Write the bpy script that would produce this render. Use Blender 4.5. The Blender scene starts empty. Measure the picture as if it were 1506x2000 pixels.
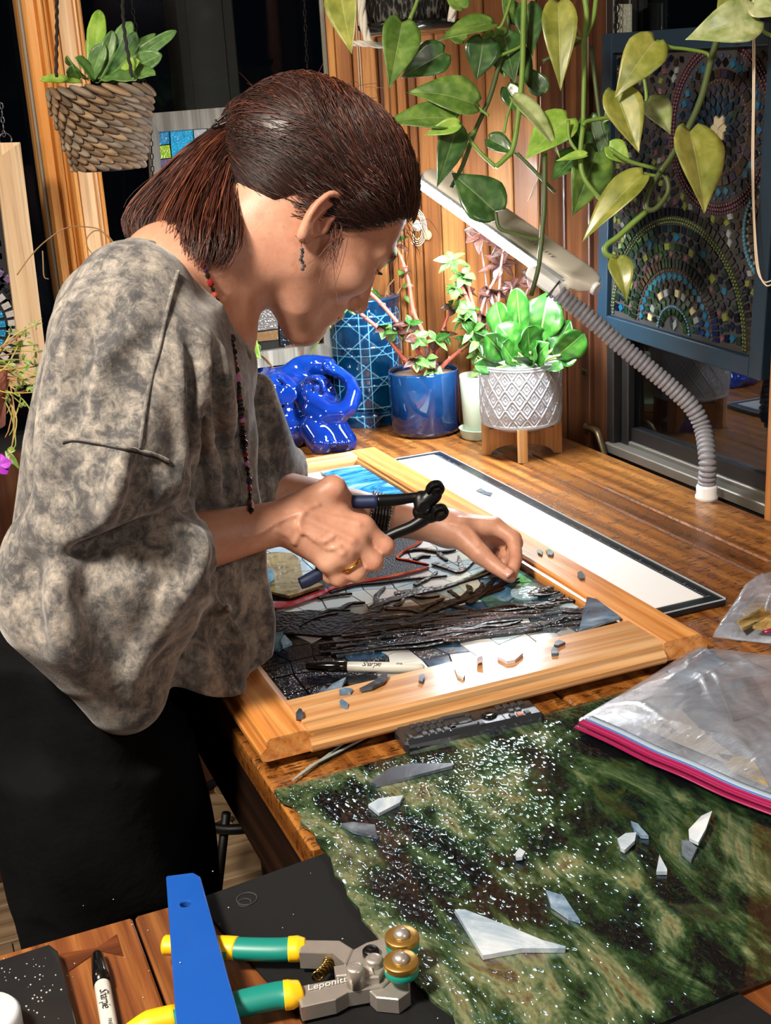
import bpy, math, random
import numpy as np
from mathutils import Vector, Matrix
random.seed(7); np.random.seed(7)
S = bpy.context.scene
COL = S.collection
PI = math.pi
# ------------------------------------------------------------------ camera
F_PX, CX, CY, CAM_H = 2388.0, 753.0, 1000.0, 0.6      # table top is z = 0, the floor is z = -0.9
R = np.array([[0.9207, 0.1686, -0.3519], [-0.3861, 0.2636, -0.8840], [-0.0563, 0.9498, 0.3078]])
_u, _s, _v = np.linalg.svd(R); R = _u @ _v
cam_d = bpy.data.cameras.new('camera'); cam = bpy.data.objects.new('camera', cam_d); COL.objects.link(cam)
cam_d.sensor_width = 36.0; cam_d.lens = 36.0 * F_PX / 2000.0
cam_d.clip_start = 0.02; cam_d.clip_end = 100
M4 = Matrix.Identity(4)
for i in range(3):
    for j in range(3): M4[i][j] = R[i][j]
M4[2][3] = CAM_H
cam.matrix_world = M4
S.camera = cam
# ------------------------------------------------------------------ world, lights, exposure
S.view_settings.view_transform = 'Standard'; S.view_settings.look = 'None'
S.view_settings.gamma = 1.0; S.view_settings.use_curve_mapping = False
S.view_settings.exposure = 0.0
W = bpy.data.worlds.new('night'); S.world = W; W.use_nodes = True
W.node_tree.nodes['Background'].inputs[0].default_value = (0.010, 0.014, 0.022, 1)
W.node_tree.nodes['Background'].inputs[1].default_value = 0.1
S.cycles.use_denoising = True
S.cycles.max_bounces = 10; S.cycles.transparent_max_bounces = 16
S.cycles.sample_clamp_indirect = 6.0
def area_light(name, loc, target, size, power, color, size_y=None):
    l = bpy.data.lights.new(name, 'AREA'); l.energy = power; l.color = color
    l.size = size
    if size_y: l.shape = 'RECTANGLE'; l.size_y = size_y
    o = bpy.data.objects.new(name, l); COL.objects.link(o); o.location = loc
    o.rotation_euler = (Vector(target) - Vector(loc)).to_track_quat('-Z', 'Y').to_euler()
    return o
# the room's warm ceiling lamp, up behind the photographer's left shoulder, and a weaker one further back
area_light('ceiling_lamp_light', (-0.62, 0.52, 1.45), (0.12, 1.2, -0.15), 0.28, 60, (1.0, 0.89, 0.76))
area_light('kitchen_lamp_light', (0.9, -1.3, 1.45), (0.5, 0.9, 0.0), 0.4, 16, (1.0, 0.91, 0.82))

area_light('floor_fill_light', (-1.35, 1.75, 1.45), (0.3, 1.9, -0.9), 0.35, 9, (1.0, 0.90, 0.78))  # added unseen fill light that brightens the floor below the counter

# ------------------------------------------------------------------ from the photograph's measurements to places in the room
def ray(px, py): return R @ np.array([px - CX, -(py - CY), -F_PX]) / F_PX
def at(px, py, d):
    return np.array([0, 0, CAM_H]) + ray(px, py) * d
def onz(px, py, z=0.0):
    r = ray(px, py); return np.array([0, 0, CAM_H]) + r * ((z - CAM_H) / r[2])
def ony(px, py, y):
    r = ray(px, py); return np.array([0, 0, CAM_H]) + r * (y / r[1])
def onx(px, py, x):
    r = ray(px, py); return np.array([0, 0, CAM_H]) + r * (x / r[0])
def onplane(px, py, p0, n):
    r = ray(px, py); c = np.array([0, 0, CAM_H]); p0 = np.array(p0, float); n = np.array(n, float)
    return c + r * (np.dot(p0 - c, n) / np.dot(r, n))
def topx_(p):
    q = R.T @ (np.asarray(p, float) - np.array([0, 0, CAM_H])); return (CX - F_PX * q[0] / q[2], CY + F_PX * q[1] / q[2])
def depth(p): return -float((R.T @ (np.asarray(p, float) - np.array([0, 0, CAM_H])))[2])
def nrm(v): v = np.asarray(v, float); return v / (np.linalg.norm(v) + 1e-12)
V3 = lambda *a: np.array(a, float)

# ------------------------------------------------------------------ meshes
class MB:
    def __init__(s): s.v = []; s.f = []; s.m = []; s.n = 0; s.cur = 0; s.uv = None
    def add(s, verts, faces):
        verts = np.asarray(verts, float).reshape(-1, 3)
        o = s.n; s.v.append(verts); s.n += len(verts)
        for f in faces: s.f.append(tuple(int(i) + o for i in f)); s.m.append(s.cur)
        return s
    def verts(s): return np.concatenate(s.v) if s.v else np.zeros((0, 3))
    def box(s, lo, hi, R3=None, c=None, bev=0.0):
        lo = np.array(lo, float); hi = np.array(hi, float)
        if bev > 0:
            b = min(bev, 0.49 * float(np.min(hi - lo)))
            P = []; 
            for sx in (0, 1):
                for sy in (0, 1):
                    for sz in (0, 1):
                        q = np.where([sx, sy, sz], hi, lo); d = np.where([sx, sy, sz], -1, 1) * b
                        P.append(q + [0, d[1], d[2]]); P.append(q + [d[0], 0, d[2]]); P.append(q + [d[0], d[1], 0])
            I = lambda sx, sy, sz, k: (sx * 4 + sy * 2 + sz) * 3 + k
            F = []
            for s0 in (0, 1):
                q = [I(s0, 0, 0, 0), I(s0, 1, 0, 0), I(s0, 1, 1, 0), I(s0, 0, 1, 0)]; F.append(q if s0 else q[::-1])
                q = [I(0, s0, 0, 1), I(1, s0, 0, 1), I(1, s0, 1, 1), I(0, s0, 1, 1)]; F.append(q[::-1] if s0 else q)
                q = [I(0, 0, s0, 2), I(1, 0, s0, 2), I(1, 1, s0, 2), I(0, 1, s0, 2)]; F.append(q if s0 else q[::-1])
            for a in (0, 1):
                for b_ in (0, 1):
                    q = [I(a, b_, 0, 0), I(a, b_, 0, 1), I(a, b_, 1, 1), I(a, b_, 1, 0)]; F.append(q if a != b_ else q[::-1])
                    q = [I(a, 0, b_, 0), I(a, 0, b_, 2), I(a, 1, b_, 2), I(a, 1, b_, 0)]; F.append(q if a == b_ else q[::-1])
                    q = [I(0, a, b_, 1), I(0, a, b_, 2), I(1, a, b_, 2), I(1, a, b_, 1)]; F.append(q if a != b_ else q[::-1])
            for sx in (0, 1):
                for sy in (0, 1):
                    for sz in (0, 1):
                        q = [I(sx, sy, sz, 0), I(sx, sy, sz, 1), I(sx, sy, sz, 2)]; F.append(q if (sx + sy + sz) % 2 else q[::-1])
            P = np.array(P)
        else:
            P = np.array([[x, y, z] for x in (lo[0], hi[0]) for y in (lo[1], hi[1]) for z in (lo[2], hi[2])])
            F = [(0, 1, 3, 2), (4, 6, 7, 5), (0, 4, 5, 1), (2, 3, 7, 6), (0, 2, 6, 4), (1, 5, 7, 3)]
        if R3 is not None: P = P @ np.array(R3).T
        if c is not None: P = P + np.array(c)
        return s.add(P, F)
    def tube(s, pts, rad, n=10, cap=True, closed=False, flat=1.0, up=None):
        pts = np.asarray(pts, float); m = len(pts)
        rad = np.full(m, rad, float) if np.isscalar(rad) else np.asarray(rad, float)
        if closed: T = np.roll(pts, -1, 0) - np.roll(pts, 1, 0)
        else: T = np.gradient(pts, axis=0)
        T /= np.linalg.norm(T, axis=1)[:, None] + 1e-12
        if up is not None: a = np.array(up, float)
        else:
            a = np.array([0, 0, 1.0])
            if abs(T[0] @ a) > 0.9: a = np.array([1.0, 0, 0])
        V = []; N = None
        for i in range(m):
            N = a - T[i] * (a @ T[i]) if N is None or up is not None else N - T[i] * (N @ T[i])
            N = nrm(N); B = np.cross(T[i], N)
            for k in range(n):
                t = 2 * PI * k / n
                V.append(pts[i] + rad[i] * (math.cos(t) * B + math.sin(t) * N * flat))
        F = []
        mm = m if closed else m - 1
        for i in range(mm):
            j = (i + 1) % m
            for k in range(n): F.append((i * n + k, i * n + (k + 1) % n, j * n + (k + 1) % n, j * n + k))
        if cap and not closed: F.append(tuple(range(n))[::-1]); F.append(tuple((m - 1) * n + k for k in range(n)))
        return s.add(V, F)
    def lathe(s, prof, c=(0, 0, 0), n=40, axis=None, fn=None, close=False):
        V = []
        for (r, z) in prof:
            for k in range(n):
                t = 2 * PI * k / n
                rr = r if fn is None else fn(r, z, t)
                V.append((rr * math.cos(t), rr * math.sin(t), z))
        V = np.array(V)
        if axis is not None:
            q = Vector((0, 0, 1)).rotation_difference(Vector(axis)).to_matrix(); V = V @ np.array(q).T
        V = V + np.array(c, float)
        F = []; m = len(prof)
        for i in range(m - 1 + (1 if close else 0)):
            for k in range(n):
                a, b, j = i * n + k, i * n + (k + 1) % n, (i + 1) % m
                F.append((a, b, j * n + (k + 1) % n, j * n + k))
        if not close:
            if prof[0][0] > 1e-5: F.append(tuple(range(n))[::-1])
            if prof[-1][0] > 1e-5: F.append(tuple((m - 1) * n + k for k in range(n)))
        return s.add(V, F)
    def prism(s, poly, z0, z1, inset=0.0):
        """flat slab from a ring of 3-D/2-D points (x, y); any winding"""
        P = np.array([(p[0], p[1]) for p in poly], float); n = len(P)
        ar = sum(P[i][0] * P[(i + 1) % n][1] - P[(i + 1) % n][0] * P[i][1] for i in range(n))
        if ar < 0: P = P[::-1]
        c = P.mean(0)
        top = P if not inset else c + (P - c) * (1 - inset / max(1e-6, np.linalg.norm(P - c, axis=1).mean()))
        V = [(x, y, z0) for x, y in P] + [(x, y, z1 - inset * .5) for x, y in P] + ([(x, y, z1) for x, y in top] if inset else [])
        F = [tuple(range(n))[::-1]]
        for i in range(n): j = (i + 1) % n; F.append((i, j, n + j, n + i))
        if inset:
            for i in range(n): j = (i + 1) % n; F.append((n + i, n + j, 2 * n + j, 2 * n + i))
            F.append(tuple(range(2 * n, 3 * n)))
        else: F.append(tuple(range(n, 2 * n)))
        return s.add(V, F)
    def slab(s, ring, nvec, th):
        """planar ring of 3-D points extruded along nvec by th"""
        P = np.asarray(ring, float); n = len(P); d = nrm(nvec) * th
        nn = np.zeros(3)
        for i in range(n): nn += np.cross(P[i], P[(i + 1) % n])
        if nn @ d < 0: P = P[::-1]
        F = [tuple(range(n))[::-1], tuple(range(n, 2 * n))]
        for i in range(n): j = (i + 1) % n; F.append((i, j, n + j, n + i))
        return s.add(np.concatenate([P, P + d]), F)
    def sphere(s, c, r, n=10, m=7, R3=None):
        r = np.array([r, r, r], float) if np.isscalar(r) else np.array(r, float)
        V = [(0, 0, -1)]
        for i in range(1, m):
            p = -PI / 2 + PI * i / m
            for k in range(n): V.append((math.cos(p) * math.cos(2 * PI * k / n), math.cos(p) * math.sin(2 * PI * k / n), math.sin(p)))
        V.append((0, 0, 1)); V = np.array(V) * r
        if R3 is not None: V = V @ np.array(R3).T
        V = V + np.array(c)
        F = []
        for k in range(n): F.append((0, 1 + (k + 1) % n, 1 + k))
        for i in range(m - 2):
            for k in range(n):
                a = 1 + i * n; F.append((a + k, a + (k + 1) % n, a + n + (k + 1) % n, a + n + k))
        L = len(V) - 1; a = 1 + (m - 2) * n
        for k in range(n): F.append((a + k, a + (k + 1) % n, L))
        return s.add(V, F)
    def grid(s, P):
        """P: (a, b, 3) points"""
        P = np.asarray(P, float); a, b = P.shape[:2]
        return s.add(P.reshape(-1, 3), [(i * b + j, i * b + j + 1, (i + 1) * b + j + 1, (i + 1) * b + j) for i in range(a - 1) for j in range(b - 1)])

def raw_mesh(name, V, F, smooth=True):
    me = bpy.data.meshes.new(name)
    me.from_pydata([tuple(v) for v in V], [], F)
    if smooth: me.polygons.foreach_set('use_smooth', [True] * len(me.polygons))
    me.update(); return me
def base_of(o):
    b = np.zeros(3)
    while o is not None: b += np.array(o.location); o = o.parent
    return b
def part(name, mb, mats, parent=None, smooth=False, sharp=None, loc=None, kind=None):
    """one mesh object; mb is in room coordinates, stored about the parent's (or its own) base"""
    V = mb.verts()
    if parent is not None: o0 = base_of(parent); l = (0, 0, 0)
    else:
        if loc is None: loc = (V.min(0) + V.max(0)) / 2; loc[2] = V[:, 2].min()
        o0 = np.array(loc, float); l = o0
    me = raw_mesh(name, V - o0, mb.f, smooth or sharp is not None)
    if not isinstance(mats, (list, tuple)): mats = [mats]
    for m in mats: me.materials.append(m)
    if len(mats) > 1: me.polygons.foreach_set('material_index', mb.m)
    if sharp is not None: me.set_sharp_from_angle(angle=math.radians(sharp))
    o = bpy.data.objects.new(name, me); COL.objects.link(o); o.location = l
    if parent is not None: o.parent = parent
    if kind: o['kind'] = kind
    return o
def tag(o, label=None, cat=None, group=None, kind=None):
    if label: o['label'] = label
    if cat: o['category'] = cat
    if group: o['group'] = group
    if kind: o['kind'] = kind
    return o
def thing(name, label, cat, loc, group=None):
    o = bpy.data.objects.new(name, None); COL.objects.link(o); o.location = loc; o.empty_display_size = 0.05
    return tag(o, label, cat, group)
def struct(name, mb, mats, parent=None, smooth=False, sharp=None):
    o = part(name, mb, mats, parent, smooth, sharp)
    if parent is None: o['kind'] = 'structure'
    return o
def spline(P, n=8, closed=False):
    """Catmull-Rom through P"""
    P = np.asarray(P, float)
    Q = np.concatenate([[P[-1]], P, P[:2]]) if closed else np.concatenate([[2 * P[0] - P[1]], P, [2 * P[-1] - P[-2]]])
    out = []
    for i in range(1, len(Q) - 2):
        p0, p1, p2, p3 = Q[i - 1], Q[i], Q[i + 1], Q[i + 2]
        for k in range(n):
            t = k / n
            out.append(0.5 * (2 * p1 + (p2 - p0) * t + (2 * p0 - 5 * p1 + 4 * p2 - p3) * t * t + (3 * p1 - p0 - 3 * p2 + p3) * t ** 3))
    if not closed: out.append(Q[-2])
    return np.array(out)

# ------------------------------------------------------------------ materials
def srgb(c):
    if isinstance(c, str): c = [int(c[i:i + 2], 16) / 255 for i in (0, 2, 4)]
    return tuple(x / 12.92 if x <= 0.04045 else ((x + 0.055) / 1.055) ** 2.4 for x in c) + (1.0,)
class NT:
    def __init__(s, name):
        s.m = bpy.data.materials.new(name); s.m.use_nodes = True; s.t = s.m.node_tree
        s.b = s.t.nodes['Principled BSDF']
    def n(s, typ, **kw):
        nd = s.t.nodes.new(typ)
        for k, v in kw.items(): setattr(nd, k, v)
        return nd
    def l(s, a, b): s.t.links.new(a, b)
    def set(s, **kw):
        for k, v in kw.items(): s.b.inputs[k.replace('_', ' ')].default_value = v
        return s
    def coords(s, scale=(1, 1, 1), rnd=0.0, rot=(0, 0, 0), src='Object'):
        tc = s.n('ShaderNodeTexCoord'); mp = s.n('ShaderNodeMapping'); mp.inputs['Scale'].default_value = scale; mp.inputs['Rotation'].default_value = rot
        s.l(tc.outputs[src], mp.inputs[0])
        if rnd:
            oi = s.n('ShaderNodeObjectInfo'); cx = s.n('ShaderNodeCombineXYZ'); mu = s.n('ShaderNodeMath', operation='MULTIPLY'); mu.inputs[1].default_value = rnd
            s.l(oi.outputs['Random'], mu.inputs[0])
            for i in range(3): s.l(mu.outputs[0], cx.inputs[i])
            s.l(cx.outputs[0], mp.inputs['Location'])
        return mp.outputs[0]
    def noise(s, vec, scale, detail=4, rough=0.55, dist=0.0):
        nd = s.n('ShaderNodeTexNoise'); nd.inputs['Scale'].default_value = scale; nd.inputs['Detail'].default_value = detail
        nd.inputs['Roughness'].default_value = rough; nd.inputs['Distortion'].default_value = dist
        if vec is not None: s.l(vec, nd.inputs['Vector'])
        return nd.outputs[0]
    def ramp(s, fac, stops, interp='LINEAR'):
        nd = s.n('ShaderNodeValToRGB'); nd.color_ramp.interpolation = interp; e = nd.color_ramp.elements
        while len(e) < len(stops): e.new(0.5)
        for i, (p, c) in enumerate(stops):
            e[i].position = p; e[i].color = srgb(c) if not isinstance(c, (int, float)) else (c, c, c, 1)
        s.l(fac, nd.inputs[0]); return nd.outputs[0]
    def mix(s, fac, a, b, blend='MIX'):
        nd = s.n('ShaderNodeMix', data_type='RGBA', blend_type=blend)
        for sock, val in ((nd.inputs['Factor'], fac), (nd.inputs[6], a), (nd.inputs[7], b)):
            if hasattr(val, 'links') or hasattr(val, 'is_linked'): s.l(val, sock)
            elif isinstance(val, str): sock.default_value = srgb(val)
            else: sock.default_value = val
        return nd.outputs[2]
    def math(s, op, a, b=0.0, clamp=False):
        nd = s.n('ShaderNodeMath', operation=op, use_clamp=clamp)
        for sock, val in ((nd.inputs[0], a), (nd.inputs[1], b)):
            if isinstance(val, (int, float)): sock.default_value = val
            else: s.l(val, sock)
        return nd.outputs[0]
    def color(s, c): 
        if isinstance(c, str): s.b.inputs['Base Color'].default_value = srgb(c)
        else: s.l(c, s.b.inputs['Base Color'])
        return s
    def bump(s, h, strength=0.3, dist=0.002):
        nd = s.n('ShaderNodeBump'); nd.inputs['Strength'].default_value = strength; nd.inputs['Distance'].default_value = dist
        s.l(h, nd.inputs['Height']); s.l(nd.outputs[0], s.b.inputs['Normal']); return s
def plain(name, c, rough=0.5, metal=0.0, var=0.12, scale=40, coat=0.0, bump=0.0, bscale=200, **kw):
    t = NT(name); v = t.coords(rnd=5.0)
    f = t.noise(v, scale, 3)
    lo = t.mix(1.0, c, (1 - var,) * 3 + (1,), 'MULTIPLY'); hi = t.mix(1.0, c, (1 + var,) * 3 + (1,), 'MULTIPLY')
    t.color(t.mix(f, lo, hi)); t.set(Roughness=rough, Metallic=metal)
    if coat: t.b.inputs['Coat Weight'].default_value = coat; t.b.inputs['Coat Roughness'].default_value = 0.05
    if bump: t.bump(t.noise(v, bscale, 3), bump, 0.001)
    for k, x in kw.items(): t.b.inputs[k.replace('_', ' ')].default_value = x
    return t.m
def wood(name, dark, mid, light, axis, rough=0.4, grain=1.0, coat=0.0, bump=0.25, knots=False, saw=None):
    t = NT(name)
    sc = [26.0 * grain] * 3; sc[axis] = 1.1 * grain
    v = t.coords(tuple(sc), rnd=23.0)
    a = t.noise(v, 1.0, 5, 0.6, 0.6)
    sc2 = [150.0 * grain] * 3; sc2[axis] = 4.0 * grain
    v2 = t.coords(tuple(sc2), rnd=11.0)
    b = t.noise(v2, 1.0, 3, 0.7)
    w = t.n('ShaderNodeTexWave', wave_type='BANDS', bands_direction='DIAGONAL', wave_profile='SIN'); w.inputs['Scale'].default_value = 0.9
    w.inputs['Distortion'].default_value = 5.0; w.inputs['Detail'].default_value = 3; w.inputs['Detail Scale'].default_value = 0.7; t.l(v, w.inputs['Vector'])
    f = t.math('ADD', t.math('MULTIPLY', a, 0.84), t.math('MULTIPLY', w.outputs['Fac'], 0.16))
    col = t.ramp(f, [(0.22, dark), (0.48, mid), (0.72, light)])
    pores = t.ramp(b, [(0.36, 0.45), (0.52, 1.0)])
    col = t.mix(0.55, col, pores, 'MULTIPLY')
    oi = t.n('ShaderNodeObjectInfo'); tone = t.math('ADD', t.math('MULTIPLY', oi.outputs['Random'], 0.35), 0.82)
    col = t.mix(1.0, col, tone, 'MULTIPLY')
    h = t.math('ADD', t.math('MULTIPLY', f, 0.5), t.math('MULTIPLY', b, 0.5))
    if saw is not None:
        # saw marks across the grain and dark pits
        sv = [40.0] * 3; sv[saw] = 380.0
        q = t.noise(t.coords(tuple(sv), rnd=3.0), 1.0, 2)
        pit = t.noise(t.coords((90, 90, 90), rnd=7.0), 1.0, 4, 0.7)
        pm = t.math('MULTIPLY', t.ramp(q, [(0.47, 0.0), (0.56, 1.0)]), t.ramp(pit, [(0.46, 0.0), (0.58, 1.0)]))
        col = t.mix(t.math('MULTIPLY', pm, 0.85), col, '1e0f06')
        h = t.math('SUBTRACT', t.math('ADD', h, t.math('MULTIPLY', q, 0.5)), pm)
    t.color(col); t.set(Roughness=rough)
    if coat: t.b.inputs['Coat Weight'].default_value = coat; t.b.inputs['Coat Roughness'].default_value = 0.12
    if bump: t.bump(h, bump, 0.002)
    return t.m
def thin_glass(name, tint=(1, 1, 1), refl=1.0, rough=0.0, trans=0.95):
    t = NT(name); t.t.nodes.remove(t.b)
    tr = t.n('ShaderNodeBsdfTransparent'); tr.inputs[0].default_value = tuple(np.array(tint) * trans) + (1,)
    gl = t.n('ShaderNodeBsdfGlossy'); gl.inputs['Roughness'].default_value = rough
    fr = t.n('ShaderNodeFresnel'); fr.inputs['IOR'].default_value = 1.5
    mx = t.n('ShaderNodeMixShader'); t.l(t.math('MULTIPLY', fr.outputs[0], refl, True), mx.inputs[0]); t.l(tr.outputs[0], mx.inputs[1]); t.l(gl.outputs[0], mx.inputs[2])
    t.l(mx.outputs[0], t.t.nodes['Material Output'].inputs[0]); return t.m
# ================================================================== SETTING
TZ = 0.0; FZ = -0.9; CEIL = 1.55
M_pine = wood('pine_boards', '6b3d1c', '965d2d', 'bd874c', 2, 0.42, 0.8, coat=0.15)
M_pine_dark = wood('pine_boards_shaded', '2c1509', '4a2714', '66401f', 2, 0.45, 0.8, coat=0.1)  # tone darkened to hold the shade of the right-hand corner
M_trim = wood('honey_pine_trim', '9a5a22', 'cf8c45', 'e9b06a', 2, 0.38, 0.7, coat=0.2)
M_trim_pale = wood('pale_pine_trim', 'b98a5c', 'd9b184', 'efd0a6', 2, 0.5, 0.7)
M_counter = wood('rough_sawn_counter_wood', '4e270e', '86501f', 'b87c3c', 1, 0.32, 0.9, coat=0.35, bump=0.5, saw=1)
M_table = wood('reddish_plank_table_wood', '4a230e', '74401c', '98602e', 1, 0.45, 1.6, coat=0.1, bump=0.5)
M_floor = wood('greyed_floor_board', '5d4a38', '8b7358', 'b39a78', 0, 0.55, 0.5)
M_plaster = plain('warm_plaster', '9c8468', 0.9)
M_black_gap = plain('black_shadow_gap', '0a0705', 0.9)
M_alu = plain('weathered_window_track', '6f6a60', 0.45, 0.5)
M_dkframe = plain('dark_window_frame', '14110f', 0.5)
M_pane = thin_glass('window_glass', (0.9, 0.95, 1.0), 0.3)
M_stopgrey = plain('grey_window_stop', '8a8578', 0.6)

# floor: boards
fl = MB(); fl.box((-2.3, -2.1, FZ - .05), (1.4, 3.2, FZ - .012)); floor = struct('floor', fl, M_black_gap)
yy = 0.55
k = 0
while yy < 2.35:
    x0 = -1.0 - random.random() * .4
    for xe in (x0 + 1.05 + .3 * random.random(), 1.19):
        b = MB(); b.box((x0 + .001, yy + .001, FZ - .012), (xe - .001, yy + .124, FZ), bev=.0015); part('floor_board', b, M_floor, floor); x0 = xe
    yy += .126
b = MB(); b.box((-2.3, -2.1, CEIL), (1.4, 3.2, CEIL + .05)); struct('ceiling', b, M_plaster)
b = MB(); b.box((-2.35, -2.1, FZ), (-2.3, 2.4, CEIL)); struct('wall_left', b, M_plaster)
b = MB(); b.box((-2.3, -2.15, FZ), (1.3, -2.1, CEIL)); struct('wall_front', b, M_plaster)

# back wall: solid below the windows, a mullion cased in pine, windows left and right of it
YB = 2.40
b = MB(); b.box((-2.3, YB, FZ), (0.90, YB + .10, 0.02)); wall_back = struct('wall_back', b, M_pine_dark)
b = MB(); b.box((-2.3, YB, 1.25), (0.90, YB + .10, CEIL)); part('header', b, M_pine, wall_back)
xL, xR = ony(37, 0, YB - .03)[0], ony(222, 520, YB - .03)[0]
# casing profile (left grey stop, three honey mouldings, pale board, beads)
tr = MB(); tr.box((xL + .004, YB - .005, -0.03), (xR, YB + .09, 1.3)); trim_1 = struct('trim_1', tr, M_trim)
wT = xR - xL
def strip(name, u0, u1, y0, mat, prof=0.006):
    b = MB(); x0 = xL + wT * u0; x1 = xL + wT * u1
    b.box((x0, y0, 0.0), (x1, YB, 1.28), bev=prof); return part(name, b, mat, trim_1)
strip('casing_edge', 0.00, 0.05, YB - .010, M_stopgrey, .002)
strip('casing_board', 0.05, 0.29, YB - .020, M_trim)
strip('casing_bead', 0.29, 0.37, YB - .028, M_trim, .003)
strip('casing_moulding', 0.37, 0.47, YB - .024, M_trim)
strip('casing_bead', 0.47, 0.57, YB - .034, M_trim, .004)
strip('casing_board', 0.575, 0.87, YB - .026, M_trim_pale, .003)
strip('casing_bead', 0.87, 0.91, YB - .032, M_trim_pale, .002)
strip('casing_moulding', 0.915, 1.0, YB - .028, M_trim, .003)

# angled pine pier between the back window and the right wall
A0, A1 = V3(0.90, 2.40, 0), V3(1.19, 2.11, 0)
PD = nrm(A1 - A0); PN = V3(-PD[1], PD[0], 0); PN = PN if PN[1] < 0 else -PN      # PN faces the room
def pier(u0, u1, d0, d1, z0=-0.02, z1=1.5, bev=0.0):
    L = np.linalg.norm(A1 - A0); b = MB()
    Rm = np.stack([PD, PN, V3(0, 0, 1)], 1)
    b.box((u0 * L, d0, z0), (u1 * L, d1, z1), R3=Rm, c=A0, bev=bev); return b
wall_pier = struct('wall_corner', pier(-.02, 1.02, -.06, -.006, FZ, CEIL), M_black_gap)
def pier_u(px, py=200):
    p = onplane(px, py, A0, PN); return float((p - A0) @ PD / np.linalg.norm(A1 - A0))
edges = [(641, 650, .016, 'window_stop', M_stopgrey), (650, 664, .014, 'casing_board', M_trim), (664, 694, .010, 'wall_board', M_pine), (696, 741, .010, 'wall_board', M_pine),
         (743, 754, .004, 'wall_board', M_pine_dark), (754, 766, .014, 'moulding', M_pine), (767, 779, .018, 'moulding', M_pine), (780, 797, .014, 'moulding', M_pine),
         (798, 813, .006, 'moulding', M_pine), (814, 852, .003, 'wall_board', M_pine), (853, 899, .003, 'wall_board', M_pine), (900, 948, .003, 'wall_board', M_pine), (949, 998, .003, 'wall_board', M_pine), (999, 1050, .003, 'wall_board', M_pine)]
for (p0, p1, dd, nm, mt) in edges:
    part(nm, pier(pier_u(p0) + .002, pier_u(p1), -.006, dd, bev=.0025), mt, wall_pier)

# right wall: boards with the corner's shade in their colour, the window opening with its track, and the pine jamb at the right
XW = 1.19
b = MB(); b.box((XW + .03, 1.84, FZ), (XW + .10, 2.13, CEIL)); b.box((XW + .03, -2.1, FZ), (XW + .10, 1.36, CEIL)); b.box((XW, 1.36, FZ), (XW + .10, 1.86, -.03)); wall_right = struct('wall_right', b, M_black_gap)
yj = [onx(p, 500, XW)[1] for p in (1057, 1076, 1108, 1136, 1160, 1188)]
for i in range(5):
    b = MB(); b.box((XW - (.010 if i in (3,) else .002 + .004 * (i % 2)), yj[i + 1] + .001, -.02), (XW + .03, yj[i] - .001, 1.5), bev=.002); part('wall_board', b, M_pine_dark, wall_right)
b = MB(); b.box((XW - .02, -2.1, FZ), (XW + .03, 1.30, CEIL)); part('wall_board', b, M_pine_dark, wall_right)
# window in the right wall
y0w, y1w = 1.40, yj[5]
w = MB(); w.box((XW - .004, y0w, -.03), (XW + .06, y1w + .002, -.006)); window_2 = struct('window_2', w, M_dkframe)
b = MB(); b.box((XW - .012, y0w, -.008), (XW + .012, y1w - .004, .010), bev=.002); b.box((XW + .014, y0w, -.008), (XW + .034, y1w, .016), bev=.002); part('window_track', b, M_alu, window_2)
b = MB(); b.box((XW - .004, y1w - .022, 0), (XW + .05, y1w, 1.5), bev=.002); b.box((XW + .012, y1w - .045, 0), (XW + .04, y1w - .024, 1.5), bev=.002); part('window_stile', b, M_dkframe, window_2)
b = MB(); b.box((XW + .020, y0w, .012), (XW + .040, y1w - .045, .040)); b.box((XW + .020, y0w, 1.1), (XW + .040, y1w - .045, 1.14)); part('sash_rail', b, M_dkframe, window_2)
b = MB(); b.box((XW + .026, y0w, .04), (XW + .030, y1w - .045, 1.10)); part('pane', b, M_pane, window_2)
pj = onx(1478, 1000, 1.165)
b = MB(); b.box((1.160, 1.30, -.02), (XW + .03, y0w - .005, 1.5), bev=.004); struct('trim_2', b, wood('right_jamb_pine', '8a4e1e', 'b9783a', 'd69a58', 2, 0.4, 0.8, coat=.2))
# sill strip of lit pine in front of the track
b = MB(); b.box((XW - .035, 1.36, -.045), (XW - .013, y1w, -.012), bev=.003); part('sill', b, M_pine, window_2)
# back windows
w = MB(); w.box((xR, YB + .02, 0.02), (.90, YB + .08, .05)); window_1 = struct('window_1', w, M_dkframe)
b = MB(); b.box((xR + .001, YB + .05, .05), (.895, YB + .055, 1.25)); part('pane', b, M_pane, window_1)
w = MB(); w.box((-2.3, YB + .02, 0.02), (xL, YB + .08, .05)); window_3 = struct('window_3', w, M_dkframe)
b = MB(); b.box((-2.29, YB + .05, .05), (xL - .001, YB + .055, 1.25)); part('pane', b, M_pane, window_3)
# porch post outside in the dark
M_post = plain('weathered_porch_wood', '3e382e', 0.85)
b = MB(); p0 = ony(343, 0, 2.95); p1 = ony(455, 0, 2.95)
b.box((p0[0], 2.95, FZ), (p1[0], 3.08, 1.6), bev=.004); b.box((p0[0] + .02, 2.944, FZ), (p1[0] - .03, 2.95, 1.6)); tag(part('porch_post', b, M_post), 'dim weathered porch post outside behind the window glass', 'post')
b = MB(); b.box((-3, 2.5, FZ - .1), (3, 6, FZ - .05)); struct('ground', b, M_black_gap)

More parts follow.
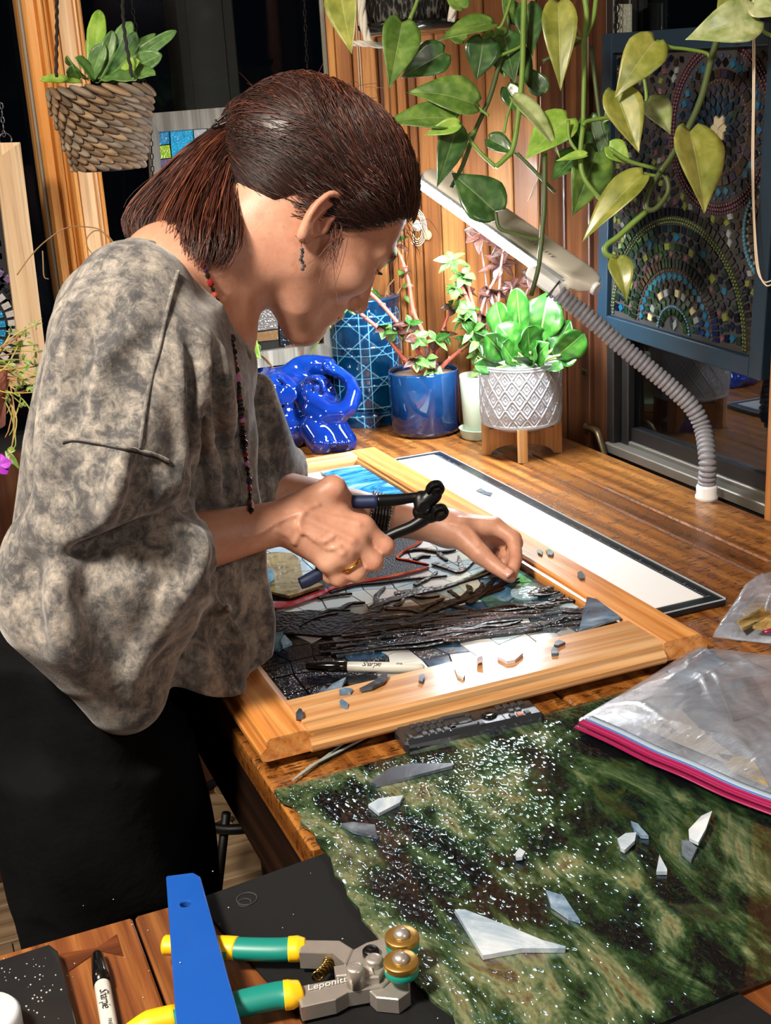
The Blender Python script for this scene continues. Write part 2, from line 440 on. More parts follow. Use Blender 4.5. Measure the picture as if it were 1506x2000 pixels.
# counter: planks along the wall direction
CXL, CXR, CYN = 0.263, 1.158, 0.885
ct = thing('wood_counter', 'rough-sawn glossy brown plank counter under the artwork, running into the corner', 'counter', (0.7, 1.6, FZ))
b = MB(); b.box((CXL + .02, CYN + .01, -.042), (CXR + .02, 2.12, -.032)); part('underframe', b, M_black_gap, ct)
seam_x = [CXL, 0.42, 0.60, 0.78, onz(1030, 905)[0] - .01, 1.045, CXR]
for i in range(6):
    b = MB(); x0, x1 = seam_x[i] + .0012, seam_x[i + 1] - .0012
    ye = 2.395 if x1 < .9 else 2.40 - (x1 - .885)
    b.box((x0, CYN, -.034), (x1, ye, 0.0), bev=.0025); part('plank', b, M_counter, ct)
b = MB(); b.box((CXL + .004, CYN, -.13), (CXL + .03, 2.38, -.034)); part('apron', b, wood('dark_counter_apron', '140a06', '22130b', '331e11', 1, 0.4, 0.9), ct)
for (lx, ly) in ((CXL + .16, CYN + .02), (1.10, CYN + .02), (CXL + .30, 2.30)):
    b = MB(); b.box((lx, ly, FZ), (lx + .06, ly + .06, -.042), bev=.003); part('leg', b, M_pine_dark, ct)

# near table
NT_Y = 0.862
nt = thing('plank_table', 'reddish plank table with a dark bowtie inlay in the foreground', 'table', (0.4, 0.4, FZ))
xs = [-.45, -.25, -.12, onz(262, 1795)[0], 0.19, .40, .60, .80, 1.0]
bowx = onz(192, 1852)[0]; bowy = onz(192, 1852)[1]
for i in range(len(xs) - 1):
    b = MB(); b.box((xs[i] + .0012, 0.10, -.034), (xs[i + 1] - .0012, NT_Y, 0.0), bev=.002); part('plank', b, M_table, nt)
b = MB(); b.box((-.42, .14, -.09), (.97, NT_Y - .03, -.036)); part('apron', b, M_pine_dark, nt)
for lx in (-.40, .90):
    for ly in (.16, NT_Y - .1):
        b = MB(); b.box((lx, ly, FZ), (lx + .06, ly + .06, -.09), bev=.003); part('leg', b, M_pine_dark, nt)
P = lambda x, y: onz(x, y, .001)[:2]
b = MB(); b.prism([P(118, 1862), P(190, 1850), P(192, 1856), P(133, 1897)], -.002, .0008); b.prism([P(190, 1850), P(228, 1824), P(240, 1866), P(192, 1856)], -.002, .0008); part('bowtie_inlay', b, wood('dark_walnut_inlay', '3a1a0c', '52280f', '6d3a1c', 0, 0.4, 1.0), nt)
# ================================================================== SIGNED-DISTANCE SCULPTING
import openvdb
class SDF:
    def __init__(s): s.p = []
    def add(s, fn, lo, hi, k=0.01, op='u'):
        s.p.append((fn, np.array(lo, float) - abs(k) - .004, np.array(hi, float) + abs(k) + .004, k, op)); return s
    def caps(s, pts, rad, k=0.01, op='u', sq=None):
        """chain of round cones; sq = (axis, factor) flattens the distance along an axis"""
        pts = np.asarray(pts, float); m = len(pts)
        rad = np.full(m, rad, float) if np.isscalar(rad) else np.asarray(rad, float)
        ax = nrm(sq[0]) if sq else None; sf = sq[1] if sq else 1.0
        def fn(X):
            d = None
            for i in range(max(1, m - 1)):
                a = pts[i]; b = pts[min(i + 1, m - 1)]; ba = b - a; l2 = ba @ ba + 1e-12
                pa = X - a.astype(np.float32)
                h = np.clip(pa @ ba.astype(np.float32) / l2, 0, 1)
                q = pa - h[..., None] * ba.astype(np.float32)
                if ax is not None:
                    t = q @ ax.astype(np.float32); q = q + (t * (1 / sf - 1))[..., None] * ax.astype(np.float32)
                e = np.sqrt(np.einsum('...i,...i', q, q)) - (rad[i] + h * (rad[min(i + 1, m - 1)] - rad[i]))
                if ax is not None: e = e * min(1.0, sf)
                d = e if d is None else np.minimum(d, e)
            return d
        r = rad.max() * max(1, sf)
        return s.add(fn, pts.min(0) - r, pts.max(0) + r, k, op)
    def ell(s, c, rad, axes=None, k=0.01, op='u'):
        c = np.asarray(c, float); rad = np.asarray(rad, float); A = np.eye(3) if axes is None else np.asarray(axes, float)   # rows = axes
        def fn(X):
            q = (X - c.astype(np.float32)) @ A.T.astype(np.float32)
            k0 = np.sqrt(np.einsum('...i,...i', q / rad.astype(np.float32), q / rad.astype(np.float32)))
            q2 = q / (rad ** 2).astype(np.float32); k1 = np.sqrt(np.einsum('...i,...i', q2, q2)) + 1e-9
            return k0 * (k0 - 1) / k1
        r = rad.max(); return s.add(fn, c - r, c + r, k, op)
    def column(s, zs, cx, cy, rx, ry, k=0.02, op='u', cut=None, wave=None):
        zs, cx, cy, rx, ry = [np.asarray(a, float) for a in (zs, cx, cy, rx, ry)]
        o = np.argsort(zs); zs, cx, cy, rx, ry = zs[o], cx[o], cy[o], rx[o], ry[o]
        def fn(X):
            x, y, z = X[..., 0], X[..., 1], X[..., 2]
            zc = np.clip(z, zs[0], zs[-1])
            a = np.interp(zc, zs, cx); b = np.interp(zc, zs, cy); p = np.interp(zc, zs, rx); q = np.interp(zc, zs, ry)
            u, v = (x - a) / p, (y - b) / q
            rr = np.sqrt(u * u + v * v) + 1e-6
            w = 0.0 if wave is None else wave(np.arctan2(v, u), z)
            d = (rr - 1) * np.minimum(p, q) - w
            d = np.maximum(d, z - zs[-1]); d = np.maximum(d, (zs[0] if cut is None else cut(x, y)) - z)
            return d.astype(np.float32)
        lo = (min(cx - rx) - .03, min(cy - ry) - .03, zs[0] - .12); hi = (max(cx + rx) + .03, max(cy + ry) + .03, zs[-1] + .01)
        return s.add(fn, lo, hi, k, op)
    @staticmethod
    def comb(d, e, k, op):
        if op == 'u':
            if k <= 0: return np.minimum(d, e)
            h = np.maximum(k - np.abs(d - e), 0) / k; return np.minimum(d, e) - h * h * k * .25
        if op == 's':
            if k <= 0: return np.maximum(d, -e)
            h = np.maximum(k - np.abs(d + e), 0) / k; return np.maximum(d, -e) + h * h * k * .25
        if op == 'add': return d + e        # displacement
    def ev(s, X, prims=None):
        d = np.full(X.shape[:-1], 0.2, np.float32)
        for fn, lo, hi, k, op in (prims if prims is not None else s.p): d = s.comb(d, fn(X), k, op)
        return d
    def mesh(s, vox, B=36, adapt=0.0):
        U = [p for p in s.p if p[4] == 'u']
        lo = np.min([p[1] for p in U], 0); hi = np.max([p[2] for p in U], 0)
        nb = np.ceil((hi - lo) / vox / B).astype(int)
        I = np.stack(np.meshgrid(*[np.arange(n) for n in nb], indexing='ij'), -1).reshape(-1, 3)
        blo = lo + I * (B * vox); half = B * vox / 2
        LO = np.array([p[1] for p in s.p]); HI = np.array([p[2] for p in s.p])
        g = openvdb.FloatGrid(0.03)
        ar = np.arange(B, dtype=np.float32)
        base = np.stack(np.meshgrid(ar, ar, ar, indexing='ij'), -1) * np.float32(vox)
        for i, b in zip(I, blo):
            sel = np.all((LO < b + 2 * half) & (HI > b), axis=1)
            P = [p for p, q in zip(s.p, sel) if q]
            if not any(p[4] == 'u' for p in P): continue
            dc = float(s.ev((b + half)[None].astype(np.float32), P)[0])
            if dc > half * 1.75 * 1.6 + .01: continue
            if dc < -(half * 1.75 * 1.6 + .01): g.fill(tuple(int(x) for x in i * B), tuple(int(x) for x in i * B + B - 1), -0.03); continue
            d = np.clip(s.ev(base + b.astype(np.float32), P), -.03, .03)
            if d.min() > .029: continue
            g.copyFromArray(np.ascontiguousarray(d, np.float32), ijk=tuple(int(x) for x in i * B))
        pts, tris, quads = g.convertToPolygons(isovalue=0.0, adaptivity=adapt)
        pts = pts.astype(float) * vox + lo
        mb = MB(); mb.v = [pts]; mb.n = len(pts)
        mb.f = [tuple(int(j) for j in t[::-1]) for t in tris] + [tuple(int(j) for j in q[::-1]) for q in quads]; mb.m = [0] * len(mb.f)
        return mb
    def hit(s, px, dmin=0.9, dmax=1.9, n=44):
        """where the camera rays of these photo pixels first meet the surface"""
        px = np.asarray(px, float).reshape(-1, 2)
        D = np.array([ray(*p) for p in px]); L = np.linalg.norm(D, axis=1)
        t = np.full(len(px), dmin)
        for _ in range(n):
            X = (np.array([0, 0, CAM_H]) + D * t[:, None]).astype(np.float32)
            t = np.minimum(t + np.clip(s.ev(X), -.01, .03) / L * .8, dmax)
        return np.array([0, 0, CAM_H]) + D * t[:, None]
def smooth_mesh(mb, it=2, f=0.5):
    V = mb.verts(); n = len(V); E = set()
    a = []; b = []
    for fc in mb.f:
        for i in range(len(fc)): a.append(fc[i]); b.append(fc[(i + 1) % len(fc)])
    a = np.array(a); b = np.array(b)
    cnt = np.bincount(a, minlength=n) + np.bincount(b, minlength=n)
    for _ in range(it):
        s_ = np.zeros_like(V)
        for c in range(3): s_[:, c] = np.bincount(a, V[b, c], n) + np.bincount(b, V[a, c], n)
        V = V + f * (s_ / np.maximum(cnt, 1)[:, None] - V)
    mb.v = [V]; return mb

# ================================================================== THE WOMAN
def cdir(x, y, z): return R @ np.array([x, y, z], float)
hF = nrm(cdir(.65, -.545, -.53)); hU = cdir(.643, .766, 0); hU = nrm(hU - hF * (hU @ hF)); hR = np.cross(hF, hU)
HO = at(600, 430, 1.36) - hR * 0.0                        # head centre, between the ears
HA = np.stack([hF, hU, hR])
def hp(f, u, r): return HO + (hF * f + hU * u + hR * r) * 0.001
body = SDF()
mm = lambda *a: np.array(a, float) * .001
# --- head
body.ell(hp(-4, 42, 0), mm(98, 90, 75), HA, .01)
body.ell(hp(36, -18, 0), mm(57, 78, 60), HA, .03)
body.ell(hp(-45, 5, 0), mm(52, 62, 58), HA, .03)
for s_ in (-1, 1):
    body.caps([hp(8, -52, 50 * s_), hp(40, -76, 36 * s_), hp(76, -91, 9 * s_)], [.017, .016, .015], .03)
    body.ell(hp(62, -14, 44 * s_), mm(24, 20, 20), HA, .022)
    body.caps([hp(91, 24, 12 * s_), hp(86, 30, 32 * s_), hp(70, 25, 50 * s_)], [.008, .009, .007], .014)
body.ell(hp(80, -90, 0), mm(17, 15, 18), HA, .018)
body.ell(hp(82, -55, 0), mm(19, 24, 30), HA, .02)
for s_ in (-1, 1):
    body.ell(hp(99, 7, 33 * s_), mm(15, 11, 17), HA, .014, 's')
    body.ell(hp(79, 7, 32 * s_), mm(12.5, 12.5, 12.5), HA, .003)
    body.caps([hp(84, 15, 18 * s_), hp(90, 17, 32 * s_), hp(80, 13, 46 * s_)], .0028, .004)
    body.caps([hp(85, 0, 19 * s_), hp(87, -3, 32 * s_), hp(79, 1, 45 * s_)], .0026, .004)
# nose
body.caps([hp(90, 18, 0), hp(100, 2, 0), hp(112, -24, 0)], [.0075, .0085, .0095], .012)
body.ell(hp(114, -30, 0), mm(10, 9, 10), HA, .008)
for s_ in (-1, 1):
    body.ell(hp(103, -34, 11 * s_), mm(10, 8, 7.5), HA, .006)
    body.ell(hp(106, -41, 6 * s_), mm(5, 4, 3), HA, .003, 's')
# mouth
body.caps([hp(97, -55, -16), hp(103, -52, -5), hp(102, -53, 0), hp(103, -52, 5), hp(97, -55, 16)], [.003, .0048, .0045, .0048, .003], .006)
body.caps([hp(95, -62, -15), hp(100, -64, 0), hp(95, -62, 15)], [.003, .0058, .003], .006)
body.caps([hp(93, -58, -23), hp(104, -58.5, 0), hp(93, -58, 23)], .0012, .004, 's')
body.caps([hp(100, -44, 0), hp(101, -48, 0)], .0022, .006, 's')
body.caps([hp(93, -74, -12), hp(95, -75, 0), hp(93, -74, 12)], .004, .012, 's')
# --- neck, chest and hidden trunk
NB = at(385, 575, 1.335)
NKT = hp(-28, -30, 0)
body.caps([NB, NB * .5 + NKT * .5, NKT], [.062, .056, .058], .03)
body.caps([hp(-8, -42, 48), NB * .45 + hp(-8, -42, 48) * .55 + hR * .004, at(452, 640, 1.335)], [.013, .012, .009], .022)     # neck muscle
C7 = at(322, 512, 1.30)
body.caps([C7, NKT + hU * -.01], [.04, .045], .03)
SHR, SHL = V3(.215, 1.135, .405), V3(.300, 1.475, .390)
for sh in (SHR, SHL):
    body.caps([C7 * .8 + NB * .2 + V3(0, 0, -.02), sh], [.050, .045], .03)
    body.caps([NB + V3(.0, 0, -.05), sh + V3(.01, 0, -.02)], [.05, .045], .03)
body.column([-.06, .05, .15, .25, .33, .41], [.14, .165, .20, .235, .255, .27], [1.31] * 6, [.09, .08, .075, .08, .075, .055], [.145, .12, .11, .115, .12, .085], .03)
# legs under the trousers
HPx = .135
for s_, dx in ((-1, .0), (1, .03)):
    hipp = V3(HPx, 1.31 + .085 * s_, -.06); kn = V3(HPx + .03 + dx, 1.31 + .10 * s_, -.44); an = V3(HPx - .02 + dx, 1.31 + .11 * s_, -.83)
    body.caps([hipp, kn, an], [.085, .058, .038], .03)
    body.caps([an + V3(-.04, 0, -.025), an + V3(.06, .0 * s_, -.03), an + V3(.14, .01 * s_, -.045)], [.03, .032, .022], .02)
# --- right arm (nearer), holding the nippers
ELR = at(136, 1116, 1.165); WRR = at(568, 1016, 1.255)
body.caps([SHR + V3(.012, 0, 0), ELR], [.040, .035], .02)
fa = ELR * .55 + WRR * .45
body.caps([ELR, ELR * .7 + WRR * .3, fa, ELR * .2 + WRR * .8, WRR], [.034, .037, .033, .0245, .0225], .012)
def chain(sdf, J, rad, k): sdf.caps(J, rad, k)
PX = lambda L: [at(*q) for q in L]
RI = PX([(708, 1030, 1.262), (752, 1067, 1.268), (722, 1080, 1.293), (692, 1064, 1.303)])
RM = PX([(692, 1058, 1.254), (730, 1097, 1.260), (702, 1106, 1.288), (670, 1088, 1.300)])
RR_ = PX([(669, 1082, 1.248), (697, 1120, 1.256), (674, 1124, 1.280), (648, 1106, 1.293)])
RP = PX([(643, 1098, 1.248), (662, 1130, 1.256), (646, 1130, 1.272), (626, 1114, 1.283)])
RT = PX([(600, 985, 1.262), (650, 954, 1.262), (680, 985, 1.292), (704, 1008, 1.308)])
for J, r0 in ((RI, .0098), (RM, .0098), (RR_, .0094), (RP, .0082)):
    body.caps([WRR * .86 + J[0] * .14, J[0]], [.0165, r0 * 1.12], .016)
for J, r0 in ((RI, .0095), (RM, .0094), (RR_, .0089), (RP, .0080)):
    body.caps(J, [r0 * 1.12, r0, r0 * .88, r0 * .78], .004)
    body.ell(J[0], [r0 * 1.25] * 3, None, .008); body.ell(J[1], [r0 * 1.07] * 3, None, .004)
body.caps([WRR * .75 + RT[0] * .25, RT[0], RT[1]], [.017, .0155, .0135], .014)
body.caps(RT[1:], [.0128, .0105, .0088], .006)
body.caps(PX([(610, 1000, 1.270), (660, 1010, 1.272), (690, 1035, 1.272)]), [.016, .013, .010], .016)     # the web and the palm's fill
body.caps(PX([(600, 1050, 1.262), (640, 1085, 1.266)]), [.016, .014], .016)
# tendons and veins on the back of that hand
vein = lambda L, r, k=.003: body.caps(body.hit(spline([q for q in L], 4), 1.0, 1.4), r, k)
_L = [[(585, 1000), (640, 1010), (700, 1024)], [(590, 1012), (645, 1035), (690, 1056)], [(585, 1030), (635, 1055), (668, 1080)]]
_hv = [body.hit(spline(q, 4), 1.0, 1.4) for q in _L]
for q in _hv: body.caps(q, .0022, .006)
_V = [[(575, 1062), (590, 1040), (612, 1052), (632, 1058), (650, 1048)], [(590, 1040), (584, 1020), (600, 995), (622, 985)], [(612, 1052), (640, 1072), (664, 1066)], [(540, 1035), (562, 1046), (575, 1062)], [(480, 1050), (510, 1040), (545, 1018), (590, 1000)]]
_hv = [body.hit(spline(q, 4), 1.0, 1.4) + nrm(-ray(600, 1040)) * .0004 for q in _V]
for q in _hv: body.caps(q, .0015, .003)
# --- left arm (further), laying a shard
ELL = V3(.375, 1.475, .155); WRL = at(866, 1030, 1.585)
body.caps([SHL, ELL], [.046, .038], .02)
body.caps([ELL, ELL * .6 + WRL * .4, ELL * .2 + WRL * .8, WRL], [.038, .033, .0235, .0215], .012)
TIP = onz(998, 1128, .040); dT = depth(TIP)
LI = PX([(966, 1026, 1.588), (1003, 1052, 1.578), (1008, 1090, 1.560)]) + [TIP]
LM = PX([(972, 1036, 1.606), (1006, 1060, 1.602), (1000, 1092, 1.590), (985, 1100, 1.578)])
LR = PX([(962, 1046, 1.622), (992, 1068, 1.620), (984, 1094, 1.606), (968, 1098, 1.596)])
LP = PX([(948, 1054, 1.634), (974, 1078, 1.634), (966, 1096, 1.622), (952, 1098, 1.612)])
LT = PX([(896, 1042, 1.572), (938, 1082, 1.552), (962, 1102, 1.545), (990, 1122, dT - .004)])
for J, r0 in ((LI, .0096), (LM, .0096), (LR, .0092), (LP, .0080)):
    body.caps([WRL * .86 + J[0] * .14, J[0]], [.0165, r0 * 1.15], .016)
    body.caps(J, [r0 * 1.1, r0, r0 * .88, r0 * .74], .004)
    body.ell(J[1], [r0 * 1.08] * 3, None, .004)
body.caps([WRL, LT[0], LT[1]], [.019, .018, .0128], .014)
body.caps(LT[1:], [.0122, .0108, .0085], .005)
_V = [[(880, 1022), (915, 1032), (935, 1060)], [(900, 1012), (940, 1016), (966, 1020)]]
_hv = [body.hit(spline(q, 4), 1.2, 1.8) for q in _V]
for q in _hv: body.caps(q, .0016, .004)

# --- ear on the near side: helix rim, concha hollow, lobe
EC = body.hit([(618, 426)], 1.1, 1.5)[0]
eF = nrm(hF * .96 - hR * .28); eU = nrm(hU * .97 - hF * .22); eU = nrm(eU - eF * (eU @ eF)); eN = np.cross(eF, eU)
ep = lambda f, u, r=0: EC + (eF * f + eU * u + eN * r) * .001
EA = np.stack([eF, eU, eN])
body.ell(ep(-2, 3, 5), mm(17, 29, 7), EA, .006)
body.ell(ep(-3, -22, 6), mm(9, 11, 5), EA, .006)
body.ell(ep(2, -2, 13), mm(9, 13, 8), EA, .005, 's')
body.ell(ep(0, 16, 14), mm(10, 8, 6), EA, .004, 's')
body.caps(spline([ep(7, 2, 8), ep(10, 14, 9), ep(7, 26, 10), ep(-4, 31, 11), ep(-15, 24, 12), ep(-19, 9, 12), ep(-17, -6, 11), ep(-11, -17, 9), ep(-6, -25, 8)], 4), .0036, .004)
body.caps(spline([ep(-1, 22, 9), ep(-8, 12, 11), ep(-10, 0, 11), ep(-7, -11, 10), ep(2, -14, 9)], 4), .0030, .004)
body.ell(ep(11, -4, 8), mm(4.5, 7, 4), EA, .004)
bm_ = body.mesh(.002)
smooth_mesh(bm_, 2, .45)

def skin_mat():
    t = NT('skin'); v = t.coords()
    a = t.noise(v, 22, 4, .6); b = t.noise(v, 160, 3, .6)
    c = t.ramp(a, [(.3, 'b98468'), (.5, 'c8937a'), (.72, 'd6a68b')])
    c = t.mix(t.math('MULTIPLY', t.ramp(b, [(.55, 0.0), (.75, 1.0)]), .25), c, 'a8684e')
    at_ = t.n('ShaderNodeAttribute', attribute_name='flush'); c = t.mix(at_.outputs['Fac'], c, 'b4604c')
    t.color(c); t.set(Roughness=.46)
    t.b.inputs['Subsurface Weight'].default_value = .12; t.b.inputs['Subsurface Radius'].default_value = (.008, .003, .0015); t.b.inputs['Subsurface Scale'].default_value = 1.0
    vz = t.n('ShaderNodeTexVoronoi', feature='DISTANCE_TO_EDGE'); vz.inputs['Scale'].default_value = 420; t.l(v, vz.inputs['Vector'])
    t.bump(t.math('ADD', vz.outputs['Distance'], t.math('MULTIPLY', b, .6)), .25, .0006)
    return t.m
M_skin = skin_mat()
PB = V3(.15, 1.31, FZ)
person = part('person', bm_, M_skin, None, smooth=True, loc=PB)
tag(person, 'woman bent over the artwork in grey bleached top and black trousers, holding wheeled nippers', 'person')
# flushed lips, ear and knuckles
V = bm_.verts(); fl_ = np.zeros(len(V))
for c_, rr, am in ((hp(99, -58, 0), .017, .8), (EC + eN * .01 + eU * .012, .03, .5), (RI[1], .014, .35), (RM[1], .014, .35), (RI[0], .014, .3), (RM[0], .014, .3), (LI[1], .014, .4), (LI[3], .016, .4), (LT[3], .016, .3), (LI[2], .014, .3)):
    d = np.linalg.norm(V - c_, axis=1); fl_ = np.maximum(fl_, am * np.clip(1.6 - 1.6 * d / rr, 0, 1))
at_ = person.data.attributes.new('flush', 'FLOAT', 'POINT'); at_.data.foreach_set('value', fl_.astype(np.float32))
# ------------------------------------------------------------------ shirt
YS = 1.30
def sec(rows, y=YS):
    z, c, r = [], [], []
    for (py, xb, xf) in rows:
        a = ony(xb, py, y); b = ony(xf, py, y); z.append((a[2] + b[2]) / 2); c.append((a[0] + b[0]) / 2); r.append((b[0] - a[0]) / 2)
    return z, c, r
zz, cc, rr = sec([(520, 290, 380), (570, 190, 430), (640, 130, 450), (730, 92, 472), (850, 66, 486), (1000, 46, 494), (1100, 30, 504), (1200, 16, 516), (1300, 8, 524), (1400, 0, 524), (1500, 0, 524)])
ryy = [.10, .155, .175, .175, .17, .172, .178, .185, .19, .19, .19]
zz = np.array(zz); hb, hf_, hn = ony(-6, 1268, 1.34), ony(520, 1288, 1.30), ony(330, 1345, 1.125)
hn_n = np.cross(hf_ - hb, hn - hb); hn_n /= hn_n[2]
dip = ony(240, 1400, 1.12)
def hem(x, y):
    z = hb[2] - (hn_n[0] * (x - hb[0]) + hn_n[1] * (y - hb[1]))
    z = z + np.clip((x - .235) / .03, 0, 1) * np.maximum(.038 - z, 0)
    return z - .055 * np.exp(-((x - dip[0]) / .035) ** 2) * np.clip((1.25 - y) / .12, 0, 1) + .010 * np.sin(x * 38 + 1.0) * np.clip((1.27 - y) / .1, 0, 1)
def drape(t, z):
    lo = np.clip((.42 - z) / .30, 0, 1)
    return lo * (.006 * np.sin(t * 9 + z * 6) + .004 * np.sin(t * 17 - z * 9 + 1)) + .002 * np.sin(z * 60 + t * 6)
shirt = SDF()
shirt.caps(PX([(212, 620, 1.22), (176, 740, 1.24), (146, 880, 1.26), (130, 1020, 1.29), (112, 1150, 1.31)]), [.050, .052, .052, .054, .056], .03)
shirt.column(zz, cc, [1.305] * len(cc), rr, ryy, .03, cut=hem, wave=drape)
for sh, dz in ((SHR, .02), (SHL, .01)):
    shirt.caps([C7 + V3(-.015, 0, -.035), sh + V3(-.015, 0, dz - .012)], [.055, .068], .04)
    shirt.caps([NB + V3(-.02, 0, -.07), sh + V3(.01, 0, -.03)], [.062, .070], .04)
# near sleeve: a drop-shoulder upper part that overhangs a gathered lower part, rolled to mid-forearm
CUF = at(386, 1083, 1.185)
upper = SDF()
upper.caps(PX([(262, 590, 1.150), (240, 680, 1.130), (230, 800, 1.112), (216, 930, 1.108), (176, 1050, 1.118), (130, 1090, 1.14)]), [.058, .055, .056, .060, .062, .058], .02)
upper.caps(PX([(300, 880, 1.140), (296, 960, 1.135)]), [.032, .034], .03)
_q = upper.hit([(322, 984), (206, 1026), (128, 1062)], .9, 1.5); _n = np.cross(_q[2] - _q[0], ray(215, 1025)); _n = nrm(_n); _n = _n if _n[2] < 0 else -_n
_n = nrm(_n + nrm(ray(215, 1025)) * -.25); _p0 = _q.mean(0)
upper.add(lambda X: (-((X - _p0.astype(np.float32)) @ _n.astype(np.float32))).astype(np.float32), _p0 - .3, _p0 + .3, .022, 's')
lower = SDF()
lower.caps(PX([(150, 1100, 1.150), (200, 1100, 1.155), (280, 1090, 1.165)]), [.056, .058, .056], .02)
lower.caps(PX([(280, 1090, 1.165), (340, 1086, 1.178), (392, 1082, 1.190)]), [.056, .055, .050], .02)
lower.caps(PX([(120, 1180, 1.14), (190, 1270, 1.17), (240, 1360, 1.20)]), [.058, .050, .036], .05)           # the slack under the arm hanging to the hem
lower.caps(PX([(330, 1150, 1.19), (300, 1230, 1.21), (250, 1330, 1.215)]), [.040, .034, .030], .04)
lower.caps(PX([(262, 1040, 1.118), (290, 1046, 1.122), (316, 1040, 1.130)]), [.018, .022, .018], .012)
lower.caps(PX([(330, 1040, 1.135), (350, 1080, 1.135), (345, 1120, 1.142)]), [.020, .024, .020], .018)
for sub_, k__ in ((lower, .014), (upper, .012)):
    LOs = np.min([p[1] for p in sub_.p if p[4] == 'u'], 0); HIs = np.max([p[2] for p in sub_.p if p[4] == 'u'], 0)
    shirt.add((lambda S_: (lambda X: S_.ev(X)))(sub_), LOs, HIs, k__)
# far sleeve
CUFL = at(566, 945, 1.66)
shirt.caps([SHL, SHL * .4 + ELL * .6 + V3(.0, 0, 0), ELL], [.070, .072, .066], .03)
shirt.caps([ELL, CUFL], [.064, .048], .02)
shirt.caps([at(505, 760, 1.50), at(525, 860, 1.56), at(530, 920, 1.62)], [.020, .030, .040], .03)
# neck opening
nax = nrm(NKT - NB)
op_c = NB + nax * .0
shirt.caps([NB + V3(-.012, 0, .006) - nax * .012, NB + nax * .16 + V3(0, 0, .03)], [.068, .082], .012, 's')
shirt.caps([at(446, 628, 1.335), at(500, 520, 1.335)], [.030, .05], .010, 's')
shirt.caps([at(372, 498, 1.262), at(412, 555, 1.262), at(440, 618, 1.290), at(462, 640, 1.33)], [.030, .034, .034, .030], .008, 's')
# inside of the cuffs
axc = nrm(WRR - ELR)
shirt.caps([CUF + axc * .045, CUF + axc * .14], [.058, .08], .006, 's')
shirt.caps([CUF + axc * .020, CUF + axc * .07], [.036, .040], .006, 's')
axl = nrm(WRL - ELL)
shirt.caps([CUFL + axl * .03, CUFL + axl * .12], [.05, .07], .006, 's'); shirt.caps([CUFL + axl * .0, CUFL + axl * .06], [.034, .036], .006, 's')
# folds sculpted where the photograph shows them: (pixels, radius, blend, ridge or crease)
def sculpt(L):
    H = [shirt.hit(spline(q[0], 5), .9, 1.8) for q in L]
    for h_, q in zip(H, L):
        m = len(h_); tp = np.sin(np.linspace(.12, PI - .12, m)) ** .6
        v = np.array([nrm(p - np.array([0, 0, CAM_H])) for p in h_])
        off = q[4] if len(q) > 4 else 0.0
        shirt.caps(h_ + v * off, q[1] * tp + .0008, q[2], q[3])
sculpt([
    # crease between back and sleeve, and the soft fold beside it
    ([(200, 600), (170, 645), (158, 693), (145, 790), (128, 850)], .009, .014, 's', .002), ([(120, 700), (104, 800), (90, 900)], .009, .035, 'u', .004), ([(150, 880), (120, 960), (92, 1040)], .008, .03, 's', .002),
    # folds under the overhang and at the cuff
    ([(318, 1016), (250, 1040), (190, 1062), (140, 1080)], .010, .010, 's', .003), ([(322, 1060), (326, 1100), (312, 1150)], .008, .014, 's'), ([(366, 1046), (372, 1080), (362, 1112), (345, 1150)], .008, .012, 's'), ([(300, 1062), (280, 1090), (240, 1110)], .007, .016, 's'),
    ([(372, 1036), (392, 1050), (398, 1085), (390, 1122)], .006, .008, 'u', .001),
    # side line of the drape down to the hem
    ([(390, 1138), (350, 1192), (310, 1250), (284, 1292), (272, 1345)], .006, .006, 's', .001), ([(378, 1130), (336, 1186), (296, 1244), (266, 1290), (256, 1350)], .011, .016, 'u', .004),
    ([(190, 1110), (172, 1160), (192, 1225), (226, 1285)], .010, .03, 's'), ([(110, 1120), (92, 1180), (120, 1245), (170, 1300)], .012, .03, 'u', .005), ([(60, 1120), (52, 1180), (70, 1240)], .010, .03, 's'),
    # vertical drapes of the front
    ([(356, 690), (362, 780), (354, 870), (346, 960)], .009, .012, 'u', .001), ([(374, 680), (380, 780), (366, 890), (360, 990)], .009, .013, 's', .001), ([(386, 650), (394, 760), (384, 880), (372, 1000)], .008, .011, 'u', .001), ([(398, 690), (406, 790), (400, 900), (392, 1000)], .009, .013, 's', .001),
    ([(404, 660), (412, 800), (416, 900), (424, 1010)], .008, .011, 'u', .001), ([(420, 700), (430, 830), (438, 960)], .010, .014, 's', .001), ([(432, 690), (448, 800), (458, 900), (466, 1000)], .008, .012, 'u', .001), ([(455, 760), (466, 860), (474, 960)], .007, .012, 's'),
    ([(400, 1146), (430, 1176), (458, 1222), (478, 1290)], .008, .014, 'u', .001), ([(420, 1136), (456, 1172), (482, 1240)], .010, .014, 's'), ([(410, 1180), (425, 1230), (430, 1300)], .008, .02, 's'),
    # pulls on the near shoulder and upper sleeve
    ([(262, 700), (225, 750), (190, 810)], .006, .02, 's', .001), ([(285, 740), (245, 800), (215, 850)], .006, .02, 's', .001), ([(300, 650), (262, 700), (236, 730)], .005, .02, 's', .001),
    ([(268, 895), (256, 945), (236, 1000)], .008, .02, 's', .001), ([(236, 890), (222, 950), (206, 1005)], .008, .022, 'u', .003), ([(306, 910), (300, 950), (286, 990)], .008, .014, 's', .001), ([(190, 885), (172, 960), (156, 1030)], .007, .022, 's', .001), ([(210, 600), (195, 640)], .006, .03, 's'),
])
# neckline: cut open down to the skin
for h_ in (body.hit([(352, 500), (380, 555), (408, 615), (440, 655)], 1.0, 1.6),): shirt.caps(h_, [.026, .034, .036, .032], .006, 's')
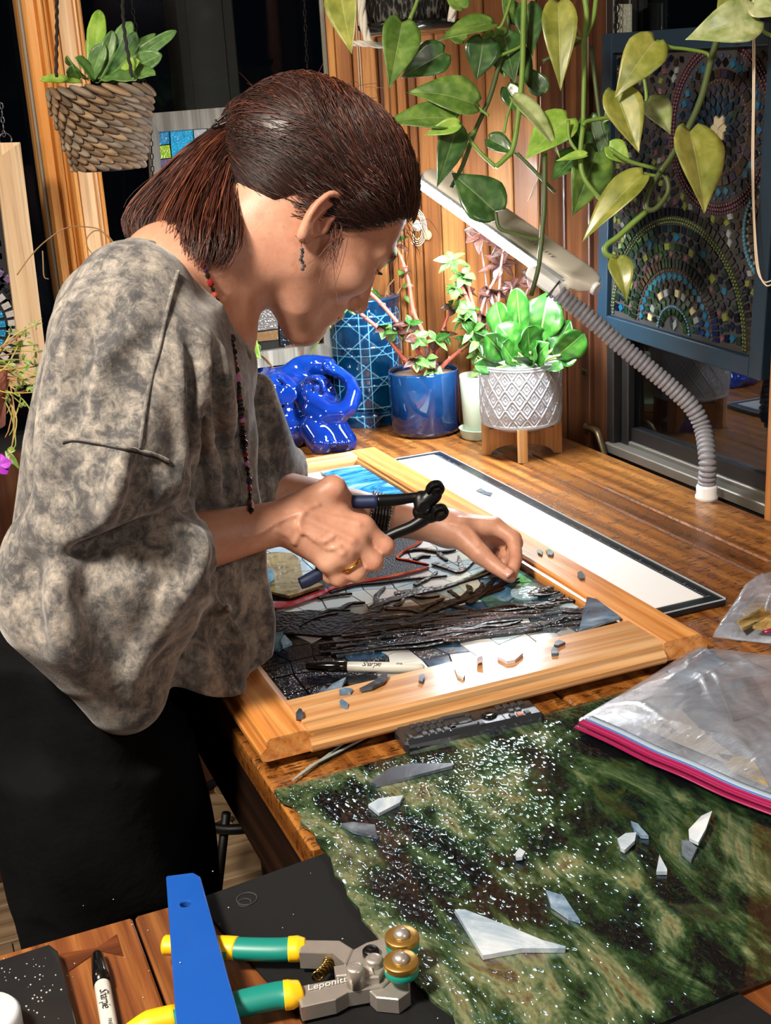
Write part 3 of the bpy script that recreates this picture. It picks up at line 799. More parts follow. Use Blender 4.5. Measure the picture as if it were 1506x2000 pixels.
# raised seams: shoulder seam, drop-shoulder seam, and the rolled hem
SEAMS = [[(348, 535), (330, 600), (312, 680), (292, 760), (280, 830), (274, 880)], [(122, 866), (150, 862), (190, 868), (250, 880), (300, 892), (330, 906)]]
sm_ = smooth_mesh(shirt.mesh(.0032), 2, .5)
def shirt_mat():
    t = NT('bleached_grey_fleece'); v = t.coords()
    a = t.noise(v, 16, 6, .68, .8); b = t.noise(v, 75, 5, .75, .5)
    st = t.noise(t.coords((30, 30, 7), rot=(.0, .5, .2)), 1.6, 5, .7)
    f = t.math('ADD', t.math('ADD', t.math('MULTIPLY', a, .36), t.math('MULTIPLY', b, .40)), t.math('MULTIPLY', st, .24))
    c = t.ramp(f, [(.36, '29292c'), (.45, '4a4949'), (.51, '77736d'), (.57, '9c948a'), (.66, 'bdb4a4')])
    t.color(c); t.set(Roughness=.9); t.b.inputs['Sheen Weight'].default_value = .35; t.b.inputs['Sheen Roughness'].default_value = .5
    t.bump(t.noise(v, 420, 3, .7), .35, .0008); return t.m
M_shirt = shirt_mat(); shirt_o = part('shirt', sm_, M_shirt, person, smooth=True)
M_thread = plain('dark_seam', '1c1b1c', .9)
for q in SEAMS:
    h_ = shirt.hit(spline(q, 10), .9, 1.8); v = np.array([nrm(p - np.array([0, 0, CAM_H])) for p in h_]); b = MB(); b.tube(h_ - v * .0002, .0011, 6); part('seam', b, M_thread, shirt_o, smooth=True)
    b = MB(); b.tube(h_ - v * -.0002 + V3(0, 0, .0022), .0020, 8); part('seam_welt', b, M_shirt, shirt_o, smooth=True)

# ------------------------------------------------------------------ trousers
tz = [.06, -.05, -.2, -.35, -.5, -.65, -.82, -.87]
tr_ = SDF()
def tw(ph):
    return lambda t, z: .006 * np.sin(t * 7 + z * 10 + ph) + .005 * np.sin(t * 3 - z * 16 + ph) + .003 * np.sin(z * 34 + t * 4)
tr_.column([.10, .0, -.08, -.16], [.13, .128, .125, .125], [1.30] * 4, [.112, .116, .116, .112], [.17, .185, .19, .18], .03, wave=tw(0))
for s_, dx in ((-1, 0), (1, .03)):
    tr_.column([-.02, -.2, -.4, -.6, -.80, -.86], np.array([.128, .130, .128, .125, .12, .115]) + dx, 1.30 + s_ * np.array([.09, .098, .105, .115, .12, .12]),
               [.110, .108, .104, .104, .106, .108], [.098, .095, .095, .098, .10, .10], .03, wave=tw(1.5 * s_))
M_trs = NT('black_cotton'); _v = M_trs.coords(); M_trs.color(M_trs.ramp(M_trs.noise(_v, 9, 4), [(.35, '060607'), (.7, '0f1012')])); M_trs.set(Roughness=.9); M_trs.b.inputs['Specular IOR Level'].default_value = .1; M_trs.bump(M_trs.noise(_v, 30, 4), .5, .006)
trousers = part('trousers', smooth_mesh(tr_.mesh(.006), 2), M_trs.m, person, smooth=True)
for s_, dx in ((-1, 0), (1, .03)):
    b = MB(); an = V3(HPx - .02 + dx, 1.31 + .11 * s_, FZ)
    q = SDF(); q.caps([an + V3(-.05, 0, .035), an + V3(.06, 0, .03), an + V3(.15, .01 * s_, .022)], [.045, .046, .034], .02); q.ell(an + V3(.05, 0, -.06), [.4, .4, .06], None, .003, 's')
    part('shoe', smooth_mesh(q.mesh(.006), 2), M_trs.m, person, smooth=True)

# ------------------------------------------------------------------ hair
def hair_mat():
    t = NT('auburn_brown_hair'); at_ = t.n('ShaderNodeAttribute', attribute_name='tone')
    c = t.ramp(at_.outputs['Fac'], [(.0, '170d0a'), (.35, '2e1914'), (.62, '4a281e'), (.85, '6c3829'), (1.0, '94583f')])
    t.color(c); t.set(Roughness=.42); t.b.inputs['Specular IOR Level'].default_value = .5
    t.b.inputs['Anisotropic'].default_value = .6
    return t.m
M_hair = hair_mat()
TIE = at(484, 240, 1.385)
cap = SDF()
cap.ell(hp(-6, 47, 0), mm(106, 98, 82), HA, .01)
cap.ell(hp(-50, 12, 0), mm(56, 64, 63), HA, .03)
cap.caps([hp(-80, 60, 0), TIE], [.05, .028], .05)
def hairline(X):
    q = X - HO.astype(np.float32); f = q @ hF.astype(np.float32); u = q @ hU.astype(np.float32)
    # lower limit of the hair as a curve u(f): nape, over the ear, sideburn, temple, forehead
    ul = np.interp(f, np.array([-.12, -.085, -.071, -.061, -.058, -.052, -.044, -.03, -.010, 0, .008, .013, .020, .030, .047, .056, .075, .10]),
                   np.array([-.085, -.060, -.047, -.035, -.012, .002, .014, .028, .030, .012, .002, .004, .018, .028, .043, .056, .074, .085]))
    return (u - ul).astype(np.float32)       # positive above the line = keep
cap.add(lambda X: hairline(X) * .7, hp(0, 0, 0) - .3, hp(0, 0, 0) + .3, .010, 's')

NCUT = 1                                                   # the last primitive is the hairline cut
hair_cap = smooth_mesh(cap.mesh(.003), 2)
def tones(o, val):
    a = o.data.attributes.new('tone', 'FLOAT', 'POINT'); a.data.foreach_set('value', np.asarray(val, np.float32))
hc = part('hair', hair_cap, M_hair, person, smooth=True); tones(hc, np.full(hair_cap.n, .22))
rng = np.random.default_rng(11)
def sgrad(sdf, X, prims, e=.0015):
    d0 = sdf.ev(X.astype(np.float32), prims); G = []
    for i in range(3):
        dx = np.zeros(3); dx[i] = e; G.append(sdf.ev((X + dx).astype(np.float32), prims) - d0)
    G = np.stack(G, -1); return d0, G / (np.linalg.norm(G, axis=-1, keepdims=True) + 1e-9)
def ribbon_hair(paths, w0, name, parent, tone, taper=.35):
    """paths (N, K, 3): three-sided tapering strands joined in one mesh"""
    N, K, _ = paths.shape
    T = np.gradient(paths, axis=1); T /= np.linalg.norm(T, axis=2, keepdims=True) + 1e-9
    a = nrm(cdir(0, 0, 1)); A = a - T * (T @ a)[..., None]; A /= np.linalg.norm(A, axis=2, keepdims=True) + 1e-9; Bn = np.cross(T, A)
    s_ = np.linspace(0, 1, K); wk = (1 - (1 - taper) * s_ ** 3) * np.minimum(1, .45 + s_ * 4)
    w = (w0[:, None] * wk)[..., None]
    V = np.stack([paths + w * (math.cos(q) * Bn + math.sin(q) * A) for q in (PI / 2, PI / 2 + 2.1, PI / 2 + 4.19)], 2).reshape(-1, 3)
    i = np.arange(N)[:, None, None] * K * 3 + np.arange(K - 1)[None, :, None] * 3; k = np.arange(3)[None, None, :]; k2 = (k + 1) % 3
    Fq = np.stack([i + k, i + k2, i + 3 + k2, i + 3 + k], -1).reshape(-1, 4)
    mb = MB(); mb.v = [V]; mb.n = len(V); mb.f = [tuple(q) for q in Fq.tolist()]; mb.m = [0] * len(mb.f)
    o = part(name, mb, M_hair, parent, smooth=True, kind='stuff'); tones(o, np.repeat(tone, K * 3)); return o
# strands swept over the skull to the tie
P0 = cap.p[:-NCUT]
cand = rng.normal(size=(19000, 3)); cand /= np.linalg.norm(cand, axis=1)[:, None]
root = HO + .001 * np.array([-6, 47, 0]) @ HA + (cand * np.array([.105, .097, .081])) @ HA
hl = hairline(root); keep = (hl > -.004)
root, hl = root[keep], hl[keep]
wgt = np.where(hl < .012, 1.0, .5); root = root[rng.random(len(root)) < wgt]
fl2 = (root - HO) @ hR; root = root[(fl2 > -.05)][:8500]
K = 9; N = len(root); s_ = np.linspace(0, 1, K)
tgt = TIE + rng.normal(size=(N, 3)) * .009
ctr = HO + hU * .04 - hF * .02
u0 = root - ctr; u1 = tgt - ctr
paths = ctr + u0[:, None] * (1 - s_[None, :, None]) + u1[:, None] * s_[None, :, None]
sag = np.sin(s_ * PI)[None, :, None] * rng.normal(size=(N, 1, 3)) * .0035
paths = paths + sag
lift = (rng.random(N) ** 2 * .0028 + .0003)[:, None] * np.minimum(1, s_ * 3 + .15)[None, :]
X = paths.reshape(-1, 3)
for _ in range(6):
    d, g = sgrad(cap, X, P0); X = X - g * np.clip(d - lift.reshape(-1), -.03, .03)[:, None] * .9
paths = X.reshape(N, K, 3)
tone = np.clip(rng.normal(.42, .22, N) + .25 * np.clip(((root - HO) @ hU - .06) / .06, -.6, 1), 0, 1)
ribbon_hair(paths, rng.uniform(.00028, .00062, N), 'hair_strands', hc, tone, .8)
# the ponytail: full fall of strands curling up at the ends
def tailpath(u, v, K, r):
    Lp = [(482, 236), (418, 262), (352, 312), (292, 370), (250, 416), (246, 448), (262, 480)]
    Rp = [(484, 242), (478, 290), (466, 340), (462, 400), (466, 450), (460, 490), (440, 516)]
    q = np.array(Lp, float) * (1 - u) + np.array(Rp, float) * u
    q[3:] += np.array([0, 10]) * math.sin(u * PI) * np.array([[.3], [.7], [1], [1.3]]) * 2.5
    w = np.array([.3, .8, 1, 1, .95, .85, .7])
    dd = 1.372 + (np.array([0, -.018, -.045, -.075, -.095, -.102, -.104])) * (.25 + .75 * min(1, u * 1.6)) + v * .034 * w * (1 - .55 * (2 * u - 1) ** 2)
    P3 = np.array([at(a, b, d) for (a, b), d in zip(q, dd)])
    P3[1:] += r[None] * w[1:, None]
    sp = spline(P3, 4); return sp[np.linspace(0, len(sp) - 1, K).round().astype(int)]
K = 14; N = 4600; pt = []
for i in range(N):
    u = rng.beta(1.15, 1.15); v = rng.uniform(-1, 1); clump = .5 + .5 * math.sin(u * 40 + v * 6)
    p = tailpath(u, v, K, rng.normal(size=3) * .0035); e = rng.uniform(.62, 1.0)
    idx = np.linspace(0, (K - 1) * e, K); i0 = np.floor(idx).astype(int); f_ = (idx - i0)[:, None]; pt.append(p[i0] * (1 - f_) + p[np.minimum(i0 + 1, K - 1)] * f_)
pt = np.array(pt)
wv = rng.normal(size=(N, 1, 3)) * .0022 * np.sin(np.linspace(0, 7, K)[None, :, None] + rng.uniform(0, 6, (N, 1, 1)))
pony = ribbon_hair(pt + wv, rng.uniform(.0004, .0009, N), 'ponytail', person, np.clip(rng.normal(.62, .22, N), 0, 1), .3)
core = SDF()
for u in (.15, .38, .62, .85):
    p = tailpath(u, 0, 10, np.zeros(3)); core.caps(p[:9], [.008, .010, .012, .013, .014, .014, .013, .010, .006], .02)
cm_ = smooth_mesh(core.mesh(.004), 2); oc = part('ponytail_core', cm_, M_hair, person, smooth=True); tones(oc, np.full(cm_.n, .3))
# loose hairs at the forehead, temple and nape
fw = []
for i in range(110):
    j = (0, 1, 3, 0, 1)[rng.integers(5)]
    if j == 0: a = hp(88 + rng.normal() * 5, 76 + rng.normal() * 10, rng.normal() * 30); d = hF * .030 + hU * rng.normal() * .018 - hU * .012 + hR * rng.normal() * .01
    elif j == 1: a = at(664 + rng.normal() * 8, 452 + rng.normal() * 8, 1.282); d = (at(636 + rng.normal() * 20, 545 + rng.normal() * 30, 1.278) - a) * rng.uniform(.3, 1)
    elif j == 2: a = at(500 + rng.normal() * 25, 425 + rng.normal() * 8, 1.295); d = cdir(-.01 + rng.normal() * .012, -.03 + rng.normal() * .01, .012)
    else: a = at(600 + rng.normal() * 60, 178 + rng.normal() * 10, 1.375); d = cdir(rng.normal() * .02, .010 + rng.normal() * .008, rng.normal() * .01)
    bow = rng.normal(size=3) * (.0018 if j == 1 else .006); t_ = np.linspace(0, 1, 7)[:, None]
    fw.append(a + d * t_ + bow * np.sin(t_ * PI))
ribbon_hair(np.array(fw), np.full(len(fw), .00035), 'loose_hairs', hc, rng.uniform(.5, 1, len(fw)), .5)
# hair tie and its clip
b = MB(); td = nrm(at(440, 262, 1.375) - TIE); q = Vector((0, 0, 1)).rotation_difference(Vector(td)).to_matrix()
ring = [TIE + np.array(q) @ V3(.019 * math.cos(t), .017 * math.sin(t), 0) + td * .004 for t in np.linspace(0, 2 * PI, 25)[:-1]]
b.tube(ring, .006, 8, closed=True)
M_tie = plain('black_elastic', '1a1614', .6)
tie = part('hair_tie', b, M_tie, person, smooth=True)
b = MB(); a_, c_ = at(414, 250, 1.345), at(492, 208, 1.350); n_ = nrm(cdir(-.3, -.2, .9))
L_ = nrm(c_ - a_); S_ = np.cross(n_, L_)
for k_ in range(2):
    P_ = [a_ + (c_ - a_) * t + S_ * (.0045 * math.sin(t * PI) * (1 if k_ else -1)) + n_ * .006 * math.sin(t * PI) for t in np.linspace(0, 1, 9)]; b.tube(P_, .0016, 6)
for t in (.2, .4, .6, .8): b.tube([a_ + (c_ - a_) * t - S_ * .005 + n_ * .006, a_ + (c_ - a_) * t + S_ * .005 + n_ * .006], .0012, 6)
part('barrette', b, plain('black_barrette', '141112', .35), tie, smooth=True)
b = MB(); b.box((-.008, -.004, 0), (.008, .004, .006), R3=np.stack([S_, L_, n_], 1), c=TIE + n_ * .026 - S_ * .004, bev=.001); part('clip', b, plain('grey_clip', '3b3632', .4), tie)

# ------------------------------------------------------------------ jewellery
M_gold = plain('gold', 'd8a83a', .22, 1.0, var=.03); M_silver = plain('silver', 'b9b4aa', .25, 1.0, var=.05)
bead_cols = ['7a1f22', 'a5483c', '1b1714', 'b0603c', '15131a', '32284a', '120f12', '5a2a20']
M_bead = [plain('bead_' + n_, c, .12, 0, .1, coat=.6) for n_, c in zip(('garnet', 'carnelian', 'jet', 'amber', 'onyx', 'amethyst', 'black', 'agate'), bead_cols)]
M_beadpk = plain('bead_pink', 'b877a8', .1, 0, .1, coat=.6); M_cord = plain('black_cord', '0d0b0b', .7)
nk = [(392, 505), (403, 532), (414, 560), (424, 590), (437, 618), (449, 645)]
b1 = body.hit(spline(nk, 6), 1.0, 1.6)
fr_ = spline([(452, 655), (458, 690), (464, 740), (470, 790), (475, 840), (480, 890), (486, 940), (489, 985), (491, 1003)], 8)
SB = SDF(); SB.p = shirt.p + body.p
b2 = SB.hit(fr_, 1.0, 1.7)
npath = np.concatenate([b1, b2]); npath = npath - np.array([nrm(p - np.array([0, 0, CAM_H])) for p in npath]) * .003
for _ in range(3): npath[1:-1] = (npath[:-2] + npath[1:-1] * 2 + npath[2:]) / 4
b = MB(); b.tube(npath, .0007, 5); neck = part('necklace', b, M_cord, person)
L_ = np.concatenate([[0], np.cumsum(np.linalg.norm(np.diff(npath, axis=0), axis=1))]); sph = {}
s0 = .004; k_ = 0
while s0 < L_[-1]:
    big = k_ % 7 == 3; r_ = .0044 if big else random.choice((.0024, .0030, .0034)); s0 += r_
    if s0 > L_[-1]: break
    c_ = np.array([np.interp(s0, L_, npath[:, j]) for j in range(3)])
    m_ = M_bead[0] if big and s0 < .1 else (M_bead[(k_ * 5) % 8] if s0 < .16 else (M_beadpk if k_ % 9 == 4 else M_bead[(2, 4, 6, 6, 5, 0)[k_ % 6]]))
    key = (round(r_, 4), m_.name)
    if key not in sph:
        mb = MB(); mb.sphere((0, 0, 0), r_, 8, 6); me = raw_mesh('bead', mb.verts(), mb.f, False); me.materials.append(m_); sph[key] = me
    o = bpy.data.objects.new('bead', sph[key]); COL.objects.link(o); o.parent = neck; o.location = c_ - PB
    s0 += r_ + .0004; k_ += 1
# earring
e0 = body.hit([(588, 470)], 1.0, 1.5)[0] + nrm(-ray(588, 470)) * .003; dn = V3(0, 0, -1)
b = MB(); b.tube([e0 + V3(-.006, 0, .006), e0 + V3(-.003, -.003, .001), e0 + V3(.003, -.002, .002), e0 + V3(.004, 0, -.004)], .0005, 5); b.tube([e0, e0 + dn * .028], .0004, 5); ear = part('earring', b, M_silver, person)
for i in range(7):
    b = MB(); b.sphere(e0 + dn * (.009 + .0034 * i) + V3(random.uniform(-1, 1), random.uniform(-1, 1), 0) * .0018, (.0023, .0023, .002), 7, 5); part('bead', b, plain('labradorite', '4e545c', .15, .2, .3, 900, coat=.5) if i == 0 else bpy.data.materials['labradorite'], ear)
# wedding ring on the right hand, ring on the left, bracelet on the left wrist
def finger_ring(c, axis, r, tube, mat, nm, parent=person):
    q = np.array(Vector((0, 0, 1)).rotation_difference(Vector(nrm(axis))).to_matrix())
    b = MB(); b.tube([c + q @ V3(r * math.cos(t), r * math.sin(t), 0) for t in np.linspace(0, 2 * PI, 33)[:-1]], tube, 8, closed=True); return part(nm, b, mat, parent, smooth=True)
finger_ring(RR_[0] * .45 + RR_[1] * .55, RR_[1] - RR_[0], .0106, .0014, M_gold, 'gold_ring')
lr = finger_ring(LM[1] * .55 + LM[2] * .45, LM[2] - LM[1], .0104, .0012, M_gold, 'ring')
wa = nrm(WRL - ELL); wc = ELL * .30 + WRL * .70
q = np.array(Vector((0, 0, 1)).rotation_difference(Vector(wa)).to_matrix())
b = MB()
for z_ in np.linspace(-.010, .010, 6): b.tube([wc + wa * z_ + q @ V3(.0285 * math.cos(t), .0285 * math.sin(t), 0) for t in np.linspace(0, 2 * PI, 41)[:-1]], .0019, 6, closed=True)
br = part('bracelet', b, plain('jet_bracelet', '1a1918', .25, 0, .2, coat=.5), person, smooth=True)
b = MB()
for z_ in (-.0125, .0125):
    for t in np.linspace(0, 2 * PI, 46)[:-1]: b.sphere(wc + wa * z_ + q @ V3(.0290 * math.cos(t), .0290 * math.sin(t), 0), .0019, 6, 4)
part('bead_edge', b, M_silver, br, smooth=True, kind='stuff')
# fingernails
def nail(tip, prev, nvec, w, mat, nm='fingernail'):
    ax = nrm(tip - prev); n_ = nrm(nvec - ax * (nvec @ ax)); sd = np.cross(ax, n_)
    G = []
    for i in range(6):
        row = []
        for j in range(7):
            u = i / 5 * 2 - 1; v = j / 6 * 2 - 1; ang = v * .95
            row.append(tip + ax * (.0015 + u * .0065 * (1 - .25 * v * v)) + sd * math.sin(ang) * w + n_ * (math.cos(ang) * w * 1.02 - (.0009 if abs(u) == 1 else 0)))
        G.append(row)
    b = MB(); b.grid(G); o = part(nm, b, mat, person, smooth=True); so = o.modifiers.new('thickness', 'SOLIDIFY'); so.thickness = .0006; return o
M_nail = plain('nail', 'd9a394', .25, 0, .05, coat=.3)
nail(LT[3], LT[2], nrm(cdir(.15, .45, .85)), .0086, M_nail)

# eyebrow and lashes on the near side
eb = []
T_ = rng.random(90); Q_ = [(92 - 2 * t - 18 * t * t, 27 + 7 * math.sin(t * 2.2) + rng.normal() * 1.6, 14 + 36 * t) for t in T_]
for t, (f_, u_, r_), a in zip(T_, Q_, body.hit([topx_(hp(f_ + 8, u_, r_)) for f_, u_, r_ in Q_], 1.0, 1.6, 40)):
    if np.linalg.norm(a - hp(f_, u_, r_)) > .03: continue
    d = (hR * .006 + hU * .002 * (1 - 2 * t) - hF * .001) * rng.uniform(.7, 1.3); tt = np.linspace(0, 1, 5)[:, None]; eb.append(a + hF * .0008 + hR * .0006 + d * tt)
for i in range(26):
    t = i / 25; r_ = 22 + 22 * t; a = hp(91 - 9 * t * t, 9, r_); tt = np.linspace(0, 1, 5)[:, None]; eb.append(a + (hF * .008 + hR * .002) * tt + hU * .003 * tt ** 2 - hU * .002 * tt)
if eb: ribbon_hair(np.array(eb), np.full(len(eb), .00028), 'eyebrow_and_lashes', person, np.full(len(eb), .2), .4)
# ================================================================== THINGS ON THE COUNTER AND THE TABLE
def pip(p, poly):
    x, y = p; c = False; n = len(poly)
    for i in range(n):
        (x1, y1), (x2, y2) = poly[i], poly[(i + 1) % n]
        if (y1 > y) != (y2 > y) and x < (x2 - x1) * (y - y1) / (y2 - y1) + x1: c = not c
    return c
def topx(p):
    q = R.T @ (np.asarray(p, float) - np.array([0, 0, CAM_H])); return (CX - F_PX * q[0] / q[2], CY + F_PX * q[1] / q[2])
def text_mb(txt, size, origin, xdir, ydir, th=.0003, shear=0.0, mirror=False, space=1.0):
    cu = bpy.data.curves.new('txt', 'FONT'); cu.body = txt; cu.size = size; cu.shear = shear; cu.extrude = 0; cu.resolution_u = 3; cu.align_x = 'CENTER'; cu.align_y = 'CENTER'; cu.space_character = space
    o = bpy.data.objects.new('txt', cu); COL.objects.link(o); dg = bpy.context.evaluated_depsgraph_get(); me = o.evaluated_get(dg).to_mesh()
    V = np.array([v.co[:] for v in me.vertices]).reshape(-1, 3); F = [tuple(p.vertices) for p in me.polygons]
    o.evaluated_get(dg).to_mesh_clear(); bpy.data.objects.remove(o); bpy.data.curves.remove(cu)
    x = nrm(xdir); n = nrm(np.cross(x, ydir)); y = np.cross(n, x)
    b = MB(); sx = -1 if mirror else 1
    n = n if n @ (np.array([0, 0, CAM_H]) - np.asarray(origin)) > 0 else -n
    b.add(np.asarray(origin) + V[:, :1] * sx * x + V[:, 1:2] * y + n * th, F); return b

# ---- the oak frame of the artwork
M_oak = wood('golden_oak', 'a5622a', 'c98340', 'dfa25e', 1, 0.32, 1.3, coat=.35, bump=.3)
M_oakx = wood('golden_oak_crossgrain', 'a86a34', 'd09a62', 'e6bc8a', 0, 0.30, 1.2, coat=.4, bump=.3)
ZF = .034; ZB = .010
c0, c1, c2 = onz(520, 1445, ZF), onz(1372, 1236, ZF), onz(735, 872, ZF)
fx0, fx1, fy0, fy1 = c0[0], c1[0], (c0[1] + c1[1]) / 2, c2[1]
i0, i1, i2 = onz(565, 1366, .030), onz(1208, 1214, .030), onz(717, 893, .030)
gx0, gx1, gy0, gy1 = i0[0], i1[0], (i0[1] + i1[1]) / 2, i2[1]
fr = thing('picture_frame', 'golden oak frame lying flat around the unfinished glass mosaic', 'frame', ((fx0 + fx1) / 2, (fy0 + fy1) / 2, ZB))
def rail(nm, a, b, inward, wid, mat, cut0, cut1):
    """profiled rail from a to b along the outer edge; inward = unit vector to the opening; cut = how far each end's inner edge is pulled in (0 or 1)"""
    prof = [(0.0, ZB), (-.005, ZB + .001), (-.007, ZB + .004), (-.007, ZB + .009), (-.003, ZB + .0125), (-.0005, ZB + .015), (.0, ZF - .003), (.004, ZF), (wid - .010, ZF), (wid - .006, ZF - .002), (wid - .005, ZF - .005), (wid - .001, ZF - .006), (wid, ZF - .009), (wid, ZB + .001), (wid + .0, ZB)]
    d = nrm(b - a); m = MB(); V = []
    for P_, cut, sg in ((a, cut0, 1), (b, cut1, -1)):
        for (w_, z_) in prof: q = P_ + inward * w_ + d * sg * cut * w_; V.append((q[0], q[1], z_))
    n = len(prof); F = [(i, i + 1, n + i + 1, n + i) for i in range(n - 1)] + [(n - 1, 0, n, 2 * n - 1), tuple(range(n))[::-1], tuple(range(n, 2 * n))]
    nn = np.cross(d, inward)
    if nn[2] < 0: F = [f[::-1] for f in F]
    m.add(V, F); return part(nm, m, mat, fr)
e_ = .0004
wl, wr, wb, wt = gx0 - fx0, fx1 - gx1, gy0 - fy0, fy1 - gy1
rail('stile', V3(fx0, fy0, 0), V3(fx0, fy1, 0), V3(1, 0, 0), wl, M_oak, 0, 0)
rail('stile', V3(fx1, fy0, 0), V3(fx1, fy1, 0), V3(-1, 0, 0), wr, M_oak, 0, 0)
rail('rail', V3(fx0 + wl - .006, fy0 + e_, 0), V3(fx1 - wr + .006, fy0 + e_, 0), V3(0, 1, 0), wb, M_oakx, 0, 0)
rail('rail', V3(fx0 + wl - .006, fy1 - e_, 0), V3(fx1 - wr + .006, fy1 - e_, 0), V3(0, -1, 0), wt, M_oakx, 0, 0)

# ---- the artwork in it
def glassy(name, c, rough=.08, var=.15, scale=30, bump=0.0, bscale=120, coat=.5, iri=0.0, metal=0.0):
    t = NT(name); v = t.coords(rnd=4.0); f = t.noise(v, scale, 4, .6, .8)
    t.color(t.mix(f, t.mix(1.0, c, (1 - var,) * 3 + (1,), 'MULTIPLY'), t.mix(1.0, c, (1 + var,) * 3 + (1,), 'MULTIPLY')))
    t.set(Roughness=rough, Metallic=metal); t.b.inputs['Coat Weight'].default_value = coat; t.b.inputs['Coat Roughness'].default_value = .04
    if iri: t.b.inputs['Thin Film Thickness'].default_value = iri
    if bump:
        vo = t.n('ShaderNodeTexVoronoi', feature='SMOOTH_F1'); vo.inputs['Scale'].default_value = bscale; vo.inputs['Smoothness'].default_value = .5; t.l(v, vo.inputs['Vector'])
        t.bump(t.math('ADD', vo.outputs['Distance'], t.noise(v, bscale * .3, 2)), bump, .0018)
    return t.m
def swirl(name, cols, scale=(14, 14, 14), sc=1.0, rough=.08, dist=2.2):
    t = NT(name); v = t.coords(scale, rnd=9.0); f = t.noise(v, sc, 5, .6, dist)
    t.color(t.ramp(f, [(.3 + .4 * i / (len(cols) - 1), c) for i, c in enumerate(cols)])); t.set(Roughness=rough); t.b.inputs['Coat Weight'].default_value = .5; t.b.inputs['Coat Roughness'].default_value = .03; return t.m
G_white = glassy('milky_glass', 'dde2de', .16, .08); G_pale = glassy('pale_blue_glass', 'bcd6e2', .14, .15); G_blue = swirl('blue_water_glass', ['12283c', '2f5d80', '6f9fb8'])
G_teal = swirl('teal_streaky_glass', ['10202a', '1f4a5c', '3c6a58', '6fa0b4']); G_dark = glassy('black_glitter_glass', '15191f', .10, .5, 300, .9, 420)
G_brown = glassy('dark_brown_glass', '22140e', .32, .5, 60, .4, 200, .1); G_red = glassy('red_glass', 'a8141c', .06, .3, 50); G_mount = glassy('purple_black_granite_glass', '1b151c', .55, .6, 260, .6, 500, 0.0)
G_silver = glassy('iridescent_silver_ripple_glass', '56616c', .10, .4, 90, 1.0, 330, 1.0); G_slate = glassy('slate_ripple_glass', '23282e', .10, .4, 90, 1.0, 300, .8); G_grey = glassy('warm_grey_glass', '9b9a94', .1, .15)
for g_ in (G_brown, G_mount): g_.node_tree.nodes['Principled BSDF'].inputs['Specular IOR Level'].default_value = .2
art = thing('glass_mosaic', 'unfinished stained-glass mosaic of dark bare branches, mountain and moon inside the oak frame', 'mosaic', ((gx0 + gx1) / 2, (gy0 + gy1) / 2, .012))
b = MB(); b.box((gx0 + .0008, gy0 + .0008, .0105), (gx1 - .0008, gy1 - .0008, .0165)); part('backing', b, plain('dark_adhesive_bed', '2a2a2b', .5), art)
ZA = .0165
z7 = lambda x, y: (500 + x / 2.063, 1040 + y / 2.063)
DARKP = [(480, 1240), (560, 1222), (650, 1270), (720, 1292), (840, 1300), (560, 1380), (500, 1330)]
BLUEP = [(940, 1150), (985, 1085), (1040, 1085), (1230, 1215), (1190, 1225), (1090, 1165), (1000, 1200), (930, 1205)]
BANDP = [(640, 1280), (760, 1228), (900, 1195), (1100, 1160), (1240, 1215), (1000, 1265), (830, 1310)]
nx, ny = 12, 22
gpx = np.linspace(gx0 + .002, gx1 - .002, nx + 1); gpy = np.linspace(gy0 + .002, gy1 - .002, ny + 1)
JX = np.zeros((nx + 1, ny + 1, 2))
for i in range(nx + 1):
    for j in range(ny + 1):
        JX[i, j] = (gpx[i] + (random.uniform(-1, 1) * .010 if 0 < i < nx else 0), gpy[j] + (random.uniform(-1, 1) * .011 if 0 < j < ny else 0))
for i in range(nx):
    for j in range(ny):
        q = np.array([JX[i, j], JX[i + 1, j], JX[i + 1, j + 1], JX[i, j + 1]]); c = q.mean(0)
        px = topx((c[0], c[1], ZA))
        m_ = G_dark if pip(px, DARKP) else G_teal if pip(px, BLUEP) and random.random() < .5 else G_blue if pip(px, BLUEP) else random.choice((G_pale, G_blue, G_silver, G_white)) if pip(px, BANDP) else (G_pale if random.random() < .55 else G_white) if px[1] < 1170 else random.choice((G_white, G_grey, G_white))
        q = c + (q - c) * (1 - .0007 / .016)
        b = MB(); b.prism(q, ZA, ZA + .0028 + random.random() * .0004, inset=.0005); part('glass_tile', b, m_, art)
def ribbon(nm, pts, w0, w1, mat, z0=ZA + .003, th=.0022, taper=True):
    P_ = spline([onz(x, y, ZA + .004)[:2] for x, y in pts], 5); T_ = np.gradient(P_, axis=0); T_ /= np.linalg.norm(T_, axis=1)[:, None] + 1e-9
    N_ = np.stack([-T_[:, 1], T_[:, 0]], 1); n = len(P_); w = np.linspace(w0, w1, n) * (1 + .25 * np.random.uniform(-1, 1, n)); w[-1] *= .35; w = w[:, None] / 2
    L_, R__ = P_ + N_ * w, P_ - N_ * w
    z1 = z0 + th + random.random() * .0006
    V = [(x, y, z0) for x, y in L_] + [(x, y, z0) for x, y in R__] + [(x, y, z1) for x, y in L_] + [(x, y, z1) for x, y in R__]; F = []
    for k in range(n - 1): F += [(2 * n + k, 3 * n + k, 3 * n + k + 1, 2 * n + k + 1), (k, 2 * n + k, 2 * n + k + 1, k + 1), (n + k, n + k + 1, 3 * n + k + 1, 3 * n + k)]
    F += [(0, n, 3 * n, 2 * n), (n - 1, 3 * n - 1, 4 * n - 1, 2 * n - 1)]
    b = MB(); b.add(V, F); return part(nm, b, mat, art)
b = MB(); MPX = [(505, 1172), (560, 1150), (610, 1122), (690, 1080), (760, 1055), (803, 1041), (818, 1046), (822, 1058), (800, 1074), (776, 1090), (800, 1098), (832, 1103), (838, 1110), (800, 1120), (756, 1130), (690, 1142), (610, 1166), (560, 1186), (505, 1196)]
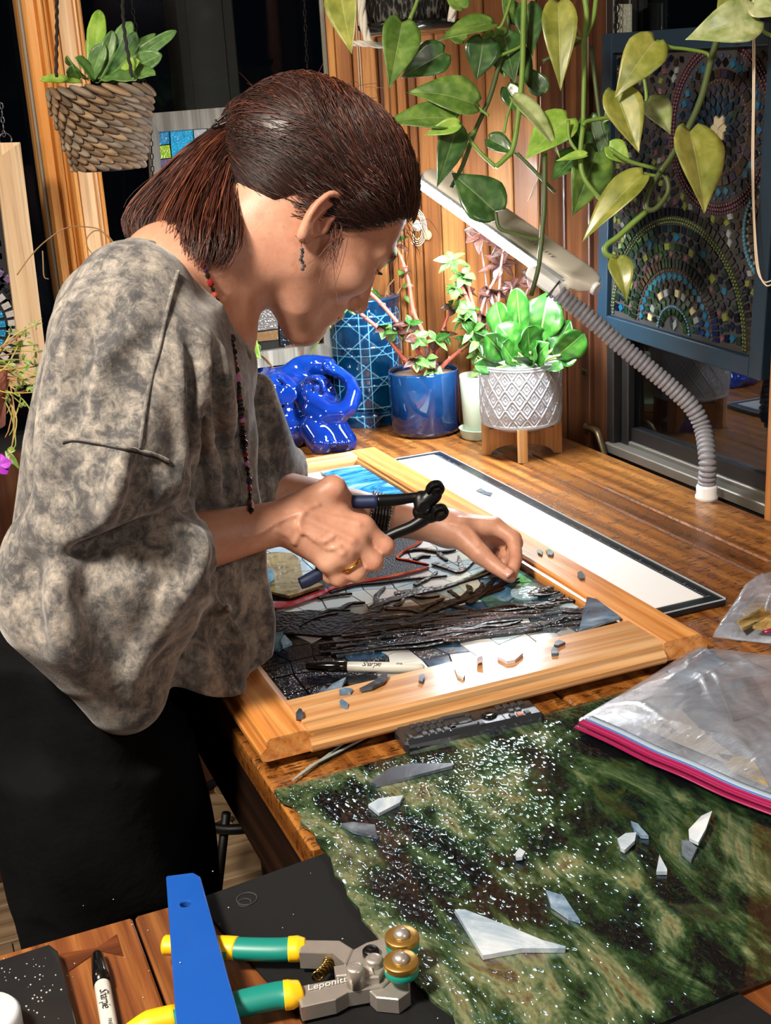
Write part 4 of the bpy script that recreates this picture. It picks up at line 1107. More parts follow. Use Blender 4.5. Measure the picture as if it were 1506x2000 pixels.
b.prism([onz(x, y, ZA + .004)[:2] for x, y in MPX], ZA + .003, ZA + .0052); part('mountain', b, G_mount, art)
ribbon('red_edge', [(500, 1182), (560, 1184), (610, 1168), (670, 1146), (760, 1130), (838, 1111)], .019, .004, G_red, ZA + .005)
ribbon('red_edge', [(800, 1041), (822, 1050), (818, 1062), (776, 1090), (800, 1098), (838, 1106)], .005, .003, G_red, ZA + .005)
BR = [([(40, 345), (200, 335), (420, 345), (600, 320), (760, 290), (880, 260), (1000, 225)], 38, 11), ([(60, 385), (300, 400), (430, 388), (620, 375), (760, 340)], 40, 10), ([(60, 365), (250, 372), (420, 370), (560, 350)], 30, 12),
      ([(430, 390), (470, 330), (500, 290), (560, 270), (640, 250), (760, 225), (850, 190), (940, 150)], 22, 6), ([(500, 290), (485, 262), (522, 222)], 10, 4), ([(255, 268), (330, 255), (388, 250)], 7, 4),
      ([(300, 245), (400, 215), (500, 205), (620, 190), (770, 178)], 6, 4), ([(640, 215), (700, 185), (732, 158)], 7, 4), ([(718, 128), (790, 155), (830, 160), (892, 102)], 9, 5), ([(832, 160), (825, 130), (815, 98)], 8, 4), ([(640, 112), (668, 98), (704, 98)], 8, 5),
      ([(600, 78), (660, 70), (740, 80), (806, 74)], 8, 5), ([(735, 82), (752, 100), (772, 114)], 8, 5), ([(560, 250), (620, 240), (700, 230), (800, 210), (900, 180), (950, 160)], 12, 6), ([(760, 290), (830, 268), (862, 232), (848, 215)], 10, 6),
      ([(800, 300), (850, 312), (905, 332)], 9, 4), ([(610, 362), (720, 320), (800, 290), (900, 250), (962, 190)], 13, 5), ([(440, 340), (520, 350), (612, 345)], 12, 5), ([(520, 310), (600, 315), (655, 326)], 11, 4), ([(170, 382), (250, 345), (332, 330)], 8, 4),
      ([(855, 292), (930, 240), (1000, 210), (1062, 188)], 10, 5), ([(650, 330), (700, 300), (760, 270)], 9, 4), ([(560, 300), (585, 285), (600, 262)], 8, 4), ([(330, 320), (380, 290), (440, 285)], 8, 4), ([(240, 345), (300, 318), (380, 318)], 8, 4), ([(110, 395), (150, 372)], 8, 4),
      ([(540, 388), (600, 395), (632, 418)], 8, 3), ([(440, 430), (520, 430), (600, 425)], 7, 4), ([(640, 262), (690, 268), (740, 262)], 7, 3), ([(780, 240), (810, 262), (838, 275)], 7, 3), ([(880, 250), (905, 225), (912, 205)], 7, 3), ([(700, 345), (760, 352), (820, 345)], 7, 3)]
for pts, w0, w1 in BR: ribbon('branch', [z7(*p) for p in pts], w0 * .00036 * 2.3, w1 * .00036 * 2.3, G_brown, ZA + .0032 + random.random() * .0012)
for k in range(60):      # sprays of thin dark and silvery strips sweeping to the right
    t = (k % 30) / 29; a0 = np.array(z7(250 + 560 * random.random(), 0)); top = (370 - .0, 0)
    x0 = 240 + 700 * random.random(); L_ = 150 + 330 * random.random(); pts = []
    off = (t - .5) * 130
    for s__ in np.linspace(0, 1, 5):
        x = x0 + L_ * s__; ymid = 445 - (x - 240) * .115; spread = 1.0 - .1 * (x - 240) / 1000
        pts.append(z7(min(x, 1345), ymid + off * spread + random.uniform(-7, 7)))
    m_ = (G_silver, G_slate, G_silver, G_brown)[k % 4]; ribbon('glass_strip', pts, random.uniform(.004, .008), .0025, m_, ZA + .003 + random.random() * .0015)
for k in range(26):
    x0 = 1080 + 170 * random.random(); y0 = 235 + 140 * random.random(); a_ = random.uniform(-.5, .15); L_ = random.uniform(40, 110)
    ribbon('glass_strip', [z7(x0, y0), z7(x0 + L_ * .5, y0 + L_ * .5 * a_ + random.uniform(-6, 6)), z7(min(1400, x0 + L_), y0 + L_ * a_)], .0045, .002, (G_brown, G_slate, G_silver)[k % 3], ZA + .003 + random.random() * .002)
b = MB(); b.prism([onz(1028 + 31 * math.cos(t), 1158 + 13 * math.sin(t), ZA + .004)[:2] for t in np.linspace(0, 2 * PI, 25)[:-1]], ZA + .003, ZA + .0055, inset=.001); part('moon', b, glassy('moon_opal_glass', '8fb2bf', .15, .15, 60, .4, 200), art)

# ---- loose glass shards, each its own thing
S_blue = swirl('grey_blue_wisp_glass', ['3d4d60', '66809a', '9db4c8']); S_dark = swirl('dark_slate_wisp_glass', ['20262e', '3f4a58', '76838f'], rough=.3); S_pale = swirl('pale_wisp_glass', ['7f97ad', 'b4c3cf', 'd9dfe2'])
S_sky = swirl('sky_blue_wisp_glass', ['4f93b8', '8cc3de', 'bfe0ee']); S_iri = glassy('iridescent_white_glass', 'd9d2dc', .1, .1)
def shard(lab, pts, z, mat, grp=None, th=.0032, tilt=0.0, cat='glass shard'):
    q = np.array([onz(x, y, z + th) for x, y in pts]); 
    V = np.concatenate([q, q]); n = len(q); c = q.mean(0)
    V[:n, 2] = z; V[n:, 2] = z + th
    if tilt:
        d = (q[:, :2] - c[:2]) @ np.array([.6, -.8]); h = (d - d.min()) * tilt; V[:n, 2] += h; V[n:, 2] += h
    ar = sum(q[i][0] * q[(i + 1) % n][1] - q[(i + 1) % n][0] * q[i][1] for i in range(n))
    F = [tuple(range(n))[::-1], tuple(range(n, 2 * n))] + [(i, (i + 1) % n, n + (i + 1) % n, n + i) for i in range(n)]
    if ar < 0: F = [f[::-1] for f in F]
    b = MB(); b.add(V, F); o = part('glass_shard', b, mat); tag(o, lab, cat, grp); return o
FT = ZF + .0003; AT_ = ZA + .007
shard('small dark rounded shard, left of the two on the frame by the fingertips', [(1049, 1073), (1054, 1072), (1060, 1077), (1058, 1083), (1051, 1079)], FT, S_dark)
shard('small grey shard, right of the two on the frame by the fingertips', [(1066, 1074), (1073, 1072), (1081, 1077), (1079, 1084), (1071, 1083)], FT, S_dark)
shard('black leaf-shaped shard alone on the right frame stile beside the light pad', [(1128, 1117), (1136, 1115), (1141, 1122), (1141, 1129), (1133, 1129), (1128, 1123)], FT, S_dark)
shard('large blue-grey triangular shard leaning over the right inner frame corner', [(1147, 1165), (1166, 1171), (1212, 1209), (1131, 1233)], FT - .004, S_blue, tilt=.05)
shard('dark wedge shard near the right end of the lower frame rail', [(1084, 1253), (1092, 1249), (1104, 1254), (1090, 1260), (1082, 1259)], FT, S_dark)
shard('small pointed grey shard just below the dark wedge on the lower rail', [(1076, 1270), (1081, 1262), (1090, 1268), (1089, 1276), (1077, 1276)], FT, S_dark)
shard('glaring white square tile lying on the lower frame rail', [(971, 1281), (993, 1268), (1022, 1274), (1006, 1288), (990, 1291)], FT, S_iri, th=.004, cat='glass tile')
shard('bright upright sliver beside the white square tile on the rail', [(932, 1284), (942, 1282), (944, 1295), (931, 1296)], FT, S_iri, tilt=.4)
shard('curved pale chip on the middle of the lower frame rail', [(887, 1301), (892, 1299), (898, 1312), (908, 1318), (905, 1324), (893, 1317)], FT, S_pale)
shard('dark hooked chip on the lower rail below the marker tip', [(818, 1319), (822, 1317), (829, 1316), (829, 1323), (825, 1331), (818, 1329)], FT, S_dark)
shard('long curved black shard overhanging the lower rail below the marker', [(702, 1344), (716, 1338), (733, 1329), (745, 1318), (756, 1316), (757, 1323), (748, 1334), (727, 1344), (706, 1348)], FT, S_dark, tilt=.12)
shard('grey-blue flat chip at the inner edge of the lower rail', [(662, 1347), (670, 1342), (689, 1345), (684, 1352), (663, 1353)], FT, S_blue)
shard('small facetted chip on the lower rail near the left corner', [(663, 1368), (668, 1365), (679, 1372), (677, 1380), (664, 1376)], FT, S_blue)
shard('dark blue tooth-shaped chip standing nearest the left frame corner', [(578, 1392), (584, 1383), (590, 1385), (592, 1396), (578, 1399)], FT, S_dark, th=.005)
shard('blue wedge shard lying on the glitter glass by the inner lower edge', [(632, 1352), (650, 1335), (676, 1324), (668, 1346), (640, 1352)], AT_, S_blue, tilt=.2)
shard('small dark blue triangular shard left of the blue wedge', [(620, 1356), (633, 1338), (641, 1350)], AT_, S_dark)
shard('stacked sky-blue shard poking out from under the shirt hem', [(516, 1240), (552, 1236), (560, 1262), (545, 1275), (516, 1266)], AT_, S_sky, tilt=.1)
shard('pointed sky-blue shard leaning on the stack by the shirt hem', [(549, 1252), (556, 1239), (571, 1264), (553, 1270)], AT_ + .004, S_sky, tilt=.2)
shard('sky-blue shard beside the brown glass under the left sleeve', [(503, 1114), (534, 1114), (536, 1138), (520, 1150), (503, 1150)], AT_ + .006, S_sky, tilt=.1)
S_amber = swirl('amber_streaky_glass', ['4a3a20', '8d7440', 'c0a86c', '6b5a30'], (10, 22, 10))
shard('brown amber-streaked glass piece lying under the nippers handle', [(500, 1082), (540, 1078), (572, 1080), (585, 1092), (592, 1128), (632, 1142), (566, 1164), (500, 1148)], AT_ + .001, S_amber, th=.0035, cat='glass piece')
S_bsw = swirl('bright_blue_swirl_glass', ['0b3a66', '1f6fa8', '5fa9d2', 'cfe6f2'], (6, 16, 6), 1.0, .08, 3.5)
shard('blue and white swirled glass rectangle at the far end of the frame', [(628, 921), (714, 905), (808, 962), (790, 978), (700, 975)], ZA + .004, S_bsw, th=.0035, cat='glass piece')
# on the big sheet
GT = .0073
shard('long slim dark shard near the far left edge of the green glass sheet', [(722, 1527), (762, 1499), (800, 1491), (884, 1490), (884, 1495), (800, 1517), (735, 1532)], GT, S_dark)
shard('pale four-sided shard below the long slim one on the green sheet', [(719, 1571), (740, 1559), (788, 1553), (781, 1567), (740, 1588)], GT, S_pale)
shard('dark triangular shard near the left rough edge of the green sheet', [(666, 1608), (690, 1605), (732, 1610), (737, 1634), (690, 1622)], GT, S_dark)
shard('tiny pale-tipped shard alone in the middle of the green sheet', [(1006, 1668), (1014, 1655), (1026, 1666), (1020, 1677), (1008, 1676)], GT, S_pale, tilt=.2)
shard('curled white chip left of the small blue sliver on the green sheet', [(1206, 1638), (1222, 1628), (1243, 1629), (1240, 1646), (1220, 1664), (1212, 1658)], GT, S_pale, tilt=.15)
shard('small blue sliver right of the curled white chip', [(1232, 1603), (1245, 1608), (1267, 1632), (1252, 1631), (1238, 1618)], GT, S_blue)
shard('small white pointed triangle shard standing clear of the others', [(1288, 1669), (1303, 1697), (1303, 1702), (1282, 1702)], GT, S_pale)
shard('tall white sail-shaped shard leaning upright near the right edge', [(1345, 1620), (1370, 1596), (1391, 1591), (1378, 1630), (1364, 1656), (1346, 1640)], GT, S_pale, tilt=.35)
shard('dark broken shard lying at the foot of the white sail-shaped shard', [(1330, 1640), (1344, 1641), (1362, 1655), (1350, 1680), (1332, 1664)], GT, S_dark)
shard('blue lozenge shard in the middle of the green sheet', [(1066, 1738), (1101, 1749), (1133, 1797), (1110, 1790), (1076, 1766)], GT, S_blue)
shard('largest pale blue triangular shard on the green sheet', [(888, 1776), (908, 1776), (1000, 1811), (1060, 1836), (1105, 1848), (1104, 1852), (1020, 1852), (943, 1866)], GT, S_pale, th=.004)

# ---- light pad
pad_w = plain('white_light_panel', 'f2f4f5', .35, 0, .01)
pr, pn, pt_ = onz(1420, 1170, .009)[0], onz(1420, 1170, .009)[1], onz(865, 880, .009)[1]
pd = thing('light_pad', 'thin light pad with black ruled border and blank white panel under the frame', 'light pad', ((pr + .45) / 2, (pn + pt_) / 2, 0))
b = MB(); b.box((.52, pn, .0), (pr, pt_, .0085), bev=.002); part('case', b, plain('black_pad_case', '14171b', .3, 0, .3, coat=.3), pd)
b = MB(); b.box((.535, pn + .020, .0085), (pr - .020, pt_ - .016, .0093)); part('panel', b, pad_w, pd)
b = MB(); b.box((.52, pn, .0085), (pr, pn + .0016, .0098)); b.box((pr - .0016, pn, .0085), (pr, pt_, .0098)); b.box((.52, pt_ - .0016, .0085), (pr, pt_, .0098)); part('clear_rim', b, plain('clear_acrylic_rim', 'aebcc4', .1, 0, .1), pd)
M_tick = plain('grey_ruler_tick', '8a9298', .5); b = MB()
k = 0; y = pn + .02
while y < pt_ - .02:
    b.box((pr - .019, y, .0085), (pr - (.010 if k % 10 == 0 else .0145 if k % 5 else .0125), y + .0006, .0088)); y += .005; k += 1
part('ruler_ticks', b, M_tick, pd, kind='stuff')
shard('tiny black shard lying alone on the white light panel', [(930, 957), (940, 953), (951, 960), (962, 962), (958, 968), (945, 964)], .0094, S_dark, th=.002)

# ---- the big green glass sheet
def sheet_mat():
    t = NT('green_streaky_ripple_glass'); v = t.coords((3.9, 1.5, 3), rot=(0, 0, .42)); 
    a = t.noise(v, 2.0, 6, .62, 1.6); b2 = t.noise(t.coords((9, 3, 9), rot=(0, 0, .5)), 2.2, 6, .65, 1.8)
    f = t.math('ADD', t.math('MULTIPLY', a, .6), t.math('MULTIPLY', b2, .4))
    c = t.ramp(f, [(.36, '07090b'), (.45, '0d1413'), (.495, '22391c'), (.53, '4f5f3c'), (.565, '85845a'), (.60, '6a5636'), (.66, '141c15')])
    t.color(c); t.set(Roughness=.07); t.b.inputs['Specular IOR Level'].default_value = .85; t.b.inputs['Specular Tint'].default_value = (.62, .76, 1, 1); t.b.inputs['Coat Weight'].default_value = 1.0; t.b.inputs['Coat Roughness'].default_value = .03; t.b.inputs['Coat Tint'].default_value = (.8, .9, 1, 1)
    vo = t.n('ShaderNodeTexVoronoi', feature='SMOOTH_F1'); vo.inputs['Scale'].default_value = 1.0; vo.inputs['Smoothness'].default_value = .6; t.l(t.coords((230, 120, 200), rot=(0, 0, .42)), vo.inputs['Vector']); r1 = vo.outputs['Distance']; r2 = t.noise(t.coords((50, 24, 60), rot=(0, 0, .42)), 1.0, 3)
    # iridised finish: a thin film catching the lamp in blue and violet
    t.b.inputs['Thin Film Thickness'].default_value = 420; t.b.inputs['Thin Film IOR'].default_value = 1.9
    sp = t.n('ShaderNodeSeparateXYZ'); t.l(t.coords(), sp.inputs[0]); big = t.noise(t.coords((5, 3, 5)), 1.0, 3)
    msk = t.math('MAXIMUM', t.math('ADD', t.math('SUBTRACT', t.math('MULTIPLY', big, 1.5), .25), t.math('MULTIPLY', sp.outputs[0], -3.0)), .10, True)      # the rippled relief fades toward the smooth side of the sheet
    t.bump(t.math('MULTIPLY', t.math('ADD', r1, t.math('MULTIPLY', r2, 2.6)), msk), 1.0, .0024); return t.m
A_, B_, C_, D_ = onz(535, 1540, .008), onz(1300, 1326, .008), onz(1499, 1907, .008), onz(880, 2000, .008)
topd = nrm(B_ - A_); botd = nrm(onz(1278, 2000, .008) - C_)
Bx = A_ + topd * ((.76 - A_[0]) / topd[0]); Cx = C_ - botd * ((C_[0] - .75) / botd[0]) if botd[0] > 0 else C_ + botd * ((.75 - C_[0]) / botd[0])
Dd = nrm(D_ - A_); 
tt = ((C_[0] - A_[0]) * botd[1] - (C_[1] - A_[1]) * botd[0]) / (Dd[0] * botd[1] - Dd[1] * botd[0]); Dx = A_ + Dd * tt
ring = [A_]
for s__ in np.linspace(0, 1, 40)[1:-1]:
    q = A_ * (1 - s__) + Dx * s__; ring.append(q + V3(random.uniform(-.003, .003) + .004 * math.sin(s__ * 9), 0, 0))
ring += [Dx, Cx, Bx]
b = MB(); b.prism([p[:2] for p in ring], .0036, .0068, inset=.0006)
sh = part('glass_sheet', b, sheet_mat()); tag(sh, 'large rippled green, black and amber art-glass sheet spread across counter and table', 'glass sheet')
# ---- remote control
def quad_basis(pl, pr_, pn_): o = np.array(pl); u = np.array(pr_) - o; v = np.array(pn_) - o; return o, u, v
ro, ru, rv = quad_basis(onz(768, 1419, .016), onz(1036, 1363, .016), onz(794, 1450, .016)); 
ru_n, L_r, W_r = nrm(ru), np.linalg.norm(ru), np.linalg.norm(rv); rv_n = V3(ru_n[1], -ru_n[0], 0)
rc = thing('remote_control', 'black television remote with many small buttons between frame and green glass sheet', 'remote', tuple((ro + ru * .5 + rv * .5) * V3(1, 1, 0)))
Rm = np.stack([ru_n, rv_n, V3(0, 0, -1)], 1)
b = MB(); b.box((0, 0, 0), (L_r, W_r, .0155), R3=Rm, c=ro, bev=.004); part('case', b, plain('black_remote_case', '23262b', .3, 0, .1, coat=.3), rc)
M_btn = plain('grey_remote_button', '32363c', .45)
def btn(x, y, w, h, m=M_btn, nm='button', hh=.0016): bb = MB(); bb.box((x * L_r, y * W_r, -hh), (x * L_r + w, y * W_r + h, .001), R3=Rm, c=ro, bev=.0007); part(nm, bb, m, rc)
for i in range(5):
    for j in range(3): btn(.10 + .05 * i + .02 * j, .12 + .27 * j, .0055, .0075)
btn(.045, .50, .004, .014); btn(.36, .40, .0055, .009); btn(.41, .38, .010, .011); btn(.47, .40, .0055, .009); btn(.33, .08, .026, .005); btn(.34, .72, .028, .006); btn(.49, .14, .006, .007); btn(.53, .72, .006, .008)
for i in range(4): btn(.72 + .055 * i, .10, .006, .007)
for i in range(2): btn(.78 + .05 * i, .40, .006, .007)
for i in range(3): btn(.76 + .055 * i, .68, .006, .007, plain('salmon_remote_button', 'b07a62', .5) if i == 1 else M_btn)
bb = MB(); bb.lathe([(.0075, -.0005), (.0085, .0012), (.007, .0022), (.003, .0016), (.0001, .0016)], c=ro + ru * .635 + rv * .48, n=24); part('navigation_disc', bb, plain('glossy_disc', '15171a', .12, 0, .1), rc, smooth=True)
for xx in (.52, .72): bb = MB(); bb.box((xx * L_r, 0.004, -.0002), (xx * L_r + .0008, W_r - .004, .0005), R3=Rm, c=ro); part('seam', bb, M_black_gap, rc)

# ---- clear acrylic strip leaning between frame and sheet
M_acry = thin_glass('clear_acrylic', (.9, .95, .96), 1.2, .02, .93); M_edge = plain('bright_glass_edge', '9aa39c', .15, 0, .1)
cs = thing('clear_glass_strip', 'clear glass offcut with bright edges by the left corner of the counter', 'glass strip', tuple(onz(650, 1480, 0)))
q = [onz(572, 1525, .004), onz(700, 1432, .004), onz(742, 1428, .004), onz(604, 1498, .004)]
b = MB(); b.prism([p[:2] for p in q], .0008, .004); part('pane', b, M_acry, cs)
b = MB(); b.tube([q[0] + V3(0, 0, .0005), q[1] + V3(0, 0, .0005)], .0011, 6); b.tube([q[3] + V3(0, 0, .0005), q[2] + V3(0, 0, .0005)], .0013, 6); b.tube([q[0] + V3(0, 0, .0005), q[3] + V3(0, 0, .0005)], .0009, 6); part('edge', b, M_edge, cs)

# ---- markers
M_mkw = plain('marker_white_barrel', 'c9c8be', .35, 0, .03); M_mkb = plain('marker_black_cap', '0d0d0e', .18, 0, .2, coat=.5); M_ink = plain('black_ink', '15151a', .6)
def marker(lab, p0, p1, r, up, flip=1):
    """p0 = cap end, p1 = far end of the barrel"""
    ax = nrm(p1 - p0); L = np.linalg.norm(p1 - p0); t = thing('marker_pen', lab, 'marker', tuple((p0 + p1) / 2 - np.array(up) * r))
    b = MB(); b.lathe([(.0001, 0), (r * .55, .0005), (r * .72, .004), (r * .95, L * .18), (r, L * .24), (r * 1.02, L * .355), (r * .6, L * .36)], c=p0, n=28, axis=ax); part('cap', b, M_mkb, t, smooth=True)
    b = MB(); b.lathe([(r * .9, L * .357), (r * .92, L * .362), (r * .92, L * .80), (r * .80, L * .93), (r * .62, L * .99), (r * .3, L), (.0001, L)], c=p0, n=28, axis=ax); part('barrel', b, M_mkw, t, smooth=True)
    v = nrm(np.cross(up, ax)) * 1; tp = p0 + ax * L * .56
    b = text_mb('Sharpie', r * 1.35, (0, 0, 0), V3(1, 0, 0), V3(0, 1, 0), 0, .35, space=.85)
    b2 = text_mb('FINE', r * .55, (L * .235, r * .1, 0), V3(1, 0, 0), V3(0, 1, 0), 0)
    VV = np.concatenate([b.verts(), b2.verts()]); n1 = b.n
    ang = VV[:, 1] / (r * .92) ; rr_ = r * 1.0
    W_ = tp + VV[:, :1] * ax * flip_x + (np.sin(ang) * rr_)[:, None] * v + (np.cos(ang) * rr_)[:, None] * np.array(up) + 0
    m = MB(); m.add(W_, b.f + [tuple(i + n1 for i in f) for f in b2.f]); part('lettering', m, M_ink, t)
    return t
flip_x = 1
upv = nrm(V3(0, -.55, .83))
p0, p1 = onz(597, 1301, ZA + .012), onz(829, 1304, ZA + .010)
marker('black-capped white marker lying on the mosaic inside the frame', p0, p1, .0062, nrm(upv - nrm(p1 - p0) * (upv @ nrm(p1 - p0))), -1)
p0, p1 = onz(189, 1861, .0065), onz(222, 2052, .0065)
marker('black-capped white marker lying on the near table beside the black slab', p0, p1, .0064, V3(0, 0, 1), -1)

# ---- black cutting mat, black slab, white corner of something smooth
M_mat = plain('black_rubber_mat', '0e0f10', .8, 0, .25, 200, bump=.2, bscale=900); M_mat.node_tree.nodes['Principled BSDF'].inputs['Specular IOR Level'].default_value = .25
q = [onz(380, 1757, .003), onz(645, 1662, .003)]
mdir = nrm(q[1] - q[0]); q += [q[1] + V3(.16, -.10, 0) , V3(.42, .40, 0), V3(.205, .40, 0), onz(440, 2000, .003)]
b = MB(); b.prism([p[:2] for p in q[:3]] + [(.50, .42), (.24, .42)], .0004, .003, inset=.0006)
mt = part('rubber_mat', b, M_mat); tag(mt, 'black rubber work mat under the teal handled nippers and glass sheet', 'mat')
b = MB(); tp = onz(482, 1756, .003); b.lathe([(.0085, .003), (.0088, .0036), (.0078, .0036), (.0076, .003)], c=(tp[0], tp[1], 0), n=30, close=True); b.lathe([(.0055, .003), (.0057, .0035), (.0049, .0035), (.0047, .003)], c=(tp[0] - .003, tp[1] - .004, 0), n=24, close=True); part('embossed_ring', b, plain('worn_rubber', '2c2d2f', .6), mt, smooth=True)
M_slab = plain('black_speckled_slab', '1b1c1e', .35, 0, .3, 60, coat=.3)
t = M_slab.node_tree
q = [onz(-60, 1893, .012), onz(95, 1843, .012), onz(112, 1856, .012), onz(165, 2060, .012), onz(-60, 2080, .012)]
b = MB(); b.prism([p[:2] for p in q], .0005, .012, inset=.002); sl = part('stone_slab', b, M_slab); tag(sl, 'black speckled slab with rounded corner lying on the table at lower left', 'slab')
M_chip = plain('pale_glass_dust', 'b9bab4', .6)
b = MB()
for k in range(55):
    x, y = random.uniform(0, 128), random.uniform(1870, 1995)
    if x > 100 + (y - 1850) * .25: continue
    p = onz(x, y, .012); s__ = random.uniform(.0002, .0006); b.box(p - V3(s__, s__, 0), p + V3(s__, s__, s__))
for k in range(45):
    x, y = random.uniform(120, 900), random.uniform(1700, 1990); p = onz(x, y, .0033); s__ = random.uniform(.0002, .0005); 
    if x < 330 : p = onz(x, y, .0006)
    b.box(p - V3(s__, s__, 0), p + V3(s__, s__, s__))
tag(part('glass_crumbs', b, M_chip, None), 'pale glass crumbs scattered over slab, table and mat', 'crumbs', kind='stuff')
p = onz(-22, 2030, .012); b = MB(); b.lathe([(.020, .012), (.024, .014), (.024, .030), (.021, .034), (.0001, .034)], c=(p[0], p[1], .0005), n=32)
tag(part('white_cap', b, plain('white_plastic', 'd3dae0', .3, 0, .03), None, smooth=True), 'white round plastic cap at the lower left edge, on the black slab', 'cap')

# ---- blue tapered handle with a hole lying across the teal nippers
M_bl = plain('blue_plastic', '0f4fa8', .38, 0, .05, coat=.15)
hz0, hz1 = .026, .040
q = [onz(324, 1711, hz0), onz(378, 1704, hz0), onz(392, 1712, hz0), onz(489, 2060, hz1), onz(348, 2060, hz1)]
n_ = nrm(np.cross(q[2] - q[0], q[4] - q[0])); n_ = n_ if n_[2] > 0 else -n_
bl = thing('plastic_bar', 'flat blue tapered plastic bar with a hole, propped across the teal nippers', 'bar', tuple(q[0] * V3(1, 1, 0)))
hc_ = onz(362, 1764, .029); rad_h = .0042
ringo = np.array(q); b = MB()
hole = [hc_ + nrm(q[2] - q[0]) * rad_h * math.cos(t) + np.cross(n_, nrm(q[2] - q[0])) * rad_h * math.sin(t) for t in np.linspace(0, 2 * PI, 21)[:-1]]
hole = [h - n_ * ((h - q[0]) @ n_) for h in hole]; 
bm = None
import bmesh
bm = bmesh.new(); ov = [bm.verts.new(p) for p in q]; hv = [bm.verts.new(p) for p in hole]
es = [bm.edges.new((ov[i], ov[(i + 1) % len(ov)])) for i in range(len(ov))] + [bm.edges.new((hv[i], hv[(i + 1) % len(hv)])) for i in range(len(hv))]
bmesh.ops.triangle_fill(bm, edges=es, use_beauty=True)
r_ = bmesh.ops.extrude_face_region(bm, geom=bm.faces[:]); bmesh.ops.translate(bm, verts=[g for g in r_['geom'] if isinstance(g, bmesh.types.BMVert)], vec=Vector(-n_ * .006)); bmesh.ops.recalc_face_normals(bm, faces=bm.faces[:])
bm.verts.index_update(); b.add([v.co[:] for v in bm.verts], [tuple(v.index for v in f.verts) for f in bm.faces]); bm.free()
ob = part('bar', b, M_bl, bl); bv = ob.modifiers.new('soft_edge', 'BEVEL'); bv.width = .0012; bv.segments = 2; bv.limit_method = 'ANGLE'
b = MB()
for (x, y) in ((352, 1880), (398, 1940), (404, 1941), (364, 1962)): p = onz(x, y, .0345); b.sphere(p, (.0007, .0007, .0003), 6, 4)
part('chips', b, M_chip, bl)
# ================================================================== NIPPERS
M_steel = plain('brushed_steel', 'b4afa8', .34, .65, .12, 90, bump=.1, bscale=300); M_brass = plain('bronze_wheel', 'c39a4e', .35, .85, .1, 120); M_teal = plain('teal_rubber_grip', '0e7f74', .42, 0, .05); M_yel = plain('yellow_rubber_grip', 'f0bd12', .45, 0, .04)
M_blk = plain('blackened_steel', '17181a', .35, .6, .2); M_navy = plain('navy_rubber_grip', '16264a', .5, 0, .08); M_gsp = plain('brassy_spring', 'a98a4a', .25, 1, .1); M_tr = plain('teal_rim', '12907c', .4)
tn = thing('wheeled_nippers', 'teal and yellow handled wheeled glass nippers lying on the black mat', 'nippers', tuple(onz(600, 1900, 0)))
def grip(nm, pts, zs, rad, mat, par, flat=.8): 
    b = MB(); P_ = spline([onz(x, y, z) for (x, y), z in zip(pts, zs)], 5); rr_ = np.interp(np.linspace(0, 1, len(P_)), np.linspace(0, 1, len(rad)), rad); b.tube(P_, rr_, 16, flat=flat, up=(0, 0, 1)); return part(nm, b, mat, par, smooth=True)
zu = .016
grip('grip_end', [(316, 1846), (322, 1846), (345, 1846)], [zu] * 3, [.004, .0085, .0085], M_yel, tn)
g1 = grip('grip', [(340, 1846), (400, 1848), (470, 1853), (540, 1855), (576, 1853)], [zu] * 5, [.0085, .0085, .0095, .0098, .0100], M_teal, tn)
grip('grip_band', [(420, 1849), (440, 1850), (462, 1852)], [zu] * 3, [.0094, .0096, .0098], M_yel, tn)
grip('grip_collar', [(564, 1854), (582, 1853), (597, 1852)], [zu] * 3, [.0106, .0108, .0085], M_yel, tn)
grip('grip_end', [(250, 2012), (290, 1998), (345, 1985)], [zu] * 3, [.005, .0095, .0095], M_yel, tn)
grip('grip', [(340, 1992), (420, 1972), (480, 1958), (540, 1945), (566, 1943)], [zu] * 5, [.0095, .0095, .0105, .0108, .0108], M_teal, tn)
grip('grip_collar', [(555, 1944), (568, 1942), (588, 1936)], [zu] * 3, [.0116, .0116, .0090], M_yel, tn)
def plate(nm, px, z0, z1, mat, par, bev=.0012):
    b = MB(); b.prism([onz(x, y, z1)[:2] for x, y in px], z0, z1, inset=bev); return part(nm, b, mat, par)
plate('upper_arm', [(584, 1835), (663, 1836), (690, 1853), (676, 1884), (650, 1862), (584, 1860)], .008, .022, M_steel, tn)
plate('lower_arm', [(576, 1928), (652, 1913), (716, 1912), (760, 1895), (766, 1872), (776, 1900), (748, 1926), (680, 1938), (655, 1952), (588, 1967)], .006, .018, M_steel, tn)
plate('jaw', [(690, 1854), (716, 1840), (758, 1829), (764, 1850), (757, 1880), (740, 1908), (700, 1912), (676, 1888)], .016, .024, M_steel, tn)
plate('lower_jaw', [(718, 1932), (748, 1910), (800, 1905), (801, 1935), (778, 1952), (735, 1948)], .004, .016, M_steel, tn)
plate('stop', [(652, 1886), (676, 1882), (678, 1904), (656, 1906)], .012, .021, M_steel, tn)
plate('stop', [(704, 1884), (726, 1886), (731, 1900), (704, 1906)], .016, .026, M_steel, tn)
def bolt(px, z0, z1, r, mat, nm='bolt'):
    p = onz(px[0], px[1], z1); b = MB(); b.lathe([(r, z0), (r, z1 - .0015), (r * .8, z1), (r * .25, z1 + .0003), (.0001, z1 - .0004)], c=(p[0], p[1], 0), n=22); return part(nm, b, mat, tn, smooth=True)
bolt((693, 1887), .018, .034, .0066, M_steel); bolt((730, 1870), .022, .030, .0065, M_steel); bolt((724, 1853), .023, .029, .0062, M_blk, 'screw')
